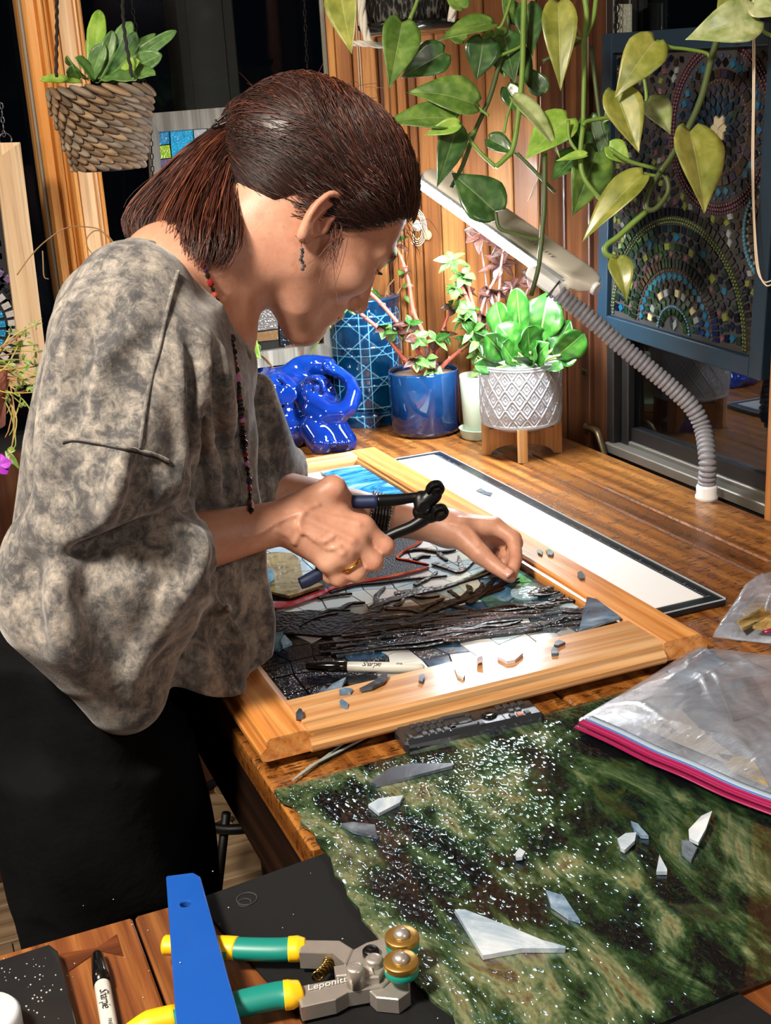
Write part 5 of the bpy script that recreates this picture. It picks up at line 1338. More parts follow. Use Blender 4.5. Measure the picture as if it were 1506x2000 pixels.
for (wx, wy), zt in (((785, 1827), .036), ((783, 1875), .036)):
    p = onz(wx, wy, zt); b = MB(); b.lathe([(.0118, zt - .011), (.0122, zt - .0095), (.0122, zt - .005), (.0115, zt - .0045)], c=(p[0], p[1], 0), n=36); wh = part('wheel', b, M_tr, tn, smooth=True)
    b = MB(); b.lathe([(.0124, zt - .0048), (.0127, zt - .003), (.0124, zt - .0005), (.0118, zt), (.0060, zt), (.0001, zt)], c=(p[0], p[1], 0), n=36); part('wheel_face', b, M_brass, wh, sharp=40)
    b = MB(); b.lathe([(.0062, zt), (.0060, zt + .002), (.0042, zt + .0042), (.0018, zt + .0052), (.0001, zt + .0054)], c=(p[0], p[1], 0), n=24); part('axle_cap', b, M_steel, wh, smooth=True)
b = MB(); hel = []
for i in range(150):
    t = i / 149; c = onz(618 + 12 * math.sin(t * 2.8) + 20 * t, 1908 - 44 * t, .014); hel.append(c + V3(math.cos(t * 2 * PI * 9) * .0042, 0, math.sin(t * 2 * PI * 9) * .0042))
b.tube(hel, .0009, 6); part('spring', b, M_gsp, tn, smooth=True)
tl = onz(638, 1922, .0186); part('etched_lettering', text_mb('Leponitt', .0085, tl, nrm(onz(690, 1912, .018) - onz(590, 1935, .018)), V3(0, 0, 1) * 0 + nrm(onz(638, 1900, .018) - onz(640, 1940, .018)), .0004, .2), plain('etched_pale_letters', 'd8d6d0', .5), tn)

# black nippers in her right hand
hn_ = thing('wheeled_nippers', 'black wheeled nippers with navy grips held in her right hand', 'nippers', tuple(at(760, 1010, 1.28)))
def rod(nm, L, rad, mat, flat=1.0, n=14, up=None):
    P_ = spline(PX(L), 5); rr_ = np.interp(np.linspace(0, 1, len(P_)), np.linspace(0, 1, len(rad)), rad); b = MB(); b.tube(P_, rr_, n, flat=flat, up=up); return part(nm, b, mat, hn_, smooth=True)
upn = nrm(cdir(.1, .15, 1))
rod('grip', [(676, 978, 1.280), (705, 980, 1.280), (738, 979, 1.279)], [.0068, .0072, .0070], M_navy)
rod('handle', [(734, 978, 1.279), (772, 976, 1.279), (806, 972, 1.279), (826, 972, 1.279)], [.0066, .0064, .0055, .007], M_blk, .8, up=upn)
rod('handle', [(745, 1054, 1.283), (775, 1040, 1.281), (805, 1028, 1.279), (830, 1012, 1.279), (842, 998, 1.279)], [.0058, .0060, .0062, .0072, .0085], M_blk, .8, up=upn)
rod('lower_handle', [(745, 1054, 1.283), (700, 1075, 1.281), (640, 1112, 1.276)], [.0050, .0050, .005], M_blk)
rod('grip', [(586, 1140, 1.270), (604, 1132, 1.272), (640, 1112, 1.276), (700, 1077, 1.281)], [.0062, .0072, .0070, .0064], M_navy)
for nm, L, r_ in (('jaw', [(824, 975, 1.279), (826, 990, 1.277), (836, 975, 1.276), (846, 966, 1.276)], .0095), ('jaw', [(822, 1000, 1.279), (838, 1006, 1.279), (856, 1000, 1.278)], .009)):
    q = SDF(); q.caps(PX(L), r_, .01, 'u', (upn, .75)); part(nm, smooth_mesh(q.mesh(.0016), 1), M_blk, hn_, smooth=True)
def disc(c, ax, r, h, mat, nm, n=30, par=None, ins=.7):
    b = MB(); b.lathe([(.0001, -h / 2), (r * .9, -h / 2), (r, -h / 2 + h * .15), (r, h / 2 - h * .15), (r * .9, h / 2), (r * ins, h / 2), (r * ins * .9, h / 2 - h * .08), (.0001, h / 2 - h * .08)], c=c, n=n, axis=ax); return part(nm, b, mat, par or hn_, sharp=35)
wax = nrm(cdir(.30, -.62, .72))
for c in ((850, 955, 1.272), (858, 1001, 1.275)):
    P_ = at(*c); w_ = disc(P_, wax, .0098, .008, M_blk, 'wheel'); disc(P_ + wax * .0050, wax, .0060, .003, M_blk, 'wheel_bolt', 6, w_)
disc(at(829, 991, 1.270), nrm(cdir(.1, -.1, 1)), .0062, .004, M_blk, 'pivot', 24)

# ================================================================== LAMP
M_lamp = plain('cream_lamp_plastic', 'ded8ca', .32, 0, .02); M_lwhite = plain('white_lamp_plastic', 'e9ebec', .3, 0, .02); M_neck = plain('grey_ribbed_neck', '85868e', .42, 0, .05)
tE = NT('cool_white_diffuser'); tE.set(Roughness=.4); tE.color('ffffff'); tE.b.inputs['Emission Color'].default_value = (.86, .93, 1.0, 1); tE.b.inputs['Emission Strength'].default_value = 205
M_led = tE.m
lA, lB = at(846, 341, 2.08), at(1140, 548, 1.93)
la = nrm(lB - lA); Lh = np.linalg.norm(lB - lA)
lw = nrm(cdir(.042, .030, -.060)); lw = nrm(lw - la * (lw @ la)); ln = np.cross(la, lw); ln = ln if ln[2] > 0 else -ln      # ln = up out of the top shell
BASE = onz(1380, 975, 0)
lamp = thing('desk_lamp', 'cream LED task lamp on a grey ribbed gooseneck clamped at the window side', 'lamp', tuple(BASE))
Rl = np.stack([la, lw, ln], 1)
def lp(a, w, n): return lA + la * a + lw * w + ln * n
hw = .039
# head: rounded bar, a superellipse section swept along its axis
b = MB(); G = []
NA = 30
for i in range(NA + 1):
    s__ = i / NA; a = -.012 + (Lh + .038) * s__
    k = min(1.0, (s__ / .06)) ** .5 if s__ < .06 else (1 - max(0, (s__ - .86) / .14) ** 2.6) ** .55 if s__ > .86 else 1.0
    k = max(k, .02); row = []
    for j in range(28):
        t = 2 * PI * j / 28; c_, s2 = math.cos(t), math.sin(t); e = .45
        row.append(lp(a, hw * k * math.copysign(abs(c_) ** e, c_), .013 * (k ** .5) * math.copysign(abs(s2) ** e, s2)))
    row.append(row[0]); G.append(row)
b.grid(G); head = part('lamp_head', b, M_lamp, lamp, smooth=True)
b = MB(); b.box((.010, -hw * .80, -.0215), (Lh * .80, hw * .60, -.0125), R3=Rl, c=lA, bev=.004); part('diffuser', b, M_led, head)
b = MB(); b.box((.000, -hw - .0050, -.0165), (Lh * .82, -hw * .80, -.0050), R3=Rl, c=lA, bev=.0035); part('edge_diffuser', b, M_led, head)
b = MB(); b.box((-.006, -hw - .0025, -.0040), (Lh * .97, -hw * .6, .0035), R3=Rl, c=lA, bev=.003); part('side_band', b, plain('silver_grey_band', 'a9adb3', .25, .3, .03), head)
b = MB(); b.box((Lh * .80, -hw - .024, -.026), (Lh * 1.0, -hw * .7, -.004), R3=Rl, c=lA, bev=.006); part('bracket', b, M_lwhite, lamp)
kc = lp(Lh + .022, .002, .0); b = MB(); b.lathe([(.011, -.002), (.011, .003), (.009, .005), (.0075, .0045), (.0001, .0045)], c=kc + la * .001, n=28, axis=la); part('dimmer_button', b, M_lwhite, head, smooth=True)
part('lettering', text_mb('OTTLITE', .014, lp(Lh * .765, -hw * .55, .0131), la, lw, .0004, space=1.1), plain('grey_lettering', '77746c', .5), head)
b = MB(); c_ = lp(Lh * .765 - .036, -hw * .55, .0135)
b.tube([c_ + la * .0045 * math.cos(t) + lw * .0045 * math.sin(t) for t in np.linspace(0, 2 * PI, 25)[:-1]], .0008, 6, closed=True); part('logo_ring', b, bpy.data.materials['grey_lettering'], head, smooth=True)
st = lp(Lh * .955, -hw - .012, -.017)
dB = depth(BASE)
pxs = [(1160, 628), (1212, 674), (1262, 715), (1312, 757), (1352, 796), (1373, 838), (1380, 890), (1381, 945)]
d0 = depth(st)
NKP = [st] + [at(x, y, d0 + (dB - d0) * min(1, ((i + 1) / 7.0) ** 1.0)) for i, (x, y) in enumerate(pxs)]
NKP[-1] = V3(BASE[0], BASE[1], NKP[-1][2]); NKP[-2][0] = BASE[0]; NKP[-2][1] = BASE[1]
Pn = spline(NKP, 40); Ln = np.concatenate([[0], np.cumsum(np.linalg.norm(np.diff(Pn, axis=0), axis=1))]); nr = int(Ln[-1] / .0082)
tt_ = np.linspace(0, Ln[-1], nr * 6 + 1); Pn = np.stack([np.interp(tt_, Ln, Pn[:, k]) for k in range(3)], 1)
ph = np.arange(len(Pn)) % 6; rr_ = np.where(ph == 0, .0098, np.where((ph == 1) | (ph == 5), .0128, .0142))
b = MB(); b.tube(Pn, rr_, 20); part('gooseneck', b, M_neck, lamp, smooth=True)
b = MB(); b.lathe([(.0175, 0), (.0178, .006), (.016, .010), (.0165, .020), (.0150, .024), (.0001, .024)], c=BASE, n=32); part('base_socket', b, M_lwhite, lamp, smooth=True)
b = MB(); b.tube([Pn[0] - (Pn[1] - Pn[0]) * 1.2, Pn[0] + (Pn[2] - Pn[0]) * .4], .0165, 20); part('neck_collar', b, plain('dark_collar', '34353a', .4), lamp, smooth=True)

# ================================================================== ZIP BAGS
def bag_mat():
    t = NT('clear_plastic_film'); t.t.nodes.remove(t.b); v = t.coords()
    tr = t.n('ShaderNodeBsdfTransparent'); tr.inputs[0].default_value = (.90, .93, .97, 1); gl = t.n('ShaderNodeBsdfGlossy'); gl.inputs['Roughness'].default_value = .24; df = t.n('ShaderNodeBsdfDiffuse'); df.inputs[0].default_value = (.62, .72, .88, 1)  # bluish diffuse colour of the hazy film stands in for its reflections
    lw_ = t.n('ShaderNodeFresnel'); lw_.inputs['IOR'].default_value = 1.55; m1 = t.n('ShaderNodeMixShader'); m2 = t.n('ShaderNodeMixShader')
    haze = t.ramp(t.noise(v, 12, 4, .6, 1.0), [(.36, .16), (.68, .50)]); t.l(haze, m1.inputs[0]); t.l(tr.outputs[0], m1.inputs[1]); t.l(df.outputs[0], m1.inputs[2])
    t.l(t.math('MULTIPLY', lw_.outputs[0], .36, True), m2.inputs[0]); t.l(m1.outputs[0], m2.inputs[1]); t.l(gl.outputs[0], m2.inputs[2]); t.l(m2.outputs[0], t.t.nodes['Material Output'].inputs[0])
    bp = t.n('ShaderNodeBump'); bp.inputs['Strength'].default_value = .35; bp.inputs['Distance'].default_value = .0022; t.l(t.noise(t.coords((26, 90, 40), rot=(0, 0, .5)), 1.6, 5, .62, 1.5), bp.inputs['Height'])
    for nd in (gl, lw_): t.l(bp.outputs[0], nd.inputs['Normal'])
    return t.m
M_film = bag_mat()
def film(name, par, P00, P10, P01, P11, z0, hgt, seed, N=84):
    """a slack pillow of film: soft swells plus long sharp creases"""
    r_ = random.Random(seed); CR = []
    for _ in range(26):
        a = r_.gauss(.35, .45); c0 = (r_.random(), r_.random()); CR.append((c0, math.cos(a), math.sin(a), r_.uniform(.006, .022), r_.uniform(.10, .35), r_.uniform(.0010, .0034) * r_.choice((1, 1, -.6))))
    G = []
    for i in range(N + 1):
        row = []
        for j in range(N + 1):
            u, v = i / N, j / N; p = P00 * (1 - u) * (1 - v) + P10 * u * (1 - v) + P01 * (1 - u) * v + P11 * u * v
            e = (min(1, 6 * u, 6 * (1 - u), 7 * v, 8 * (1 - v))) ** .6
            z = hgt * (.55 + .25 * math.sin(4.1 * u + 2.2 * v + seed) + .20 * math.sin(3.0 * v - 5.2 * u + 2 * seed))
            for c0, ca, sa, w_, ln_, am in CR:
                du, dv = u - c0[0], v - c0[1]; al = du * ca + dv * sa; ac = -du * sa + dv * ca + .12 * math.sin(al * 9 + seed); z += am * math.exp(-(ac / w_) ** 2) * math.exp(-(al / ln_) ** 2)
            row.append((p[0], p[1], z0 + max(0, e * z)))
        G.append(row)
    b = MB(); b.grid(G); return part(name, b, M_film, par, smooth=True)
zb = .0090
bz = [onz(x, y, zb + .004) for x, y in ((1122, 1421), (1190, 1452), (1260, 1487), (1330, 1516), (1420, 1558), (1530, 1600))]
bag = thing('zip_bag', 'large clear zip bag with magenta zip lying on the green glass sheet', 'bag', tuple(onz(1400, 1420, 0)))
far0, far1 = onz(1352, 1238, .03), onz(1620, 1250, .03)
z0_, z1_ = onz(1130, 1405, zb), onz(1560, 1590, zb)
film('back_film', bag, z0_, z1_, far0, far1, zb - .0015, .004, 2.0); film('front_film', bag, z0_, z1_, far0, far1, zb, .020, 5.0)
Zp = spline(bz, 10); dz_ = nrm(far0 - z0_); dz_[2] = 0; dz_ = nrm(dz_)
def zipstrip(nm, w0, w1, mat, h=.0016, dz=0.0):
    G = [[p + dz_ * w0 + V3(0, 0, dz), p + dz_ * (w0 + w1) / 2 + V3(0, 0, h + dz), p + dz_ * w1 + V3(0, 0, dz)] for p in Zp]; b = MB(); b.grid(G); o = part(nm, b, mat, bag, smooth=True); so = o.modifiers.new('thickness', 'SOLIDIFY'); so.thickness = .0006
M_mag = plain('magenta_zip', '8c1347', .3, 0, .08, coat=.3); M_mag2 = plain('pink_ribbed_zip', 'a32c5c', .25, 0, .1, coat=.3)
zipstrip('zip_lip', -.001, .006, M_mag, .001); 
for k in range(4): zipstrip('zip_rib', .0062 + .0024 * k, .0084 + .0024 * k, M_mag2 if k % 2 else M_mag, .0024, .0008)
zipstrip('zip_track', .0170, .0205, plain('blue_zip_track', '4a6fae', .3, 0, .05, coat=.3), .0014, .001)
zipstrip('clear_lip', .0205, .030, plain('pale_film_band', '9fb3c6', .3, 0, .05), .0008, .0002)
# glass pieces and a label inside the bag
lb = [onz(x, y, zb + .012) for x, y in ((1258, 1408), (1300, 1378), (1330, 1376), (1372, 1420), (1434, 1466), (1424, 1478), (1330, 1440))]
b = MB(); b.prism([p[:2] for p in lb], zb + .004, zb + .0075); tag(part('glass_piece', b, glassy('buff_opal_glass', 'b5aca0', .35, .06)), 'buff glass offcut with a printed label inside the zip bag', 'glass piece')
lab_o = bpy.context.scene.objects['glass_piece']
part('lettering', text_mb('Joly.5', .0125, onz(1300, 1418, zb + .0077), nrm(onz(1328, 1434, zb) - onz(1272, 1404, zb)), nrm(onz(1312, 1400, zb) - onz(1300, 1420, zb)), .0004, mirror=True), plain('label_ink', '4d5258', .6), lab_o)
for lab_, pts, m_ in (('grey-violet glass offcut deep inside the zip bag', [(1400, 1330), (1470, 1320), (1500, 1380), (1430, 1400)], S_dark), ('olive streaked glass offcut near the zip inside the bag', [(1400, 1470), (1470, 1480), (1500, 1530), (1430, 1500)], S_amber), ('blue-grey glass offcut inside the far end of the zip bag', [(1300, 1310), (1370, 1260), (1420, 1290), (1340, 1340)], S_blue)):
    b = MB(); b.prism([onz(x, y, zb + .008)[:2] for x, y in pts], zb + .004, zb + .0075); tag(part('glass_piece', b, m_), lab_, 'glass piece')
bag2 = thing('zip_bag', 'crumpled clear bag of brown pieces behind the larger zip bag', 'bag', tuple(onz(1450, 1195, 0)))
film('back_film', bag2, onz(1392, 1240, .004), onz(1580, 1262, .004), onz(1436, 1165, .01), onz(1600, 1130, .01), .001, .006, 1.0); film('front_film', bag2, onz(1392, 1240, .004), onz(1580, 1262, .004), onz(1436, 1165, .01), onz(1600, 1130, .01), .002, .045, 3.3)
zp2 = [onz(1492, 1234, .03), onz(1510, 1230, .03), onz(1530, 1228, .03)]; b = MB(); b.tube(zp2, .0035, 8, flat=.5); part('zip_end', b, M_mag, bag2, smooth=True)
for k, pts in enumerate(([(1450, 1190), (1490, 1160), (1505, 1170), (1470, 1200)], [(1440, 1210), (1500, 1180), (1506, 1200), (1450, 1225)], [(1470, 1220), (1520, 1190), (1530, 1230)])):
    b = MB(); b.prism([onz(x, y, .014 + .005 * k)[:2] for x, y in pts], .009 + .005 * k, .013 + .005 * k); tag(part('glass_piece', b, S_amber), ('brown glass offcut lowest in the crumpled bag behind', 'brown glass offcut in the middle of the crumpled bag behind', 'brown glass offcut on top in the crumpled bag behind')[k], 'glass piece', 'brown offcuts in the crumpled bag')
# ================================================================== POTS AND PLANTS
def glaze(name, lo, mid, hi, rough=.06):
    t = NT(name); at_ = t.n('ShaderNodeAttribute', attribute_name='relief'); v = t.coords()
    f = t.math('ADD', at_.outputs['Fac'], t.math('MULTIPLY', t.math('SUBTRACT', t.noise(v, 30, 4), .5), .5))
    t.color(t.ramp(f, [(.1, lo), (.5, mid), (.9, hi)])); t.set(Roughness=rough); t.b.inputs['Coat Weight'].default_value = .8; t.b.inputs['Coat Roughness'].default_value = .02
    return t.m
def relief(o, val): a = o.data.attributes.new('relief', 'FLOAT', 'POINT'); a.data.foreach_set('value', np.asarray(val, np.float32))
M_soil = plain('potting_soil', '4a382a', .95, 0, .4, 120, bump=.8, bscale=160); M_soilp = plain('pale_dry_soil', 'a38d74', .95, 0, .3, 120, bump=.8, bscale=160)
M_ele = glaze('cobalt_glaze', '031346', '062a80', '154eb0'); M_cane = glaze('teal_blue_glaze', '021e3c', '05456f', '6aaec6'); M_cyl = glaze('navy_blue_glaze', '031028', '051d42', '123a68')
def soil(c, r, z, par, mat=M_soil):
    b = MB(); b.lathe([(r, z - .01), (r, z), (r * .6, z + .003), (.0001, z + .004)], c=(c[0], c[1], 0), n=28, fn=lambda rr, zz, t: rr); return part('soil', b, mat, par, smooth=True)
# ---- elephant planter
e0 = onz(592, 868, 0); dE = depth(e0) + .035
E_ = lambda x, y, dd=0: at(x, y, dE + dd)
es = SDF(); k_ = .018
es.ell(E_(560, 800, .03), [.092, .088, .080], None, .02); es.ell(E_(605, 812, .01), [.070, .07, .066], None, .02)
es.ell(E_(545, 768, .01), [.070, .07, .050], None, .02)
es.caps([E_(530, 716, .03), E_(570, 712, .0), E_(612, 712, -.01), E_(640, 714, .0)], [.022, .020, .020, .018], .02)       # saddle rim along the top
es.ell(E_(618, 772, -.060), [.042, .040, .040], None, .014)                                       # head dome
es.caps([E_(612, 788, -.085), E_(640, 806, -.098), E_(664, 806, -.095), E_(682, 794, -.088), E_(690, 770, -.078), E_(680, 746, -.070), E_(660, 728, -.066), E_(642, 718, -.064)], [.022, .019, .018, .0175, .017, .0155, .0135, .012], .006)   # raised trunk curling back to the rim
es.ell(E_(640, 714, -.070), [.0125, .0125, .0125], None, .003); es.ell(E_(639, 713, -.083), [.0055, .0055, .0055], None, .003, 's')
es.ell(E_(651, 758, -.075), [.024, .03, .024], None, .006, 's')                                    # hollow inside the trunk's loop
es.caps(spline([E_(600, 742, -.092), E_(614, 738, -.100), E_(628, 746, -.102), E_(632, 762, -.102)], 4), .0055, .006)        # brow swirl
es.ell(E_(617, 757, -.100), [.007, .006, .007], None, .002)
es.caps([E_(600, 800, -.095), E_(626, 816, -.104), E_(655, 818, -.098)], [.010, .011, .009], .006)              # lower lip
es.ell(E_(548, 772, -.075), [.040, .014, .044], np.stack([nrm(cdir(1, .1, -.45)), nrm(cdir(.42, 0, 1)), nrm(cdir(-.05, 1, 0))]), .004)   # ear flap
for t in np.linspace(0, 1, 7): es.caps([E_(578, 764 + 14 * t, -.094), E_(562 - 14 * math.sin(t * PI), 752 + 40 * t, -.094), E_(546 - 24 * math.sin(t * PI), 738 + 72 * t, -.088)], [.002, .0040, .0046], .004)
es.caps([E_(636, 816, -.055), E_(652, 842, -.078), E_(668, 864, -.086)], [.034, .031, .029], .010); es.caps([E_(612, 838, -.085), E_(630, 866, -.100)], [.030, .027], .010)
es.caps([E_(560, 840, -.05), E_(545, 864, -.045)], [.045, .036], .012)
for fx in (618, 634, 650, 666, 680): es.ell(E_(fx, 868 - abs(fx - 645) * .08, -.122), [.0085, .006, .008], None, .003)
es.ell(E_(572, 698, .040), [.066, .055, .030], None, .008, 's')
cutz = np.float32(.0006)
es.p.append((lambda X: (cutz - X[..., 2]).astype(np.float32) * np.float32(-1) * np.float32(-1), e0 - .5, e0 + .5, .002, 'cut'))
_oc = SDF.comb
SDF.comb = staticmethod(lambda d, e, k, op: np.maximum(d, e) if op == 'cut' else _oc(d, e, k, op))
em = smooth_mesh(es.mesh(.0026), 2)
ele = thing('elephant_planter', 'glossy cobalt blue ceramic elephant planter with raised trunk on the counter', 'planter', tuple(e0))
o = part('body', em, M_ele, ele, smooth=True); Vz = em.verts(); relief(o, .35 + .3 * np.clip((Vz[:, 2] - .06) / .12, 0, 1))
b = MB(); b.lathe([(.050, .125), (.045, .128), (.0001, .130)], c=(E_(572, 706, .035)[0], E_(572, 706, .035)[1], 0), n=20); part('soil', b, M_soil, ele, smooth=True)
# ---- leaves and stems
def leafmat(name, a, b_, c, rough=.38, coat=.15, vein='c9d6a0', vs=.25, trans=.25):
    t = NT(name); v = t.coords(rnd=6.0); f = t.noise(v, 35, 3, .6, .4); col = t.ramp(f, [(.3, a), (.5, b_), (.72, c)])
    at_ = t.n('ShaderNodeAttribute', attribute_name='vein'); col = t.mix(t.math('MULTIPLY', at_.outputs['Fac'], vs), col, vein)
    t.color(col); t.set(Roughness=rough); t.b.inputs['Coat Weight'].default_value = coat; t.b.inputs['Coat Roughness'].default_value = .2
    t.b.inputs['Subsurface Weight'].default_value = 0.0; t.bump(at_.outputs['Fac'], .4, .0015); return t.m
L_green = leafmat('pothos_green', '3d5c24', '567a30', '7d9a45'); L_olive = leafmat('pothos_olive', '66702a', '838a37', 'a3a350'); L_dark = leafmat('pothos_dark', '24401f', '355a2c', '4e7438', .28, .4)
L_pale = leafmat('pothos_pale_variegated', '6f8446', '98a86a', 'c3cb9c', .3, .4); L_bright = leafmat('bright_lettuce_green', '123a0b', '205414', '39721f', .36, .2, 'c4e08a', .25); L_brt2 = leafmat('bright_pothos', '5f8a2c', '83ab3e', 'a9c45c')
L_red = leafmat('dark_burgundy_leaf', '2a1214', '43201f', '5c3028', .4); L_imp = leafmat('impatiens_leaf', '35602a', '4f8338', '7fae58', .35, .2, 'c98a90', .4); L_cact = leafmat('epiphyllum_green', '3a5c2c', '527c3a', '7a9c50', .45)
M_stem = plain('green_vine_stem', '6f8f3a', .45, 0, .2); M_stemd = plain('dark_vine_stem', '46562a', .5, 0, .2); M_redstem = plain('coral_red_stem', 'b8604f', .4, 0, .2); M_dry = plain('dry_brown_stem', '8a6a44', .7, 0, .2); M_mauve = plain('mauve_brown_stem', '7a564e', .6, 0, .2)
PROF = {'heart': [(0, .30), (.04, .62), (.12, .90), (.24, 1.0), (.40, .93), (.58, .70), (.76, .40), (.90, .16), (1, .01)], 'oval': [(0, .12), (.1, .45), (.25, .82), (.45, 1.0), (.65, .90), (.82, .58), (.94, .24), (1, .02)], 'lance': [(0, .1), (.12, .5), (.3, .92), (.45, 1), (.65, .8), (.83, .45), (1, .02)], 'strap': [(0, .35), (.15, .6), (.3, .8), (.5, .95), (.7, 1), (.86, .8), (.95, .5), (1, .1)]}
def leaf_mb(base, tip, nvec, W, shape='heart', fold=.25, curl=.15, droop=.0, ruffle=0.0, lobe=0.0, seed=0, mb=None):
    """blade from base to tip; nvec = the side the upper face looks at; returns mesh and vein values"""
    base, tip = np.array(base, float), np.array(tip, float); ax = tip - base; L = np.linalg.norm(ax); ax = ax / L
    n = nrm(nvec - ax * (np.dot(nvec, ax))); sd = np.cross(ax, n); pr = PROF[shape]; ts = np.array([p[0] for p in pr]); ws = np.array([p[1] for p in pr])
    T = np.array([0, .03, .08, .15, .24, .34, .45, .57, .69, .8, .9, .96, 1.0]); cols = np.array([-1, -.72, -.38, -.06, 0, .06, .38, .72, 1]); V = []; vn = []
    r = random.Random(seed)
    ph = r.uniform(0, 6)
    for t in T:
        w = np.interp(t, ts, ws) * W / 2
        for c in cols:
            back = -lobe * (1 - min(1, t / .18)) * abs(c) * W * .5 if shape == 'heart' else 0
            z = fold * abs(c) * w - curl * L * (t - .4) ** 2 * 1.4 + droop * L * t * t * -1 + ruffle * W * abs(c) ** 2 * math.sin(t * 17 + ph + c) + (.03 * W * math.sin(t * 26 - abs(c) * 5) * abs(c) * (1 - abs(c)) if ruffle == 0 else 0)
            V.append(base + ax * (t * L + back) + sd * (c * w) + n * z); vn.append(1.0 if abs(c) < .01 else .35 if abs(math.sin(t * 13 - abs(c) * 3)) > .96 else 0)
    m = mb or MB(); nc = len(cols)
    m.add(V, [(i * nc + j, i * nc + j + 1, (i + 1) * nc + j + 1, (i + 1) * nc + j) for i in range(len(T) - 1) for j in range(nc - 1)])
    return m, vn
def leaf(par, base, tip, nvec, W, mat, shape='heart', nm='leaf', thick=.0005, **kw):
    m, vn = leaf_mb(base, tip, nvec, W, shape, **kw); o = part(nm, m, mat, par, smooth=True)
    a = o.data.attributes.new('vein', 'FLOAT', 'POINT'); a.data.foreach_set('value', np.array(vn, np.float32))
    so = o.modifiers.new('blade_thickness', 'SOLIDIFY'); so.thickness = thick; return o
def stem(par, pts, r0, r1, mat, nm='stem', n=8, k=5, cap=True):
    P_ = spline(pts, k); b = MB(); b.tube(P_, np.linspace(r0, r1, len(P_)), n); return part(nm, b, mat, par, smooth=True)
def rv(s=1.0): return np.array([random.gauss(0, s) for _ in range(3)])
toC = nrm(cdir(0, 0, 1))
# plant in the elephant: bundle of mauve stems and a few three-lobed green leaves
for i in range(9):
    x0 = 566 + i * 3.2; stem(ele, [E_(x0, 718, .03 + .006 * (i % 3)), E_(x0 - 3 + (i - 4) * 1.0, 680, .03), E_(x0 - 12 + (i - 4) * 2.0, 645, .03 + .01 * (i % 2)), E_(x0 - 20 + (i - 4) * 4, 612, .03)], .0022, .0018, M_mauve if i % 3 else M_dry)
for (bx, by), (tx, ty), w, mt in (((478, 662), (508, 700), .040, L_brt2), ((505, 690), (470, 668), .035, L_green), ((628, 612), (612, 662), .034, L_pale), ((640, 600), (646, 640), .022, L_brt2), ((605, 640), (622, 668), .026, L_green), ((655, 592), (668, 624), .022, L_brt2), ((598, 630), (584, 655), .02, L_green)):
    leaf(ele, E_(bx, by, .0), E_(tx, ty, -.02), nrm(toC + rv(.3)), w, mt, 'heart', fold=.2, seed=int(bx))
stem(ele, [E_(535, 722, .02), E_(520, 700, .0), E_(505, 690, .0)], .0018, .0014, M_dry); stem(ele, [E_(592, 716, .03), E_(608, 690, .02), E_(625, 655, .0), E_(628, 615, .0)], .0018, .0014, M_stem); stem(ele, [E_(600, 712, .03), E_(614, 680, .02), E_(640, 640, .01), E_(642, 602, .0)], .0016, .0012, M_dry)
# ---- caned pattern planter
vb = onz(722, 838, 0); va = nrm(V3(vb[0], vb[1], 0)); RV = .074; vc = vb + va * (RV + .012)
HV = float(onplane(722, 592, vc - va * RV, V3(va[0], va[1], 0))[2])
cane = thing('cane_pattern_planter', 'tall teal-blue glazed planter embossed with caned weave, behind the navy cylinder pot', 'planter', (vc[0], vc[1], 0))
NU, NV = 288, 150; G = []; rel = []
def canefn(t, s):
    """embossed strips: paired rails and stiles with diagonal crosses, octagon cells between"""
    U = t / (2 * PI) * 6.5; Vv = s * 4.1; u, v = U % 1, Vv % 1; h = 0
    for c in (.5,):
        for q in (u, v):
            for off in (-.13, .13):
                d = abs(((q - c - off + .5) % 1) - .5); h = max(h, 1 - d / .026)
    for q in ((u + v) % 1, (u - v) % 1):
        d = abs(q - .5); h = max(h, (1 - d / .034) * .95)
    return max(0, min(1, h))
for i in range(NV + 1):
    s = i / NV; z = s * HV; row = []
    base = RV + (.006 if s < .11 else 0) - .0015 * math.exp(-((s - .125) / .012) ** 2) * 2 + (.003 if s > .955 else 0)
    for j in range(NU):
        t = 2 * PI * j / NU; h = canefn(t, s) if .125 < s < .94 or s < .10 else 0
        r = base + .0022 * h - (.0012 * math.sin(min(1, h + .0) * 0) ); row.append((vc[0] + r * math.cos(t), vc[1] + r * math.sin(t), z + .0004)); rel.append(.30 + .75 * h if h > .1 else .22)
    G.append(row)
G = np.array(G); b = MB(); b.add(G.reshape(-1, 3), [(i * NU + j, i * NU + (j + 1) % NU, (i + 1) * NU + (j + 1) % NU, (i + 1) * NU + j) for i in range(NV) for j in range(NU)])
o = part('body', b, M_cane, cane, smooth=True); relief(o, rel)
b = MB(); b.lathe([(RV + .002, HV), (RV + .003, HV + .004), (RV - .002, HV + .006), (RV - .008, HV + .002), (RV - .008, HV - .05)], c=(vc[0], vc[1], 0), n=60); o = part('rim', b, M_cane, cane, smooth=True); relief(o, np.full(b.n, .45))
soil(vc, RV - .008, HV - .03, cane)
def Vp(x, y, off=0.0): p = onplane(x, y, vc, V3(va[0], va[1], 0)); return p - va * off
for pts, r_, m_ in (([(735, 612), (740, 560), (748, 520)], .0025, M_dry), ([(755, 612), (765, 590), (785, 560)], .0025, M_dry), ([(742, 610), (722, 575), (690, 560), (670, 545)], .0015, M_dry), ([(700, 560), (708, 540), (704, 530), (696, 536)], .0008, M_dry), ([(748, 606), (756, 565), (770, 545)], .0018, M_dry), ([(690, 612), (680, 590), (676, 566)], .0022, M_redstem)):
    stem(cane, [Vp(x, y) for x, y in pts], r_, r_ * .6, m_)
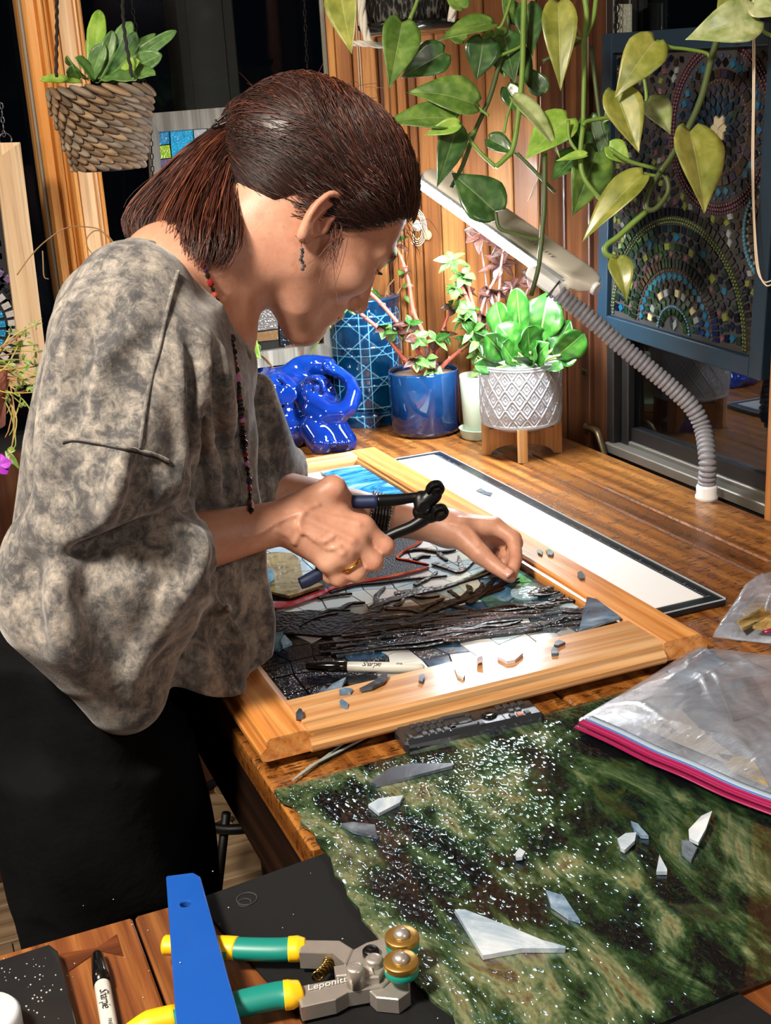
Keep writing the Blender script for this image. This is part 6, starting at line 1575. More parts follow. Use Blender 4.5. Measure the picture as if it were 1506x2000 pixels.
for (bx, by, tx, ty, w) in ((728, 562, 744, 580, .012), (724, 560, 716, 548, .010), (790, 575, 800, 590, .014), (785, 560, 800, 552, .012), (668, 545, 655, 555, .012), (690, 600, 676, 612, .014), (745, 520, 756, 505, .012)):
    leaf(cane, Vp(bx, by, .01), Vp(tx, ty, .02), nrm(toC + rv(.5)), w, L_imp, 'lance', seed=bx)
# ---- navy cylinder pot with coral-stemmed plant
def cyl_pot(nm, lab, px, py_base, px_l, px_r, py_rim, mat, n=56, foot=.004, taper=1.0, lift=0.0, prof=None):
    pb = onz(px, py_base, lift); a = nrm(V3(pb[0], pb[1], 0)); dd = depth(pb); r = (px_r - px_l) / 2 / F_PX * (dd + .06); c = pb + a * r; c[2] = 0
    H_ = float(onplane(px, py_rim, c - a * r, V3(a[0], a[1], 0))[2]) - lift
    return c, r, H_, a
c, r, H_, a = cyl_pot('', '', 833, 860, 765, 902, 734, None)
nav = thing('cylinder_planter', 'navy blue glazed cylinder pot with coral-red stems growing from it', 'planter', (c[0], c[1], 0)); cN, rN, HN, aN = c, r, H_, a
b = MB(); pf = [(r * .90, .0004), (r * .92, .004), (r * .97, .006), (r, .014), (r, H_ - .004), (r * .985, H_), (r * .95, H_ - .001), (r * .94, H_ - .006), (r * .94, H_ - .022)]; b.lathe(pf, c=(c[0], c[1], 0), n=64); o = part('body', b, M_cyl, nav, smooth=True); Vz = b.verts(); relief(o, .4 + .5 * (Vz[:, 2] > H_ - .005))
soil(c, r * .94, H_ - .012, nav, M_soilp)
N_ = lambda x, y, off=0.0: onplane(x, y, cN, V3(aN[0], aN[1], 0)) - aN * off
RS = [([(818, 728), (790, 700), (752, 650), (712, 615), (682, 590)], .0052, .02), ([(836, 722), (822, 690), (790, 640), (748, 590), (718, 560), (708, 545)], .0050, .04), ([(842, 722), (830, 660), (808, 610), (800, 560), (790, 520), (772, 478)], .0052, .0), ([(858, 722), (878, 700), (898, 682), (916, 668)], .0048, .02), ([(850, 720), (852, 690), (868, 640), (884, 600)], .0040, -.02), ([(826, 726), (838, 704), (834, 690)], .004, .03)]
for pts, r_, off in RS:
    pp = [N_(x, y, off * min(1, i / 2)) for i, (x, y) in enumerate(pts)]; stem(nav, pp, r_, r_ * .62, M_redstem)
    for q in spline(pp, 3)[3::3]:
        b = MB(); b.tube([q - rv(.0004), q + rv(.0004) + V3(0, 0, .001)], .0068, 8); part('stem_node', b, M_redstem, nav, smooth=True)
k_ = 0
for (x, y, s_, off) in ((708, 545, 34, .05), (682, 590, 30, .03), (752, 632, 20, .04), (775, 640, 30, .04), (800, 625, 34, .05), (815, 650, 28, .05), (772, 476, 34, .0), (790, 530, 14, .0), (834, 690, 30, .04), (850, 660, 34, .02), (868, 655, 26, .0), (812, 690, 24, .06), (916, 665, 36, .02), (846, 712, 20, .04), (884, 600, 22, -.02)):
    for i in range(5):
        t_ = i * 1.26 + x; L_ = s_ * random.uniform(.7, 1.1); b0 = N_(x, y, off); t0 = N_(x + L_ * math.cos(t_), y + L_ * math.sin(t_) * .8 + 4, off + random.uniform(-.01, .03)); leaf(nav, b0, t0, nrm(toC + V3(0, 0, .6) + rv(.3)), .012 + .010 * random.random(), random.choice((L_imp, L_imp, L_red, L_bright)), 'lance', seed=k_, fold=.3); k_ += 1
# ---- mint pot with saucer and tall burgundy plant
c, r, H_, a = cyl_pot('', '', 938, 862, 908, 978, 738, None)
mint = thing('mint_planter', 'slim pale mint pot on a saucer, holding a tall dark-leaved plant', 'planter', (c[0], c[1], 0)); M_mint = plain('pale_mint_ceramic', 'bfd2bb', .35, 0, .04, coat=.2); cM, aM = c, a
b = MB(); b.lathe([(r * .82, .010), (r * .86, .012), (r * 1.02, H_ - .004), (r * 1.0, H_), (r * .92, H_ - .001), (r * .90, H_ - .02)], c=(c[0], c[1], 0), n=48); part('body', b, M_mint, mint, smooth=True)
b = MB(); b.lathe([(r * .95, .0004), (r * 1.02, .002), (r * 1.12, .018), (r * 1.16, .020), (r * 1.10, .020), (r * 1.0, .006), (.0001, .005)], c=(c[0], c[1], 0), n=48); part('saucer', b, M_mint, mint, smooth=True)
soil(c, r * .9, H_ - .012, mint, M_soilp)
Mt = lambda x, y, off=0.0: onplane(x, y, cM, V3(aM[0], aM[1], 0)) - aM * off
for pts, r_, mt_ in (([(942, 735), (938, 690), (930, 640), (912, 580), (890, 535), (882, 500)], .0050, M_redstem), ([(945, 735), (940, 680), (930, 620), (915, 560), (905, 535)], .0046, M_redstem), ([(952, 735), (958, 660), (972, 600), (978, 520), (985, 480)], .0040, M_mauve), ([(948, 735), (935, 650), (944, 590), (966, 545), (978, 520)], .0042, M_mauve)):
    stem(mint, [Mt(x, y, .01) for x, y in pts], r_, r_ * .6, mt_)
for (x, y, s_, kind) in ((882, 505, 40, 'g'), (905, 535, 30, 'g'), (890, 560, 26, 'g'), (915, 600, 34, 'g'), (925, 640, 40, 'g'), (905, 620, 30, 'g'), (935, 660, 30, 'g'), (930, 690, 26, 'g'), (912, 570, 28, 'd'), (978, 515, 50, 'd'), (935, 455, 40, 'd'), (1000, 560, 40, 'd'), (985, 480, 34, 'd'), (960, 570, 34, 'd'), (1020, 600, 34, 'd'), (990, 620, 34, 'd'), (950, 620, 30, 'd'), (1040, 540, 30, 'd'), (940, 720, 26, 'g')):
    for i in range(6):
        t_ = i * 1.05 + y; L_ = s_ * random.uniform(.7, 1.1); b0 = Mt(x, y, .0 if kind == 'd' else .02); t0 = Mt(x + L_ * math.cos(t_), y + L_ * math.sin(t_) * .75 + 5, (.0 if kind == 'd' else .02) + random.uniform(-.02, .03))
        leaf(mint, b0, t0, nrm(toC + V3(0, 0, .7) + rv(.3)), .012 + .012 * random.random(), L_red if kind == 'd' else random.choice((L_bright, L_imp, L_imp)), 'lance', seed=k_, fold=.3); k_ += 1
for (x0, y0, x1, y1) in ((935, 455, 950, 560), (1000, 560, 985, 640), (1020, 600, 1000, 660), (1040, 540, 1010, 620)): stem(mint, [Mt(948, 730, 0), Mt((x1 + 948) / 2, (y1 + 730) / 2, .0), Mt(x1, y1, .0), Mt(x0, y0, .0)], .003, .002, M_mauve)
# ---- white diamond pot on wooden stand
pf = onz(1020, 905, 0); aW = nrm(V3(pf[0], pf[1], 0)); dd = depth(pf) + .08; rW = 77 / F_PX * dd; cW = pf + aW * (rW * .98); cW[2] = 0
zf = lambda y: float(onplane(1030, y, cW - aW * rW, V3(aW[0], aW[1], 0))[2])
z0, z1 = zf(840), zf(724)
wp = thing('diamond_pattern_planter', 'white pot embossed with diamonds on a wooden cross stand, full of bright green leaves', 'planter', (cW[0], cW[1], 0))
NU, NV = 320, 90; G = []
for i in range(NV + 1):
    s = i / NV; z = z0 + (z1 - z0) * s; rb = rW * (.965 + .035 * min(1, s * 5)) ; row = []
    for j in range(NU):
        t = 2 * PI * j / NU; U, Vv = t / (2 * PI) * 18, s * 3.0; p_, q_ = (U + Vv) % 1, (U - Vv) % 1
        dm = min(min(p_, 1 - p_), min(q_, 1 - q_)); h = max(0, 1 - abs(dm - .02) / .07) + .8 * max(0, 1 - abs(dm - .24) / .05) + .5 * max(0, (dm - .36) / .14)
        if s < .05 or s > .96: h = .8
        row.append((cW[0] + (rb + .0022 * min(1, h)) * math.cos(t), cW[1] + (rb + .0022 * min(1, h)) * math.sin(t), z))
    G.append(row)
G = np.array(G); b = MB(); b.add(G.reshape(-1, 3), [(i * NU + j, i * NU + (j + 1) % NU, (i + 1) * NU + (j + 1) % NU, (i + 1) * NU + j) for i in range(NV) for j in range(NU)])
M_wc = plain('white_glazed_ceramic', 'c4c8cc', .26, 0, .03, coat=.3); part('body', b, M_wc, wp, smooth=True)
b = MB(); b.lathe([(rW + .001, z1), (rW + .0005, z1 + .003), (rW - .005, z1 + .003), (rW - .006, z1 - .02)], c=(cW[0], cW[1], 0), n=64); part('rim', b, M_wc, wp, smooth=True)
b = MB(); b.lathe([(.0001, z0 - .012), (rW * .62, z0 - .012), (rW * .74, z0 - .008), (rW * .97, z0 + .0005)], c=(cW[0], cW[1], 0), n=48); part('foot', b, M_wc, wp, smooth=True)
soil(cW, rW - .006, z1 - .012, wp)
M_std = wood('knotty_stand_wood', '8a5a2c', 'b5834a', 'd0a068', 2, .5, 1.2)
sd_ = thing('plant_stand', 'rustic wooden cross stand carrying the white diamond pot', 'stand', (cW[0], cW[1], 0)); ang = math.atan2(aW[1], aW[0])
for k in range(4):
    t = ang + PI + PI / 4 * 0 + k * PI / 2 + .02; u = V3(math.cos(t), math.sin(t), 0); w = V3(-u[1], u[0], 0); zt = z0 - .0125; R0 = rW * 1.0
    out = [(.006, zt - .028), (.006, zt)] + [(R0 * .80, zt), (R0 * .84, zt + .012), (R0, zt + .012), (R0, .0005), (R0 - .016, .0005)] + [(R0 - .016 - (R0 - .022) * (1 - math.cos(q)), .0005 + (zt - .030) * math.sin(q)) for q in np.linspace(.12, PI / 2, 9)]
    ring = [V3(cW[0], cW[1], 0) + u * p + V3(0, 0, z) - w * .009 for p, z in out]; b = MB(); b.slab(ring, w, .018); part('leg', b, M_std, sd_)
Wp = lambda x, y, off=0.0: onplane(x, y, cW, V3(aW[0], aW[1], 0)) - aW * off
LG = [((1010, 715), (955, 652), .055, .05), ((1030, 715), (985, 640), .062, .03), ((1020, 712), (1010, 575), .040, .0), ((1045, 715), (1070, 585), .075, -.02), ((1040, 712), (1030, 640), .06, .05), ((1060, 712), (1128, 655), .055, .04), ((1065, 712), (1110, 640), .05, -.01), ((1050, 718), (1085, 705), .03, .06), ((1000, 715), (940, 705), .03, .05), ((1030, 716), (1060, 668), .05, .06), ((1015, 714), (985, 668), .05, .065), ((1050, 710), (1050, 600), .055, -.03), ((1070, 705), (1095, 590), .05, -.04), ((1005, 710), (968, 610), .05, -.03), ((1035, 715), (1042, 672), .045, .07), ((1080, 705), (1118, 690), .035, .03), ((1058, 716), (1018, 690), .03, .07)]
for i, ((bx, by), (tx, ty), w, off) in enumerate(LG):
    b0 = Wp(1035 + (bx - 1035) * .6, by, off * .3); m0 = Wp(bx * .5 + tx * .5, by * .55 + ty * .45, off * .8); t0 = Wp(tx, ty, off)
    stem(wp, [b0, b0 * .5 + m0 * .5 + V3(0, 0, .004), m0], .0030, .0022, plain('pale_green_stalk', 'a3c968', .4) if i == 0 else bpy.data.materials['pale_green_stalk'])
    leaf(wp, m0 * .75 + b0 * .25, t0 + nrm(t0 - m0) * .012, nrm(toC * 1.0 + V3(0, 0, .5) + rv(.45)), w, L_bright, 'strap' if i % 3 else 'oval', fold=.25, curl=.25 * (1 if i % 2 else -.4), ruffle=.05, seed=i)
# ================================================================== HANGING THINGS
def chain_links(par, p0, p1, L=.012, w=.0045, r=.0009, mat=None, nm='chain_link'):
    d = np.array(p1) - np.array(p0); n = max(2, int(np.linalg.norm(d) / (L * .82))); ax = nrm(d)
    s0 = nrm(np.cross(ax, toC)); s1 = nrm(np.cross(ax, s0))
    for i in range(n):
        c = p0 + d * (i + .5) / n; s = nrm(s0 + .25 * s1) if i % 2 == 0 else nrm(s1 + .35 * s0)
        pts = [c + s * w * .5 * math.cos(t) * 1.0 + ax * (L * .5 - .001) * (math.copysign(abs(math.sin(t)) ** .8, math.sin(t))) for t in np.linspace(0, 2 * PI, 13)[:-1]]
        b = MB(); b.tube(pts, r, 5, closed=True); part(nm, b, mat, par, smooth=True)
M_chain = plain('blackened_chain', '121212', .35, .7); M_blackcord = plain('black_braided_cord', '151312', .8)
# ---- woven basket
dB_ = 1.95; bt, bb = at(196, 166, dB_), at(214, 352, dB_)
bc = at(204, 260, dB_); rt, rb = 99 / F_PX * dB_, 62 / F_PX * dB_
zt_, zb_ = bt[2] - .004, bb[2] + .012
bk = thing('hanging_basket', 'woven seagrass basket planter hanging on black cords in front of the pine trim', 'basket', (bc[0], bc[1], zb_))
def brad(z): s = (z - zb_) / (zt_ - zb_); return rb + (rt - rb) * (max(0, s) ** .85)
b = MB(); b.lathe([(.0001, zb_ + .002), (rb * .8, zb_ + .002)] + [(brad(z) * .965, z) for z in np.linspace(zb_ + .006, zt_, 12)] + [(rt * .90, zt_), (rt * .88, zt_ - .03)], c=(bc[0], bc[1], 0), n=40); part('basket_core', b, plain('dark_basket_gap', '1c140e', .9), bk, smooth=True)
M_sea = [wood('seagrass_' + n_, a_, b_, c_, 0, .65, 2.0, bump=.6) for n_, a_, b_, c_ in (('tan', '54402b', '7a6046', 'a08766'), ('brown', '433221', '665039', '876e52'), ('grey', '54473a', '786957', '9c8d79'))]
rows = 11; protoW = {}
for i in range(rows):
    z = zb_ + .006 + (zt_ - zb_ - .008) * (i + .5) / rows; r = brad(z); n = 19; hgt = (zt_ - zb_) / rows
    for j in range(n):
        t = 2 * PI * (j + .37 * i) / n; u = V3(math.cos(t), math.sin(t), 0); w = V3(-u[1], u[0], 0)
        if u @ V3(bc[0], bc[1], 0) > .045: continue
        Lw = 2 * PI * r / n * .92; key = i
        if key not in protoW:
            m = MB(); m.sphere((0, 0, 0), (Lw, .0055, hgt * .50), 10, 6); protoW[key] = [raw_mesh('weave_strand', m.verts() * (1, 1, 1), m.f, True) for _ in M_sea]
            for me, mt_ in zip(protoW[key], M_sea): me.materials.append(mt_)
        o = bpy.data.objects.new('weave_strand', protoW[key][random.randrange(3)]); COL.objects.link(o); o.parent = bk
        yz = nrm(w * math.cos(.34) + V3(0, 0, 1) * math.sin(.34) * (-1)); yz = nrm(w * math.cos(.42) - V3(0, 0, 1) * math.sin(.42) + u * .22); zz_ = nrm(np.cross(yz, u)); uu = np.cross(zz_, yz)
        o.matrix_local = Matrix([[yz[0], -uu[0], zz_[0], u[0] * r], [yz[1], -uu[1], zz_[1], u[1] * r], [yz[2], -uu[2], zz_[2], z - zb_], [0, 0, 0, 1]])
soil(bc, rt * .9, zt_ - .012, bk)
for pts in ([(111, -20), (111, 60), (110, 150)], [(238, -20), (243, 60), (258, 150)]):
    P_ = [at(x, y, dB_ - (.075 if i else .03) ) for i, (x, y) in enumerate(pts)]; b = MB(); q = spline(P_, 20); b.tube(q + np.stack([.0008 * np.sin(np.arange(len(q)) * 1.3), 0 * q[:, 0], 0 * q[:, 0]], 1), .0026, 7); part('cord', b, M_blackcord, bk, smooth=True)
Bp = lambda x, y, off=0.0: at(x, y, dB_ - off)
for i, (bx, by, tx, ty, w, off) in enumerate(((182, 155, 193, 16, .030, .0), (200, 158, 255, 40, .030, .02), (205, 158, 342, 58, .022, .03), (215, 158, 312, 105, .034, .05), (208, 155, 235, 55, .026, -.02), (196, 156, 220, 60, .022, .03), (185, 156, 150, 110, .026, .04), (170, 156, 128, 112, .030, .05), (160, 158, 80, 152, .016, .06), (225, 157, 300, 140, .034, .06), (212, 158, 285, 85, .028, .0), (178, 156, 200, 85, .028, .03), (232, 158, 268, 118, .026, .06), (192, 158, 262, 150, .040, .07), (150, 158, 140, 130, .022, .05), (206, 156, 268, 66, .03, .04), (186, 155, 178, 60, .022, -.02), (198, 155, 300, 60, .018, -.01))):
    leaf(bk, Bp(bx, by, off * .3), Bp(tx, ty, off), nrm(toC + V3(0, 0, .3) + rv(.4)), w, L_cact if i % 4 else L_brt2, 'strap', nm='cactus_leaf', fold=.35, curl=.12, ruffle=.045, thick=.0016, seed=i)
# ---- pothos in a black pot, hanging out of frame above; its vines and leaves in view
dP = 1.84
po = thing('hanging_pothos', 'trailing pothos with heart-shaped leaves in a black pot hung on white rope', 'plant', tuple(at(800, 60, 1.98)))
pcx = at(800, 20, 1.98); rP = 88 / F_PX * 1.98; zP = at(800, 48, 1.98)[2]
M_bpot = NT('black_crackled_pot'); _v = M_bpot.coords((1, 1, .4)); _q = M_bpot.n('ShaderNodeTexVoronoi'); _q.inputs['Scale'].default_value = 190; M_bpot.l(_v, _q.inputs['Vector']); M_bpot.color(M_bpot.ramp(_q.outputs['Distance'], [(.2, '0c0c0d'), (.55, '1a1a1b'), (.75, '5c5a56')])); M_bpot.set(Roughness=.35); M_bpot.bump(_q.outputs['Distance'], .6, .003)
b = MB(); b.lathe([(.0001, zP), (rP * .92, zP), (rP * .98, zP + .006), (rP * 1.02, zP + .09), (rP * 1.05, zP + .14), (rP * .98, zP + .14), (rP * .96, zP + .11), (.0001, zP + .11)], c=(pcx[0], pcx[1], 0), n=48); part('pot', b, M_bpot.m, po, smooth=True)
b = MB(); b.lathe([(.0001, zP - .014), (rP * 1.0, zP - .014), (rP * 1.16, zP - .004), (rP * 1.18, zP + .002), (rP * 1.1, zP), (.0001, zP - .001)], c=(pcx[0], pcx[1], 0), n=48); part('saucer', b, plain('black_glossy_saucer', '101112', .2, 0, .1, coat=.5), po, smooth=True)
M_rope = plain('white_cotton_rope', 'c9c2b4', .85, 0, .1, 200)
def rope(pts, r, par=po, nm='rope', mat=M_rope):
    P_ = spline(pts, 10); 
    for ph in (0, 2.1, 4.2):
        T = np.gradient(P_, axis=0); T /= np.linalg.norm(T, axis=1)[:, None]; A = np.cross(T, toC); A /= np.linalg.norm(A, axis=1)[:, None]; Bq = np.cross(T, A); s_ = np.concatenate([[0], np.cumsum(np.linalg.norm(np.diff(P_, axis=0), axis=1))]); an = s_ / (r * 7) * 2 * PI * .5 + ph
        b = MB(); b.tube(P_ + (A * np.cos(an)[:, None] + Bq * np.sin(an)[:, None]) * r * .5, r * .62, 6); part(nm, b, mat, par, smooth=True)
rope([at(706, -20, 1.93), at(708, 30, 1.92), at(716, 72, 1.92), at(722, 84, 1.92)], .0065); rope([at(886, -10, 1.93), at(886, 15, 1.92), at(880, 40, 1.92)], .0065); rope([at(690, 84, 1.92), at(722, 86, 1.90), at(790, 92, 1.90), at(860, 84, 1.92)], .0045)
V_ = [([(1024, -20), (1022, 60), (1021, 120), (1016, 190), (1003, 285), (984, 312), (968, 326)], 1.80, .0046, M_stem), ([(968, 326), (940, 300), (914, 268), (897, 242)], 1.80, .0032, M_stem), ([(985, 105), (978, 116), (956, 192), (928, 256), (905, 320), (882, 366)], 1.82, .0040, M_stemd), ([(928, 256), (905, 270), (880, 275), (862, 262), (858, 255)], 1.81, .0030, M_stem),
      ([(1141, -10), (1146, 30), (1141, 75), (1141, 150), (1139, 245)], 1.78, .0042, M_stem), ([(1165, -10), (1160, 30), (1150, 60), (1141, 75)], 1.79, .0038, M_stem), ([(1100, 0), (1118, 40), (1138, 74)], 1.78, .0034, M_dry), ([(1138, 75), (1116, 70), (1096, 70)], 1.78, .0022, M_stem), ([(1139, 245), (1150, 236), (1200, 228), (1246, 218), (1262, 198), (1260, 165), (1258, 155)], 1.75, .0030, M_stem),
      ([(1420, -20), (1408, 50), (1388, 120), (1370, 190), (1344, 250), (1310, 308), (1290, 335)], 1.66, .0050, M_stemd), ([(1290, 335), (1270, 370), (1262, 405), (1280, 408), (1304, 378), (1303, 350), (1290, 335)], 1.67, .0040, M_stemd), ([(1262, 412), (1240, 432), (1208, 462), (1184, 480), (1184, 496), (1203, 505)], 1.68, .0046, M_stem), ([(1388, 118), (1380, 104), (1340, 96), (1310, 92), (1282, 80)], 1.67, .0026, M_olive_stem := M_stem),
      ([(1290, 345), (1272, 342), (1255, 338)], 1.67, .0024, M_stem), ([(1139, 245), (1134, 300), (1140, 346), (1170, 385), (1206, 420)], 1.76, .0040, M_stem), ([(1110, 235), (1112, 270), (1130, 300)], 1.76, .0026, M_stem), ([(1064, 300), (1063, 400), (1060, 440), (1052, 520), (1037, 578)], 1.78, .0040, M_stemd), ([(1060, 455), (1050, 468), (1000, 455), (975, 445), (968, 414)], 1.79, .0032, M_stemd),
      ([(1010, 300), (1040, 330), (1064, 355), (1084, 376)], 1.80, .0030, M_stemd), ([(1005, 185), (990, 230), (985, 260)], 1.79, .0022, M_stem), ([(1479, 34), (1490, 60), (1520, 75)], 1.62, .0026, M_stem), ([(960, 41), (975, 55), (988, 30), (1000, -10)], 1.81, .0026, M_stem), ([(800, 38), (812, 10), (820, -15)], 1.80, .0030, M_stem), ([(945, 78), (955, 105), (965, 112), (1010, 95), (1022, 85)], 1.81, .0028, M_stem), ([(930, 199), (940, 215), (955, 225)], 1.81, .0024, M_stem), ([(1000, 105), (990, 20), (985, -10)], 1.83, .0028, M_stemd), ([(1060, 120), (1100, 100), (1140, 78)], 1.82, .0030, M_stemd), ([(1155, 90), (1165, 180), (1175, 250), (1190, 290)], 1.80, .0034, M_stemd), ([(1190, 290), (1230, 315), (1285, 330)], 1.74, .0030, M_stem)]
for pts, d, r_, mt_ in V_: stem(po, [at(x, y, d) for x, y in pts], r_, r_ * .85, mt_, nm='vine')
PL = [(663, -25, 687, 105, 64, 1.75, L_olive, .5, 0), (787, 42, 762, 170, 76, 1.76, L_green, .45, .1), (962, 42, 858, 71, 62, 1.79, L_green, .3, .2), (868, 102, 783, 150, 66, 1.80, L_dark, .35, .2), (945, 78, 932, 156, 70, 1.80, L_dark, .2, .1), (930, 199, 797, 169, 84, 1.79, L_green, .35, .35), (893, 228, 747, 233, 72, 1.78, L_green, .3, .2), (897, 242, 828, 264, 30, 1.76, L_brt2, .5, .0), (893, 247, 855, 364, 56, 1.79, L_dark, .3, .1), (968, 412, 883, 336, 92, 1.80, L_dark, .2, .1),
      (1091, 2, 1096, 172, 66, 1.74, L_olive, .5, .2), (1281, 76, 1203, 184, 78, 1.66, L_olive, .3, .3), (1202, 178, 1248, 298, 76, 1.68, L_olive, .5, .0), (1266, 197, 1312, 258, 66, 1.73, L_pale, .35, .2), (1350, 255, 1380, 414, 112, 1.62, L_olive, .35, .1), (1255, 337, 1133, 466, 66, 1.66, L_olive, .4, .2), (1479, 34, 1342, 72, 86, 1.60, L_pale, .3, .2), (1206, 503, 1226, 583, 46, 1.66, L_olive, .5, .4), (1005, 184, 1101, 297, 42, 1.77, L_pale, .5, .3), (1109, 230, 1026, 308, 78, 1.78, L_brt2, .3, .1),
      (1130, 298, 1078, 352, 60, 1.80, L_dark, .2, .0), (1166, 296, 1120, 421, 84, 1.79, L_green, .35, .1), (1146, 303, 1086, 314, 24, 1.75, L_brt2, .6, .0), (985, 70, 1005, 160, 66, 1.83, L_dark, .2, .1), (965, 60, 985, 150, 60, 1.84, L_green, .2, .1), (1000, 90, 1040, 175, 50, 1.84, L_dark, .3, .1), (905, 78, 870, 60, 40, 1.83, L_green, .3, .1), (1030, 10, 1040, 110, 54, 1.83, L_dark, .3, 0), (1085, 20, 1120, 90, 40, 1.83, L_green, .3, .1), (1190, 285, 1232, 320, 44, 1.76, L_brt2, .4, .1), (1150, 230, 1180, 330, 60, 1.80, L_dark, .3, .1), (1210, 190, 1180, 240, 40, 1.78, L_pale, .4, .2), (1100, 240, 1140, 300, 54, 1.82, L_dark, .3, .1), (1470, 10, 1520, 30, 50, 1.60, L_pale, .3, .1), (1440, -20, 1400, 20, 50, 1.62, L_olive, .3, .1), (955, 270, 1010, 300, 40, 1.83, L_dark, .3, .1), (1010, 40, 980, -10, 40, 1.84, L_green, .3, .1), (905, 15, 870, -20, 44, 1.82, L_green, .3, .1), (990, 170, 1030, 230, 44, 1.84, L_dark, .3, .1), (1060, 180, 1030, 130, 40, 1.85, L_dark, .3, .1)]
for i, (bx, by, tx, ty, w, d, mt_, fold, curl) in enumerate(PL):
    ax_ = nrm(V3(tx - bx, ty - by, 0)); side = V3(-ax_[1], -ax_[0], 0); rr_ = random.Random(i)
    nv = nrm(toC + cdir(*(side * rr_.uniform(-.55, .55))) * 1.0 + V3(0, 0, .25))
    leaf(po, at(bx, by, d), at(tx, ty, d - .02 * rr_.uniform(-.5, 1)), nv, w * 1.06 / F_PX * d, mt_, 'heart', fold=fold * .8, curl=curl * .8, lobe=.25, seed=i)
# ---- framed pieces
def frame4(par, pts_o, pts_i, plane, nv, th, mat, nm='frame_rail'):
    O = [plane(*p) for p in pts_o]; I = [plane(*p) for p in pts_i]
    for k in range(4):
        j = (k + 1) % 4; b = MB(); e = .0006
        b.slab([O[k], O[j], I[j], I[k]], nv, th); part(nm, b, mat, par)
    return O, I
# stained glass behind her head
YG = 2.335; Gp = lambda x, y: ony(x, y, YG); nY = V3(0, -1, 0)
M_gw = wood('grey_weathered_frame', '57534c', '7f7a70', 'a09a8d', 2, .6, 1.0)
sg = thing('stained_glass_panel', 'grey wooden framed stained-glass panel hanging on a chain behind her head', 'stained glass', tuple(Gp(470, 720)))
O_, I_ = frame4(sg, [(285, 222), (648, 193), (655, 694), (312, 742)], [(306, 258), (622, 234), (626, 668), (335, 707)], Gp, nY, .020, M_gw)
cell = {'blue': ('1f86b8', 330), 'lime': ('9dc22a', 300), 'turq': ('18a7d8', 380), 'clear': ('b9b9bb', 120), 'violet': ('6a5a80', 160), 'dark': ('141b22', 200), 'tan': ('6a5034', 150), 'irid': ('5a5652', 260), 'deep': ('0d2a3c', 200)}
GM = {k: glassy('cathedral_' + k, c, .12, .25, 60, .8, s_) for k, (c, s_) in cell.items()}
for px, kind in (([(307, 259), (328, 257), (329, 281), (309, 283)], 'blue'), ([(309, 285), (329, 283), (332, 308), (312, 310)], 'lime'), ([(312, 312), (332, 310), (335, 345), (316, 348)], 'violet'), ([(330, 257), (374, 254), (380, 330), (336, 335)], 'turq'), ([(376, 254), (401, 252), (403, 275), (378, 278)], 'clear'), ([(378, 280), (403, 277), (406, 330), (382, 332)], 'violet'), ([(403, 251), (450, 248), (456, 330), (408, 332)], 'blue'), ([(452, 247), (621, 235), (622, 420), (458, 430)], 'deep'), ([(318, 350), (456, 334), (462, 560), (330, 590)], 'dark'), ([(462, 434), (622, 424), (624, 560), (464, 580)], 'dark'), ([(478, 590), (538, 584), (540, 640), (480, 648)], 'irid'), ([(480, 651), (540, 643), (541, 662), (482, 668)], 'tan'), ([(543, 580), (624, 570), (626, 665), (545, 674)], 'dark'), ([(332, 596), (474, 588), (478, 680), (336, 700)], 'dark')):
    b = MB(); b.slab([Gp(*p) + V3(0, -.006, 0) for p in px], nY, .003); part('glass_piece', b, GM[kind], sg)
b = MB(); b.slab([Gp(*p) + V3(0, -.002, 0) for p in [(306, 258), (622, 234), (626, 668), (335, 707)]], nY, .003); part('lead_backing', b, M_black_gap, sg)
chain_links(sg, Gp(286, 225) + V3(0, -.03, .0), Gp(293, 372) + V3(0, -.03, 0), .0125, .006, .0010, M_chain); chain_links(sg, Gp(587, -10) + V3(0, -.02, 0), Gp(596, 195) + V3(0, -.02, 0), .016, .005, .0010, M_chain); chain_links(sg, Gp(250, -10) + V3(0, -.02, 0), Gp(288, 222) + V3(0, -.02, 0), .014, .006, .0010, M_chain)
# pale framed mosaic at the left edge
YL = 2.24; Lp_ = lambda x, y: ony(x, y, YL)
lm = thing('framed_mosaic', 'pale wooden framed dark mosaic hanging on a chain at the left edge', 'mosaic', tuple(Lp_(0, 740)))
M_pf = wood('pale_plain_frame_wood', 'a47f58', 'c9a47a', 'dcbd95', 2, .55, .7)
O_, I_ = frame4(lm, [(-260, 284), (36, 278), (92, 742), (-190, 770)], [(-230, 318), (-12, 312), (37, 708), (-170, 735)], Lp_, nY, .026, M_pf)
b = MB(); b.slab([Lp_(*p) + V3(0, -.004, 0) for p in [(-230, 318), (-12, 312), (37, 708), (-170, 735)]], nY, .004); part('grout_panel', b, plain('dark_grout', '16161a', .6), lm)
cL = Lp_(-75, 640); kk = 0
for r_, n_, w_, h_, m_ in ((.030, 16, .010, .010, GM['violet']), (.048, 22, .012, .012, GM['deep']), (.066, 26, .014, .013, GM['blue']), (.084, 34, .013, .014, GM['clear']), (.100, 40, .013, .010, GM['dark']), (.116, 44, .014, .012, GM['violet'])):
    for i in range(n_):
        t = 2 * PI * i / n_; u = V3(math.cos(t), 0, math.sin(t)); w = V3(-u[2], 0, u[0]); c = cL + u * r_ + V3(0, -.008, 0); e1 = Lp_(30, 560)[0] - .004
        if c[0] > Lp_(22, 560)[0] - .002 + (c[2] < Lp_(30, 640)[2]) * .008 or c[0] < -.05 or c[2] < Lp_(0, 700)[2]: continue
        b = MB(); b.slab([c + u * h_ / 2 + w * w_ * .42, c + u * h_ / 2 - w * w_ * .42, c - u * h_ / 2 - w * w_ * .38, c - u * h_ / 2 + w * w_ * .38], nY, .003); part('mosaic_tile', b, m_, lm)
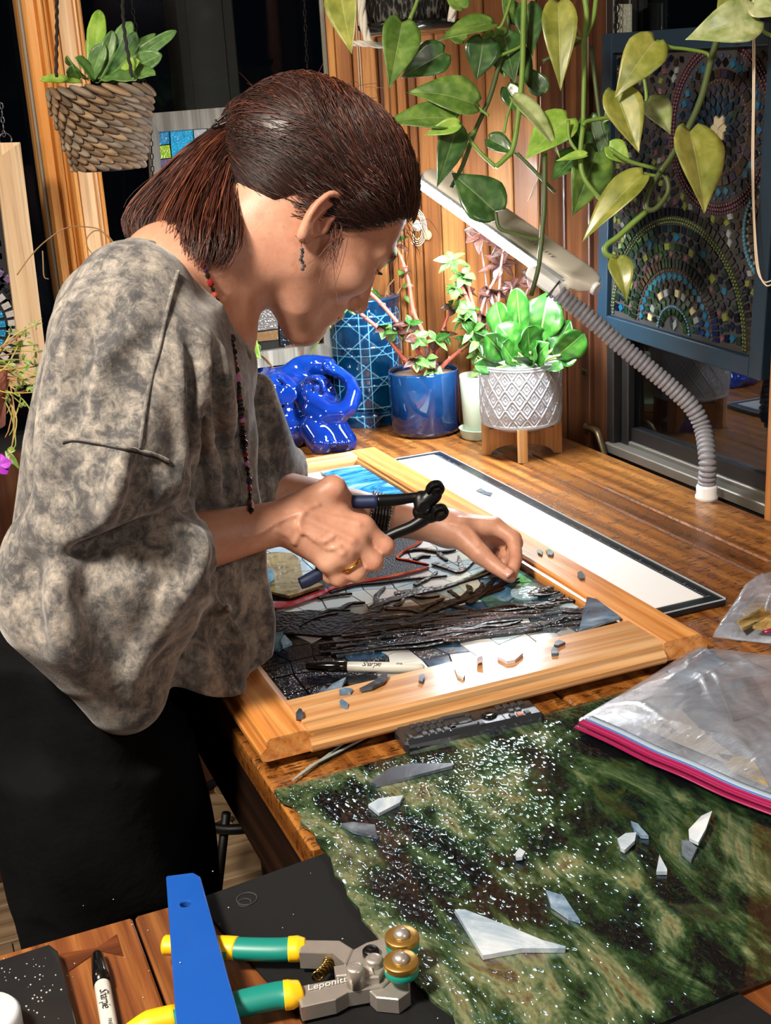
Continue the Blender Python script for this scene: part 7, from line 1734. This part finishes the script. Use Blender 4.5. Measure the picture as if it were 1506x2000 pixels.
for (x, y, m_) in ((-4, 500, 'tan'), (-2, 530, 'turq'), (6, 545, 'lime'), (2, 560, 'clear'), (12, 590, 'blue'), (-6, 475, 'violet'), (18, 640, 'dark'), (16, 690, 'clear'), (24, 700, 'violet')):
    c = Lp_(x, y) + V3(0, -.008, 0); b = MB(); b.box(c - V3(.007, 0, .006), c + V3(.007, .003, .006), bev=.001); part('mosaic_tile', b, GM[m_], lm)
chain_links(lm, Lp_(2, 200), Lp_(8, 268), .012, .006, .0010, plain('steel_hook', '6d7078', .3, .9)); b = MB(); q = Lp_(10, 272); b.tube([q + V3(.010 * math.cos(t), -.003, .010 * math.sin(t)) for t in np.linspace(-.6, 4.2, 16)], .0013, 6); part('hook', b, bpy.data.materials['steel_hook'], lm, smooth=True)
# ---- big blue framed mosaic in the right window
XM = 1.180; Mp = lambda x, y: onx(x, y, XM)
M_bf = plain('deep_teal_painted_frame', '0b2738', .5, 0, .15)
tl, tr_p, bl_, br_p = Mp(1192, 66), Mp(1500, 53), Mp(1197, 640), Mp(1470, 716)
e1 = nrm(nrm(tr_p - tl) + nrm(br_p - bl_)); e2 = nrm(V3(0, e1[2], -e1[1])); e2 = e2 if e2[2] < 0 else -e2; Wm = .445; Hm = float((bl_ - tl) @ e2) + .006
bmz = thing('blue_framed_mosaic', 'large teal-framed glass mosaic of beaded circles hanging in the right window', 'mosaic', tuple(bl_))
nX = V3(-1, 0, 0); mq = lambda s, t, o=0.0: tl + e1 * s + e2 * t + nX * o
fwid = .030
for (s0, t0, s1, t1) in ((0, 0, fwid, Hm), (Wm - fwid, 0, Wm, Hm), (fwid, 0, Wm - fwid, fwid), (fwid, Hm - fwid, Wm - fwid, Hm)):
    b = MB(); b.slab([mq(s0, t0, 0), mq(s1, t0, 0), mq(s1, t1, 0), mq(s0, t1, 0)], nX, .016); o = part('frame_rail', b, M_bf, bmz); bv = o.modifiers.new('soft_edge', 'BEVEL'); bv.width = .002; bv.segments = 2
b = MB(); b.slab([mq(fwid - .003, fwid - .003, 0), mq(Wm - fwid + .003, fwid - .003, 0), mq(Wm - fwid + .003, Hm - fwid + .003, 0), mq(fwid - .003, Hm - fwid + .003, 0)], nX, .006); part('grout_panel', b, plain('grey_grout', '2b2827', .85, 0, .1), bmz)
def mloc(x, y): p = Mp(x, y) - tl; return float(p @ e1), float(p @ e2)
cA, cB, cC, cD = mloc(1412, 250), mloc(1322, 650), mloc(1190, 220), mloc(1530, 455)
TM = {n_: glassy('tile_' + n_, c_, .14, .2, 200) for n_, c_ in (('black', '07070a'), ('navy', '0b0f1f'), ('cream', 'b0a380'), ('cyan', '14506c'), ('purple', '241a2e'), ('lime', '626a2c'), ('pink', '5e3e44'), ('white', '767c7c'), ('green', '11211a'), ('brown', '2c1f17'))}
BM_ = {n_: plain('beads_' + n_, c_, .15, 0, .15, 300, coat=.6) for n_, c_ in (('plum', '43222f'), ('lime', '3d4a22'), ('aqua', '3d6a7c'), ('red', '5a1412'), ('ivory', '7c7668'), ('copper', '4c3323'), ('blue', '1b3566'))}
tiles = []; beads = {}
lim = lambda s, t, m=.004: fwid + m < s < Wm - fwid - m and fwid + m < t < Hm - fwid - m
def dist(s, t, c): return math.hypot(s - c[0], t - c[1])
RA, RB, RC, RD = .128, .200, .080, .085
def owner(s, t):
    if dist(s, t, cB) < RB: return 'B'
    if dist(s, t, cA) < RA: return 'A'
    if dist(s, t, cC) < RC: return 'C'
    if dist(s, t, cD) < RD: return 'D'
    return '-'
def ringt(c, own, r, n, w, h, mats, shape='q', ph=0.0):
    for i in range(n):
        t = 2 * PI * (i + ph) / n; s, v = c[0] + r * math.cos(t), c[1] + r * math.sin(t)
        if not lim(s, v, .003 + max(w, h) * .4) or owner(s, v) != own: continue
        u = (math.cos(t), math.sin(t)); g = (-u[1], u[0]); P2 = lambda a, b_: (s + u[0] * a + g[0] * b_, v + u[1] * a + g[1] * b_)
        q = [P2(h / 2, w / 2), P2(h / 2, -w / 2), P2(-h / 2, -w / 2 * .9), P2(-h / 2, w / 2 * .9)] if shape == 'q' else [P2(h / 2, 0), P2(0, -w / 2), P2(-h / 2, 0), P2(0, w / 2)]
        tiles.append((w * h, q, mats[i % len(mats)]))
def ringb(c, own, r, n, br, col):
    for i in range(n):
        t = 2 * PI * i / n; s, v = c[0] + r * math.cos(t), c[1] + r * math.sin(t)
        if lim(s, v) and owner(s, v) == own: beads.setdefault(col, []).append((s, v, br))
T_ = TM
ringt(cA, 'A', .011, 6, .012, .021, [T_['cream']], 'd'); ringt(cA, 'A', .026, 12, .011, .018, [T_['black'], T_['navy']], 'd'); ringt(cA, 'A', .040, 18, .012, .018, [T_['black']], 'd', .5); ringt(cA, 'A', .055, 24, .011, .014, [T_['navy'], T_['black'], T_['purple']], 'd'); ringb(cA, 'A', .066, 60, .0021, 'copper'); ringt(cA, 'A', .076, 30, .013, .012, [T_['black'], T_['brown'], T_['purple']]); ringt(cA, 'A', .091, 34, .013, .013, [T_['cyan'], T_['navy'], T_['black'], T_['cyan']], 'd'); ringb(cA, 'A', .100, 40, .0026, 'blue'); ringb(cA, 'A', .110, 120, .0028, 'plum'); ringb(cA, 'A', .116, 126, .0028, 'plum'); ringb(cA, 'A', .122, 130, .0024, 'plum')
ringt(cB, 'B', .016, 10, .010, .022, [T_['cream'], T_['purple'], T_['white']], 'd'); ringt(cB, 'B', .034, 20, .008, .010, [T_['black']]); ringb(cB, 'B', .043, 52, .0024, 'aqua'); ringt(cB, 'B', .054, 24, .010, .015, [T_['black']], 'd'); ringt(cB, 'B', .066, 26, .010, .011, [T_['white'], T_['black'], T_['cream']]); ringt(cB, 'B', .079, 34, .011, .014, [T_['black'], T_['navy']], 'd'); ringt(cB, 'B', .092, 40, .013, .013, [T_['cyan']], 'd'); ringb(cB, 'B', .101, 90, .0022, 'copper'); ringt(cB, 'B', .112, 74, .007, .014, [T_['black']]); ringt(cB, 'B', .126, 60, .010, .010, [T_['black'], T_['green'], T_['pink']], 'd'); ringt(cB, 'B', .138, 54, .012, .010, [T_['green'], T_['black'], T_['black'], T_['lime']]); ringt(cB, 'B', .152, 52, .014, .014, [T_['navy'], T_['black'], T_['navy'], T_['cyan']], 'd'); ringt(cB, 'B', .166, 60, .013, .011, [T_['black'], T_['navy'], T_['green']]); ringb(cB, 'B', .176, 190, .0025, 'lime'); ringb(cB, 'B', .1815, 196, .0025, 'lime'); ringt(cB, 'B', .192, 100, .008, .012, [T_['black']])
for r_, n_, m_ in ((.020, 10, 'black'), (.034, 16, 'navy'), (.048, 22, 'brown'), (.060, 26, 'black')): ringt(cC, 'C', r_, n_, .012, .012, [T_[m_], T_['black']], 'd')
ringb(cC, 'C', .072, 90, .0030, 'red'); ringb(cC, 'C', .077, 92, .0022, 'ivory')
for r_, n_, m_ in ((.028, 14, 'green'), (.045, 22, 'cream'), (.06, 28, 'black')): ringt(cD, 'D', r_, n_, .012, .012, [T_[m_], T_['black']])
ringb(cD, 'D', .074, 80, .0040, 'aqua'); ringb(cD, 'D', .066, 40, .0034, 'ivory')
rr_ = random.Random(3); occ = []
for _ in range(5000):
    s, v = rr_.uniform(fwid, Wm - fwid), rr_.uniform(fwid, Hm - fwid)
    if not lim(s, v, .008) or owner(s, v) != '-' or any((s - a) ** 2 + (v - b_) ** 2 < .0105 ** 2 for a, b_ in occ): continue
    occ.append((s, v)); t = rr_.uniform(0, PI); w, h = .0105, .0135; u = (math.cos(t), math.sin(t)); g = (-u[1], u[0])
    tiles.append((w * h, [(s + u[0] * a + g[0] * b_, v + u[1] * a + g[1] * b_) for a, b_ in ((h / 2, 0), (0, -w / 2), (-h / 2, 0), (0, w / 2))], T_[rr_.choice(['black', 'black', 'black', 'navy', 'navy', 'purple', 'brown', 'lime', 'white', 'pink'])]))
tiles.sort(key=lambda x: -x[0])
rest = {}
for i, (_, q, m_) in enumerate(tiles):
    if i < 300:
        b = MB(); b.slab([mq(s, t, .006) for s, t in q], nX, .0022 + .0005 * (i % 3)); part('mosaic_tile', b, m_, bmz)
    else:
        b = rest.setdefault('x', MB()); ml = rest.setdefault('mats', []); 
        if m_ not in ml: ml.append(m_)
        b.cur = ml.index(m_); b.slab([mq(s, t, .006) for s, t in q], nX, .0022 + .0005 * (i % 3))
if 'x' in rest: part('small_mosaic_tiles', rest['x'], rest['mats'], bmz, kind='stuff')
for col, L_ in beads.items():
    b = MB()
    for s, v, br in L_: b.sphere(mq(s, v, .006 + br * .6), br, 6, 4)
    part('bead_row', b, BM_[col], bmz, smooth=True, kind='stuff')
chain_links(bmz, mq(.030, -.07, .008), mq(.030, -.004, .008), .014, .008, .0013, M_chain)
b = MB(); b.slab([Mp(1196, 8) + V3(.012, 0, 0), Mp(1222, 8) + V3(.012, 0, 0), Mp(1222, 64) + V3(.012, 0, 0), Mp(1196, 64) + V3(.012, 0, 0)], nX, .003); tag(part('textured_glass_strip', b, glassy('ribbed_pale_glass', '8f9488', .15, .5, 220, 1.0, 160)), 'pale textured glass strip above the blue framed mosaic', 'glass strip')
# ---- blind cords, cleat, window latch and crank
M_cordw = plain('cream_blind_cord', 'd8c7ae', .7, 0, .05); Pp = lambda x, y, o=.02: onplane(x, y, A0, PN) + PN * o
cl_ = thing('blind_cord_cleat', 'cream cord cleat with wound cord and wooden bead on the pine pier', 'cleat', tuple(Pp(820, 440, .004)))
c = Pp(818, 440, .006); b = MB(); b.lathe([(.0001, .0), (.010, .0), (.011, .004), (.009, .007), (.0001, .008)], c=c, n=24, axis=PN); part('cleat_disc', b, plain('cream_plastic', 'cfc6ae', .4), cl_, smooth=True)
for k in range(4):
    rx, rz = .011 + .0035 * k, .024 + .004 * k; c = Pp(818, 443, .010 + .001 * k); b = MB(); b.tube([c + PD * rx * math.cos(t) + V3(0, 0, 1) * rz * math.sin(t) for t in np.linspace(0, 2 * PI, 25)[:-1]], .0010, 5, closed=True); part('cord_loop', b, M_cordw, cl_, smooth=True)
b = MB(); b.tube(spline([Pp(822, 420, .014), Pp(834, 425, .014), Pp(839, 450, .012)], 6), .0009, 5); part('cord', b, M_cordw, cl_, smooth=True); b = MB(); b.sphere(Pp(839, 458, .012), (.009, .009, .010), 14, 9); part('wooden_bead', b, plain('pale_wood_bead', 'cfae80', .5), cl_, smooth=True)
b = MB(); b.tube([Pp(818, 408, .010), Pp(819, 425, .012)], .0012, 6); b.tube([Pp(820, 455, .012), Pp(823, 478, .012)], .0014, 6); part('brass_pin', b, M_brass, cl_, smooth=True)
for k, (x0, x1) in enumerate(((703, 713), (707, 717))):
    b = MB(); b.tube([Pp(x0 - 2, -20, .018), Pp(x0 + 2, 90, .018), Pp(x1, 230, .018)], .0009, 5); part('cord', b, M_cordw, cl_, smooth=True)
bp_ = thing('blind_pull', 'cream double cord loop hanging in front of the blue framed mosaic', 'blind cord', tuple(onx(1492, 556, 1.15)))
for k, pts in enumerate(([(1470, -10), (1471, 150), (1469, 320), (1472, 430), (1478, 520), (1492, 550), (1512, 546)], [(1474, -10), (1474, 150), (1472, 320), (1474, 430), (1482, 525), (1496, 557), (1514, 552)])):
    b = MB(); b.tube(spline([onx(x, y, 1.150 - .004 * k) for x, y in pts], 8), .0011, 6); part('cord', b, M_cordw, bp_, smooth=True)
bp_ = thing('blind_pull', 'single thin cord hanging in the dark corner behind the lamp', 'blind cord', tuple(onx(1022, 412, XW - .016)))
b = MB(); b.tube(spline([onx(1056, 130, XW - .012), onx(1054, 320, XW - .012), onx(1040, 370, XW - .014), onx(1022, 412, XW - .016)], 6), .0008, 5); part('cord', b, M_cordw, bp_, smooth=True)
M_br = plain('dark_aged_brass', '5a4a30', .4, .7, .2)
wl_ = thing('window_crank', 'aged brass casement crank low beside the right window', 'crank', tuple(onx(1165, 885, XW - .02)))
cr = [onx(1150, 836, XW - .012), onx(1160, 838, XW - .022), onx(1168, 846, XW - .026), onx(1175, 868, XW - .028), onx(1182, 890, XW - .028)]
b = MB(); b.tube(spline(cr, 6), np.linspace(.008, .0052, 25), 10, flat=.7); part('handle', b, M_br, wl_, smooth=True); b = MB(); b.lathe([(.0001, 0), (.011, 0), (.011, .006), (.007, .010), (.0001, .010)], c=onx(1150, 836, XW - .004), n=20, axis=(-1, 0, 0)); part('boss', b, M_br, wl_, smooth=True)
c = onx(1144, 728, XW - .008); b = MB(); b.box(c - V3(.003, .010, .008), c + V3(.004, .010, .008), bev=.002); kp = thing('latch_plate', 'small brass latch keeper on the dark window casing', 'latch', tuple(c)); part('plate', b, M_br, kp); b = MB(); b.lathe([(.0001, 0), (.0042, 0), (.0042, .003), (.0001, .003)], c=c + V3(-.003, .001, 0), n=16, axis=(-1, 0, 0)); part('hole', b, M_black_gap, kp)
# ---- trailing plant with magenta flower at the left edge
dT_ = 1.75; Tp = lambda x, y, o=0.0: at(x, y, dT_ + o)
tp_ = thing('trailing_moss_rose', 'straggly trailing plant with pinkish stems and a magenta flower at the left edge', 'plant', tuple(Tp(-60, 800)))
b = MB(); c = Tp(-70, 770); b.lathe([(.0001, c[2] - .05), (.05, c[2] - .05), (.065, c[2] + .03), (.06, c[2] + .03), (.0001, c[2] + .02)], c=(c[0], c[1], 0), n=30); part('pot', b, plain('terracotta', '8a4a30', .8), tp_, smooth=True)
b = MB(); b.tube([c + V3(0, 0, .02), c + V3(0, 0, .6)], .0015, 6); part('hanger', b, M_blackcord, tp_, smooth=True)
rr_ = random.Random(9); M_ts = [plain('pinkish_trailing_stem', 'b07a50', .6), plain('straw_trailing_stem', 'b9a85a', .6), plain('green_trailing_stem', '8fa04a', .6)]
for i in range(26):
    x0, y0 = rr_.uniform(-50, -10), rr_.uniform(690, 760); a = rr_.uniform(-1.0, .9); L_ = rr_.uniform(50, 120); x1, y1 = x0 + L_ * math.cos(a), y0 + L_ * math.sin(a) * .9
    x1 = min(x1, 70); pts = [Tp(x0, y0), Tp((x0 + x1) / 2 + rr_.uniform(-12, 12), (y0 + y1) / 2 + rr_.uniform(-14, 14), rr_.uniform(-.03, .03)), Tp(x1, y1, rr_.uniform(-.03, .03))]
    stem(tp_, pts, .0013, .0009, M_ts[i % 3], n=5)
    for q in range(5):
        an = rr_.uniform(0, 6.28); l2 = rr_.uniform(8, 18); leaf(tp_, pts[2], Tp(x1 + l2 * math.cos(an), y1 + l2 * math.sin(an)), nrm(toC + rv(.4)), .0035, L_brt2 if q % 2 else L_pale, 'lance', nm='needle_leaf', seed=q)
for i in range(7): 
    x1, y1 = rr_.uniform(10, 35), rr_.uniform(780, 900); stem(tp_, [Tp(rr_.uniform(-30, 20), 740), Tp(x1 + rr_.uniform(-20, 10), (740 + y1) / 2), Tp(x1, y1), Tp(x1 - 8, y1 + 20)], .0012, .0008, M_ts[i % 3], n=5)
fc = Tp(0, 908, -.02); fl_ = MB()
M_magf = plain('magenta_petal', 'b03ac8', .5, 0, .15, 200)
for k in range(5):
    t = k * 2 * PI / 5 + .3; leaf(tp_, fc, fc + cdir(.016 * math.cos(t), .016 * math.sin(t), -.004), nrm(toC + cdir(.3, .2, 0)), .017, M_magf, 'oval', nm='petal', fold=.2, seed=k)
leaf(tp_, Tp(10, 880), Tp(36, 915), toC, .012, L_green, 'oval', seed=1); leaf(tp_, Tp(14, 878), Tp(30, 880), toC, .010, L_brt2, 'oval', seed=2)
# dry curling tendrils in front of the trim
for pts in ([(33, 537), (60, 500), (90, 470), (130, 445), (170, 443), (200, 452), (230, 490), (240, 510)], [(240, 505), (215, 465), (190, 450), (172, 462), (170, 480), (185, 500), (212, 515)], [(83, 490), (84, 510), (86, 540), (95, 545)]): stem(tp_, [Tp(x, y, .05) for x, y in pts], .0010, .0008, M_dry, nm='tendril', n=5)
stem(tp_, [Tp(230, 495, .0), Tp(245, 488), Tp(258, 490), Tp(275, 496)], .0018, .0012, M_stem, nm='tendril', n=6)
# ---- stool and chair seen below the counter
M_iron = plain('black_wrought_iron', '0f0f10', .45, .3, .1)
def stool(nm, lab, c, zs, r, cat, back=False):
    t = thing(nm, lab, cat, (c[0], c[1], FZ)); b = MB(); b.lathe([(.0001, zs - .02), (r, zs - .02), (r * 1.03, zs - .008), (r * .98, zs + .006), (.0001, zs + .012)], c=(c[0], c[1], 0), n=40); part('seat', b, plain('patterned_stool_seat', '3a3028', .6, 0, .7, 22), t, smooth=True)
    for k in range(4):
        a = k * PI / 2 + .6; u = V3(math.cos(a), math.sin(a), 0); b = MB(); b.tube([V3(c[0], c[1], zs - .02) + u * r * .8, V3(c[0], c[1], FZ) + u * r * 1.25], .009, 10); part('leg', b, M_iron, t, smooth=True)
    for zz_, k in ((-.42, 1.0), (-.64, 1.1)):
        b = MB(); b.tube([V3(c[0] + r * k * math.cos(a), c[1] + r * k * math.sin(a), zz_) for a in np.linspace(0, 2 * PI, 41)[:-1]], .007, 8, closed=True); part('foot_ring', b, M_iron, t, smooth=True)
    if back:
        for k in (-1, 1): b = MB(); b.tube(spline([V3(c[0] - r * .8, c[1] + k * r * .7, zs - .02), V3(c[0] - r * 1.2, c[1] + k * r * .8, zs + .2), V3(c[0] - r * 1.4, c[1] + k * r * .7, zs + .42)], 8), .010, 10); part('back_post', b, M_iron, t, smooth=True)
        b = MB(); b.tube(spline([V3(c[0] - r * 1.4, c[1] - r * .7, zs + .42), V3(c[0] - r * 1.7, c[1], zs + .42), V3(c[0] - r * 1.4, c[1] + r * .7, zs + .42)], 8), .014, 10); part('back_rail', b, M_iron, t, smooth=True)
    return t
ic = ony(470, 1566, 2.02); ist = thing('iron_stand', 'black wrought-iron stand with a leaf-pattern ring, half hidden below the counter edge', 'stand', (ic[0], ic[1], FZ))
b = MB(); rI = .095; b.tube([ic + V3(rI * math.cos(a), rI * math.sin(a), 0) for a in np.linspace(0, 2 * PI, 41)[:-1]], .010, 8, closed=True); part('ring', b, M_iron, ist, smooth=True)
for k in range(7):
    a = 2 * PI * k / 7; u = V3(math.cos(a), math.sin(a), 0); leaf(ist, ic + u * .015, ic + u * .092, V3(0, 0, 1), .05, plain('tan_leaf_inlay', '6e5a40', .6) if k == 0 else bpy.data.materials['tan_leaf_inlay'], 'oval', nm='ring_leaf', thick=.003, seed=k)
for (x0, y0, x1, y1) in ((442, 1588, 429, 1705), (536, 1606, 552, 1692)):
    p0 = ony(x0, y0, 1.95); p1 = ony(x1, y1, 1.95); d = p1 - p0; p2 = p0 + d * ((FZ - p0[2]) / d[2]); b = MB(); b.tube([p0, p2], .0085, 10); part('leg', b, M_iron, ist, smooth=True)
p0 = ic + V3(.05, .085, 0); b = MB(); b.tube([p0, V3(p0[0] + .02, p0[1] + .05, FZ)], .0085, 10); part('leg', b, M_iron, ist, smooth=True)
stool('iron_chair', 'black iron chair just visible at the lower left edge behind her', (-.27, 1.50), -.42, .20, 'chair', True)
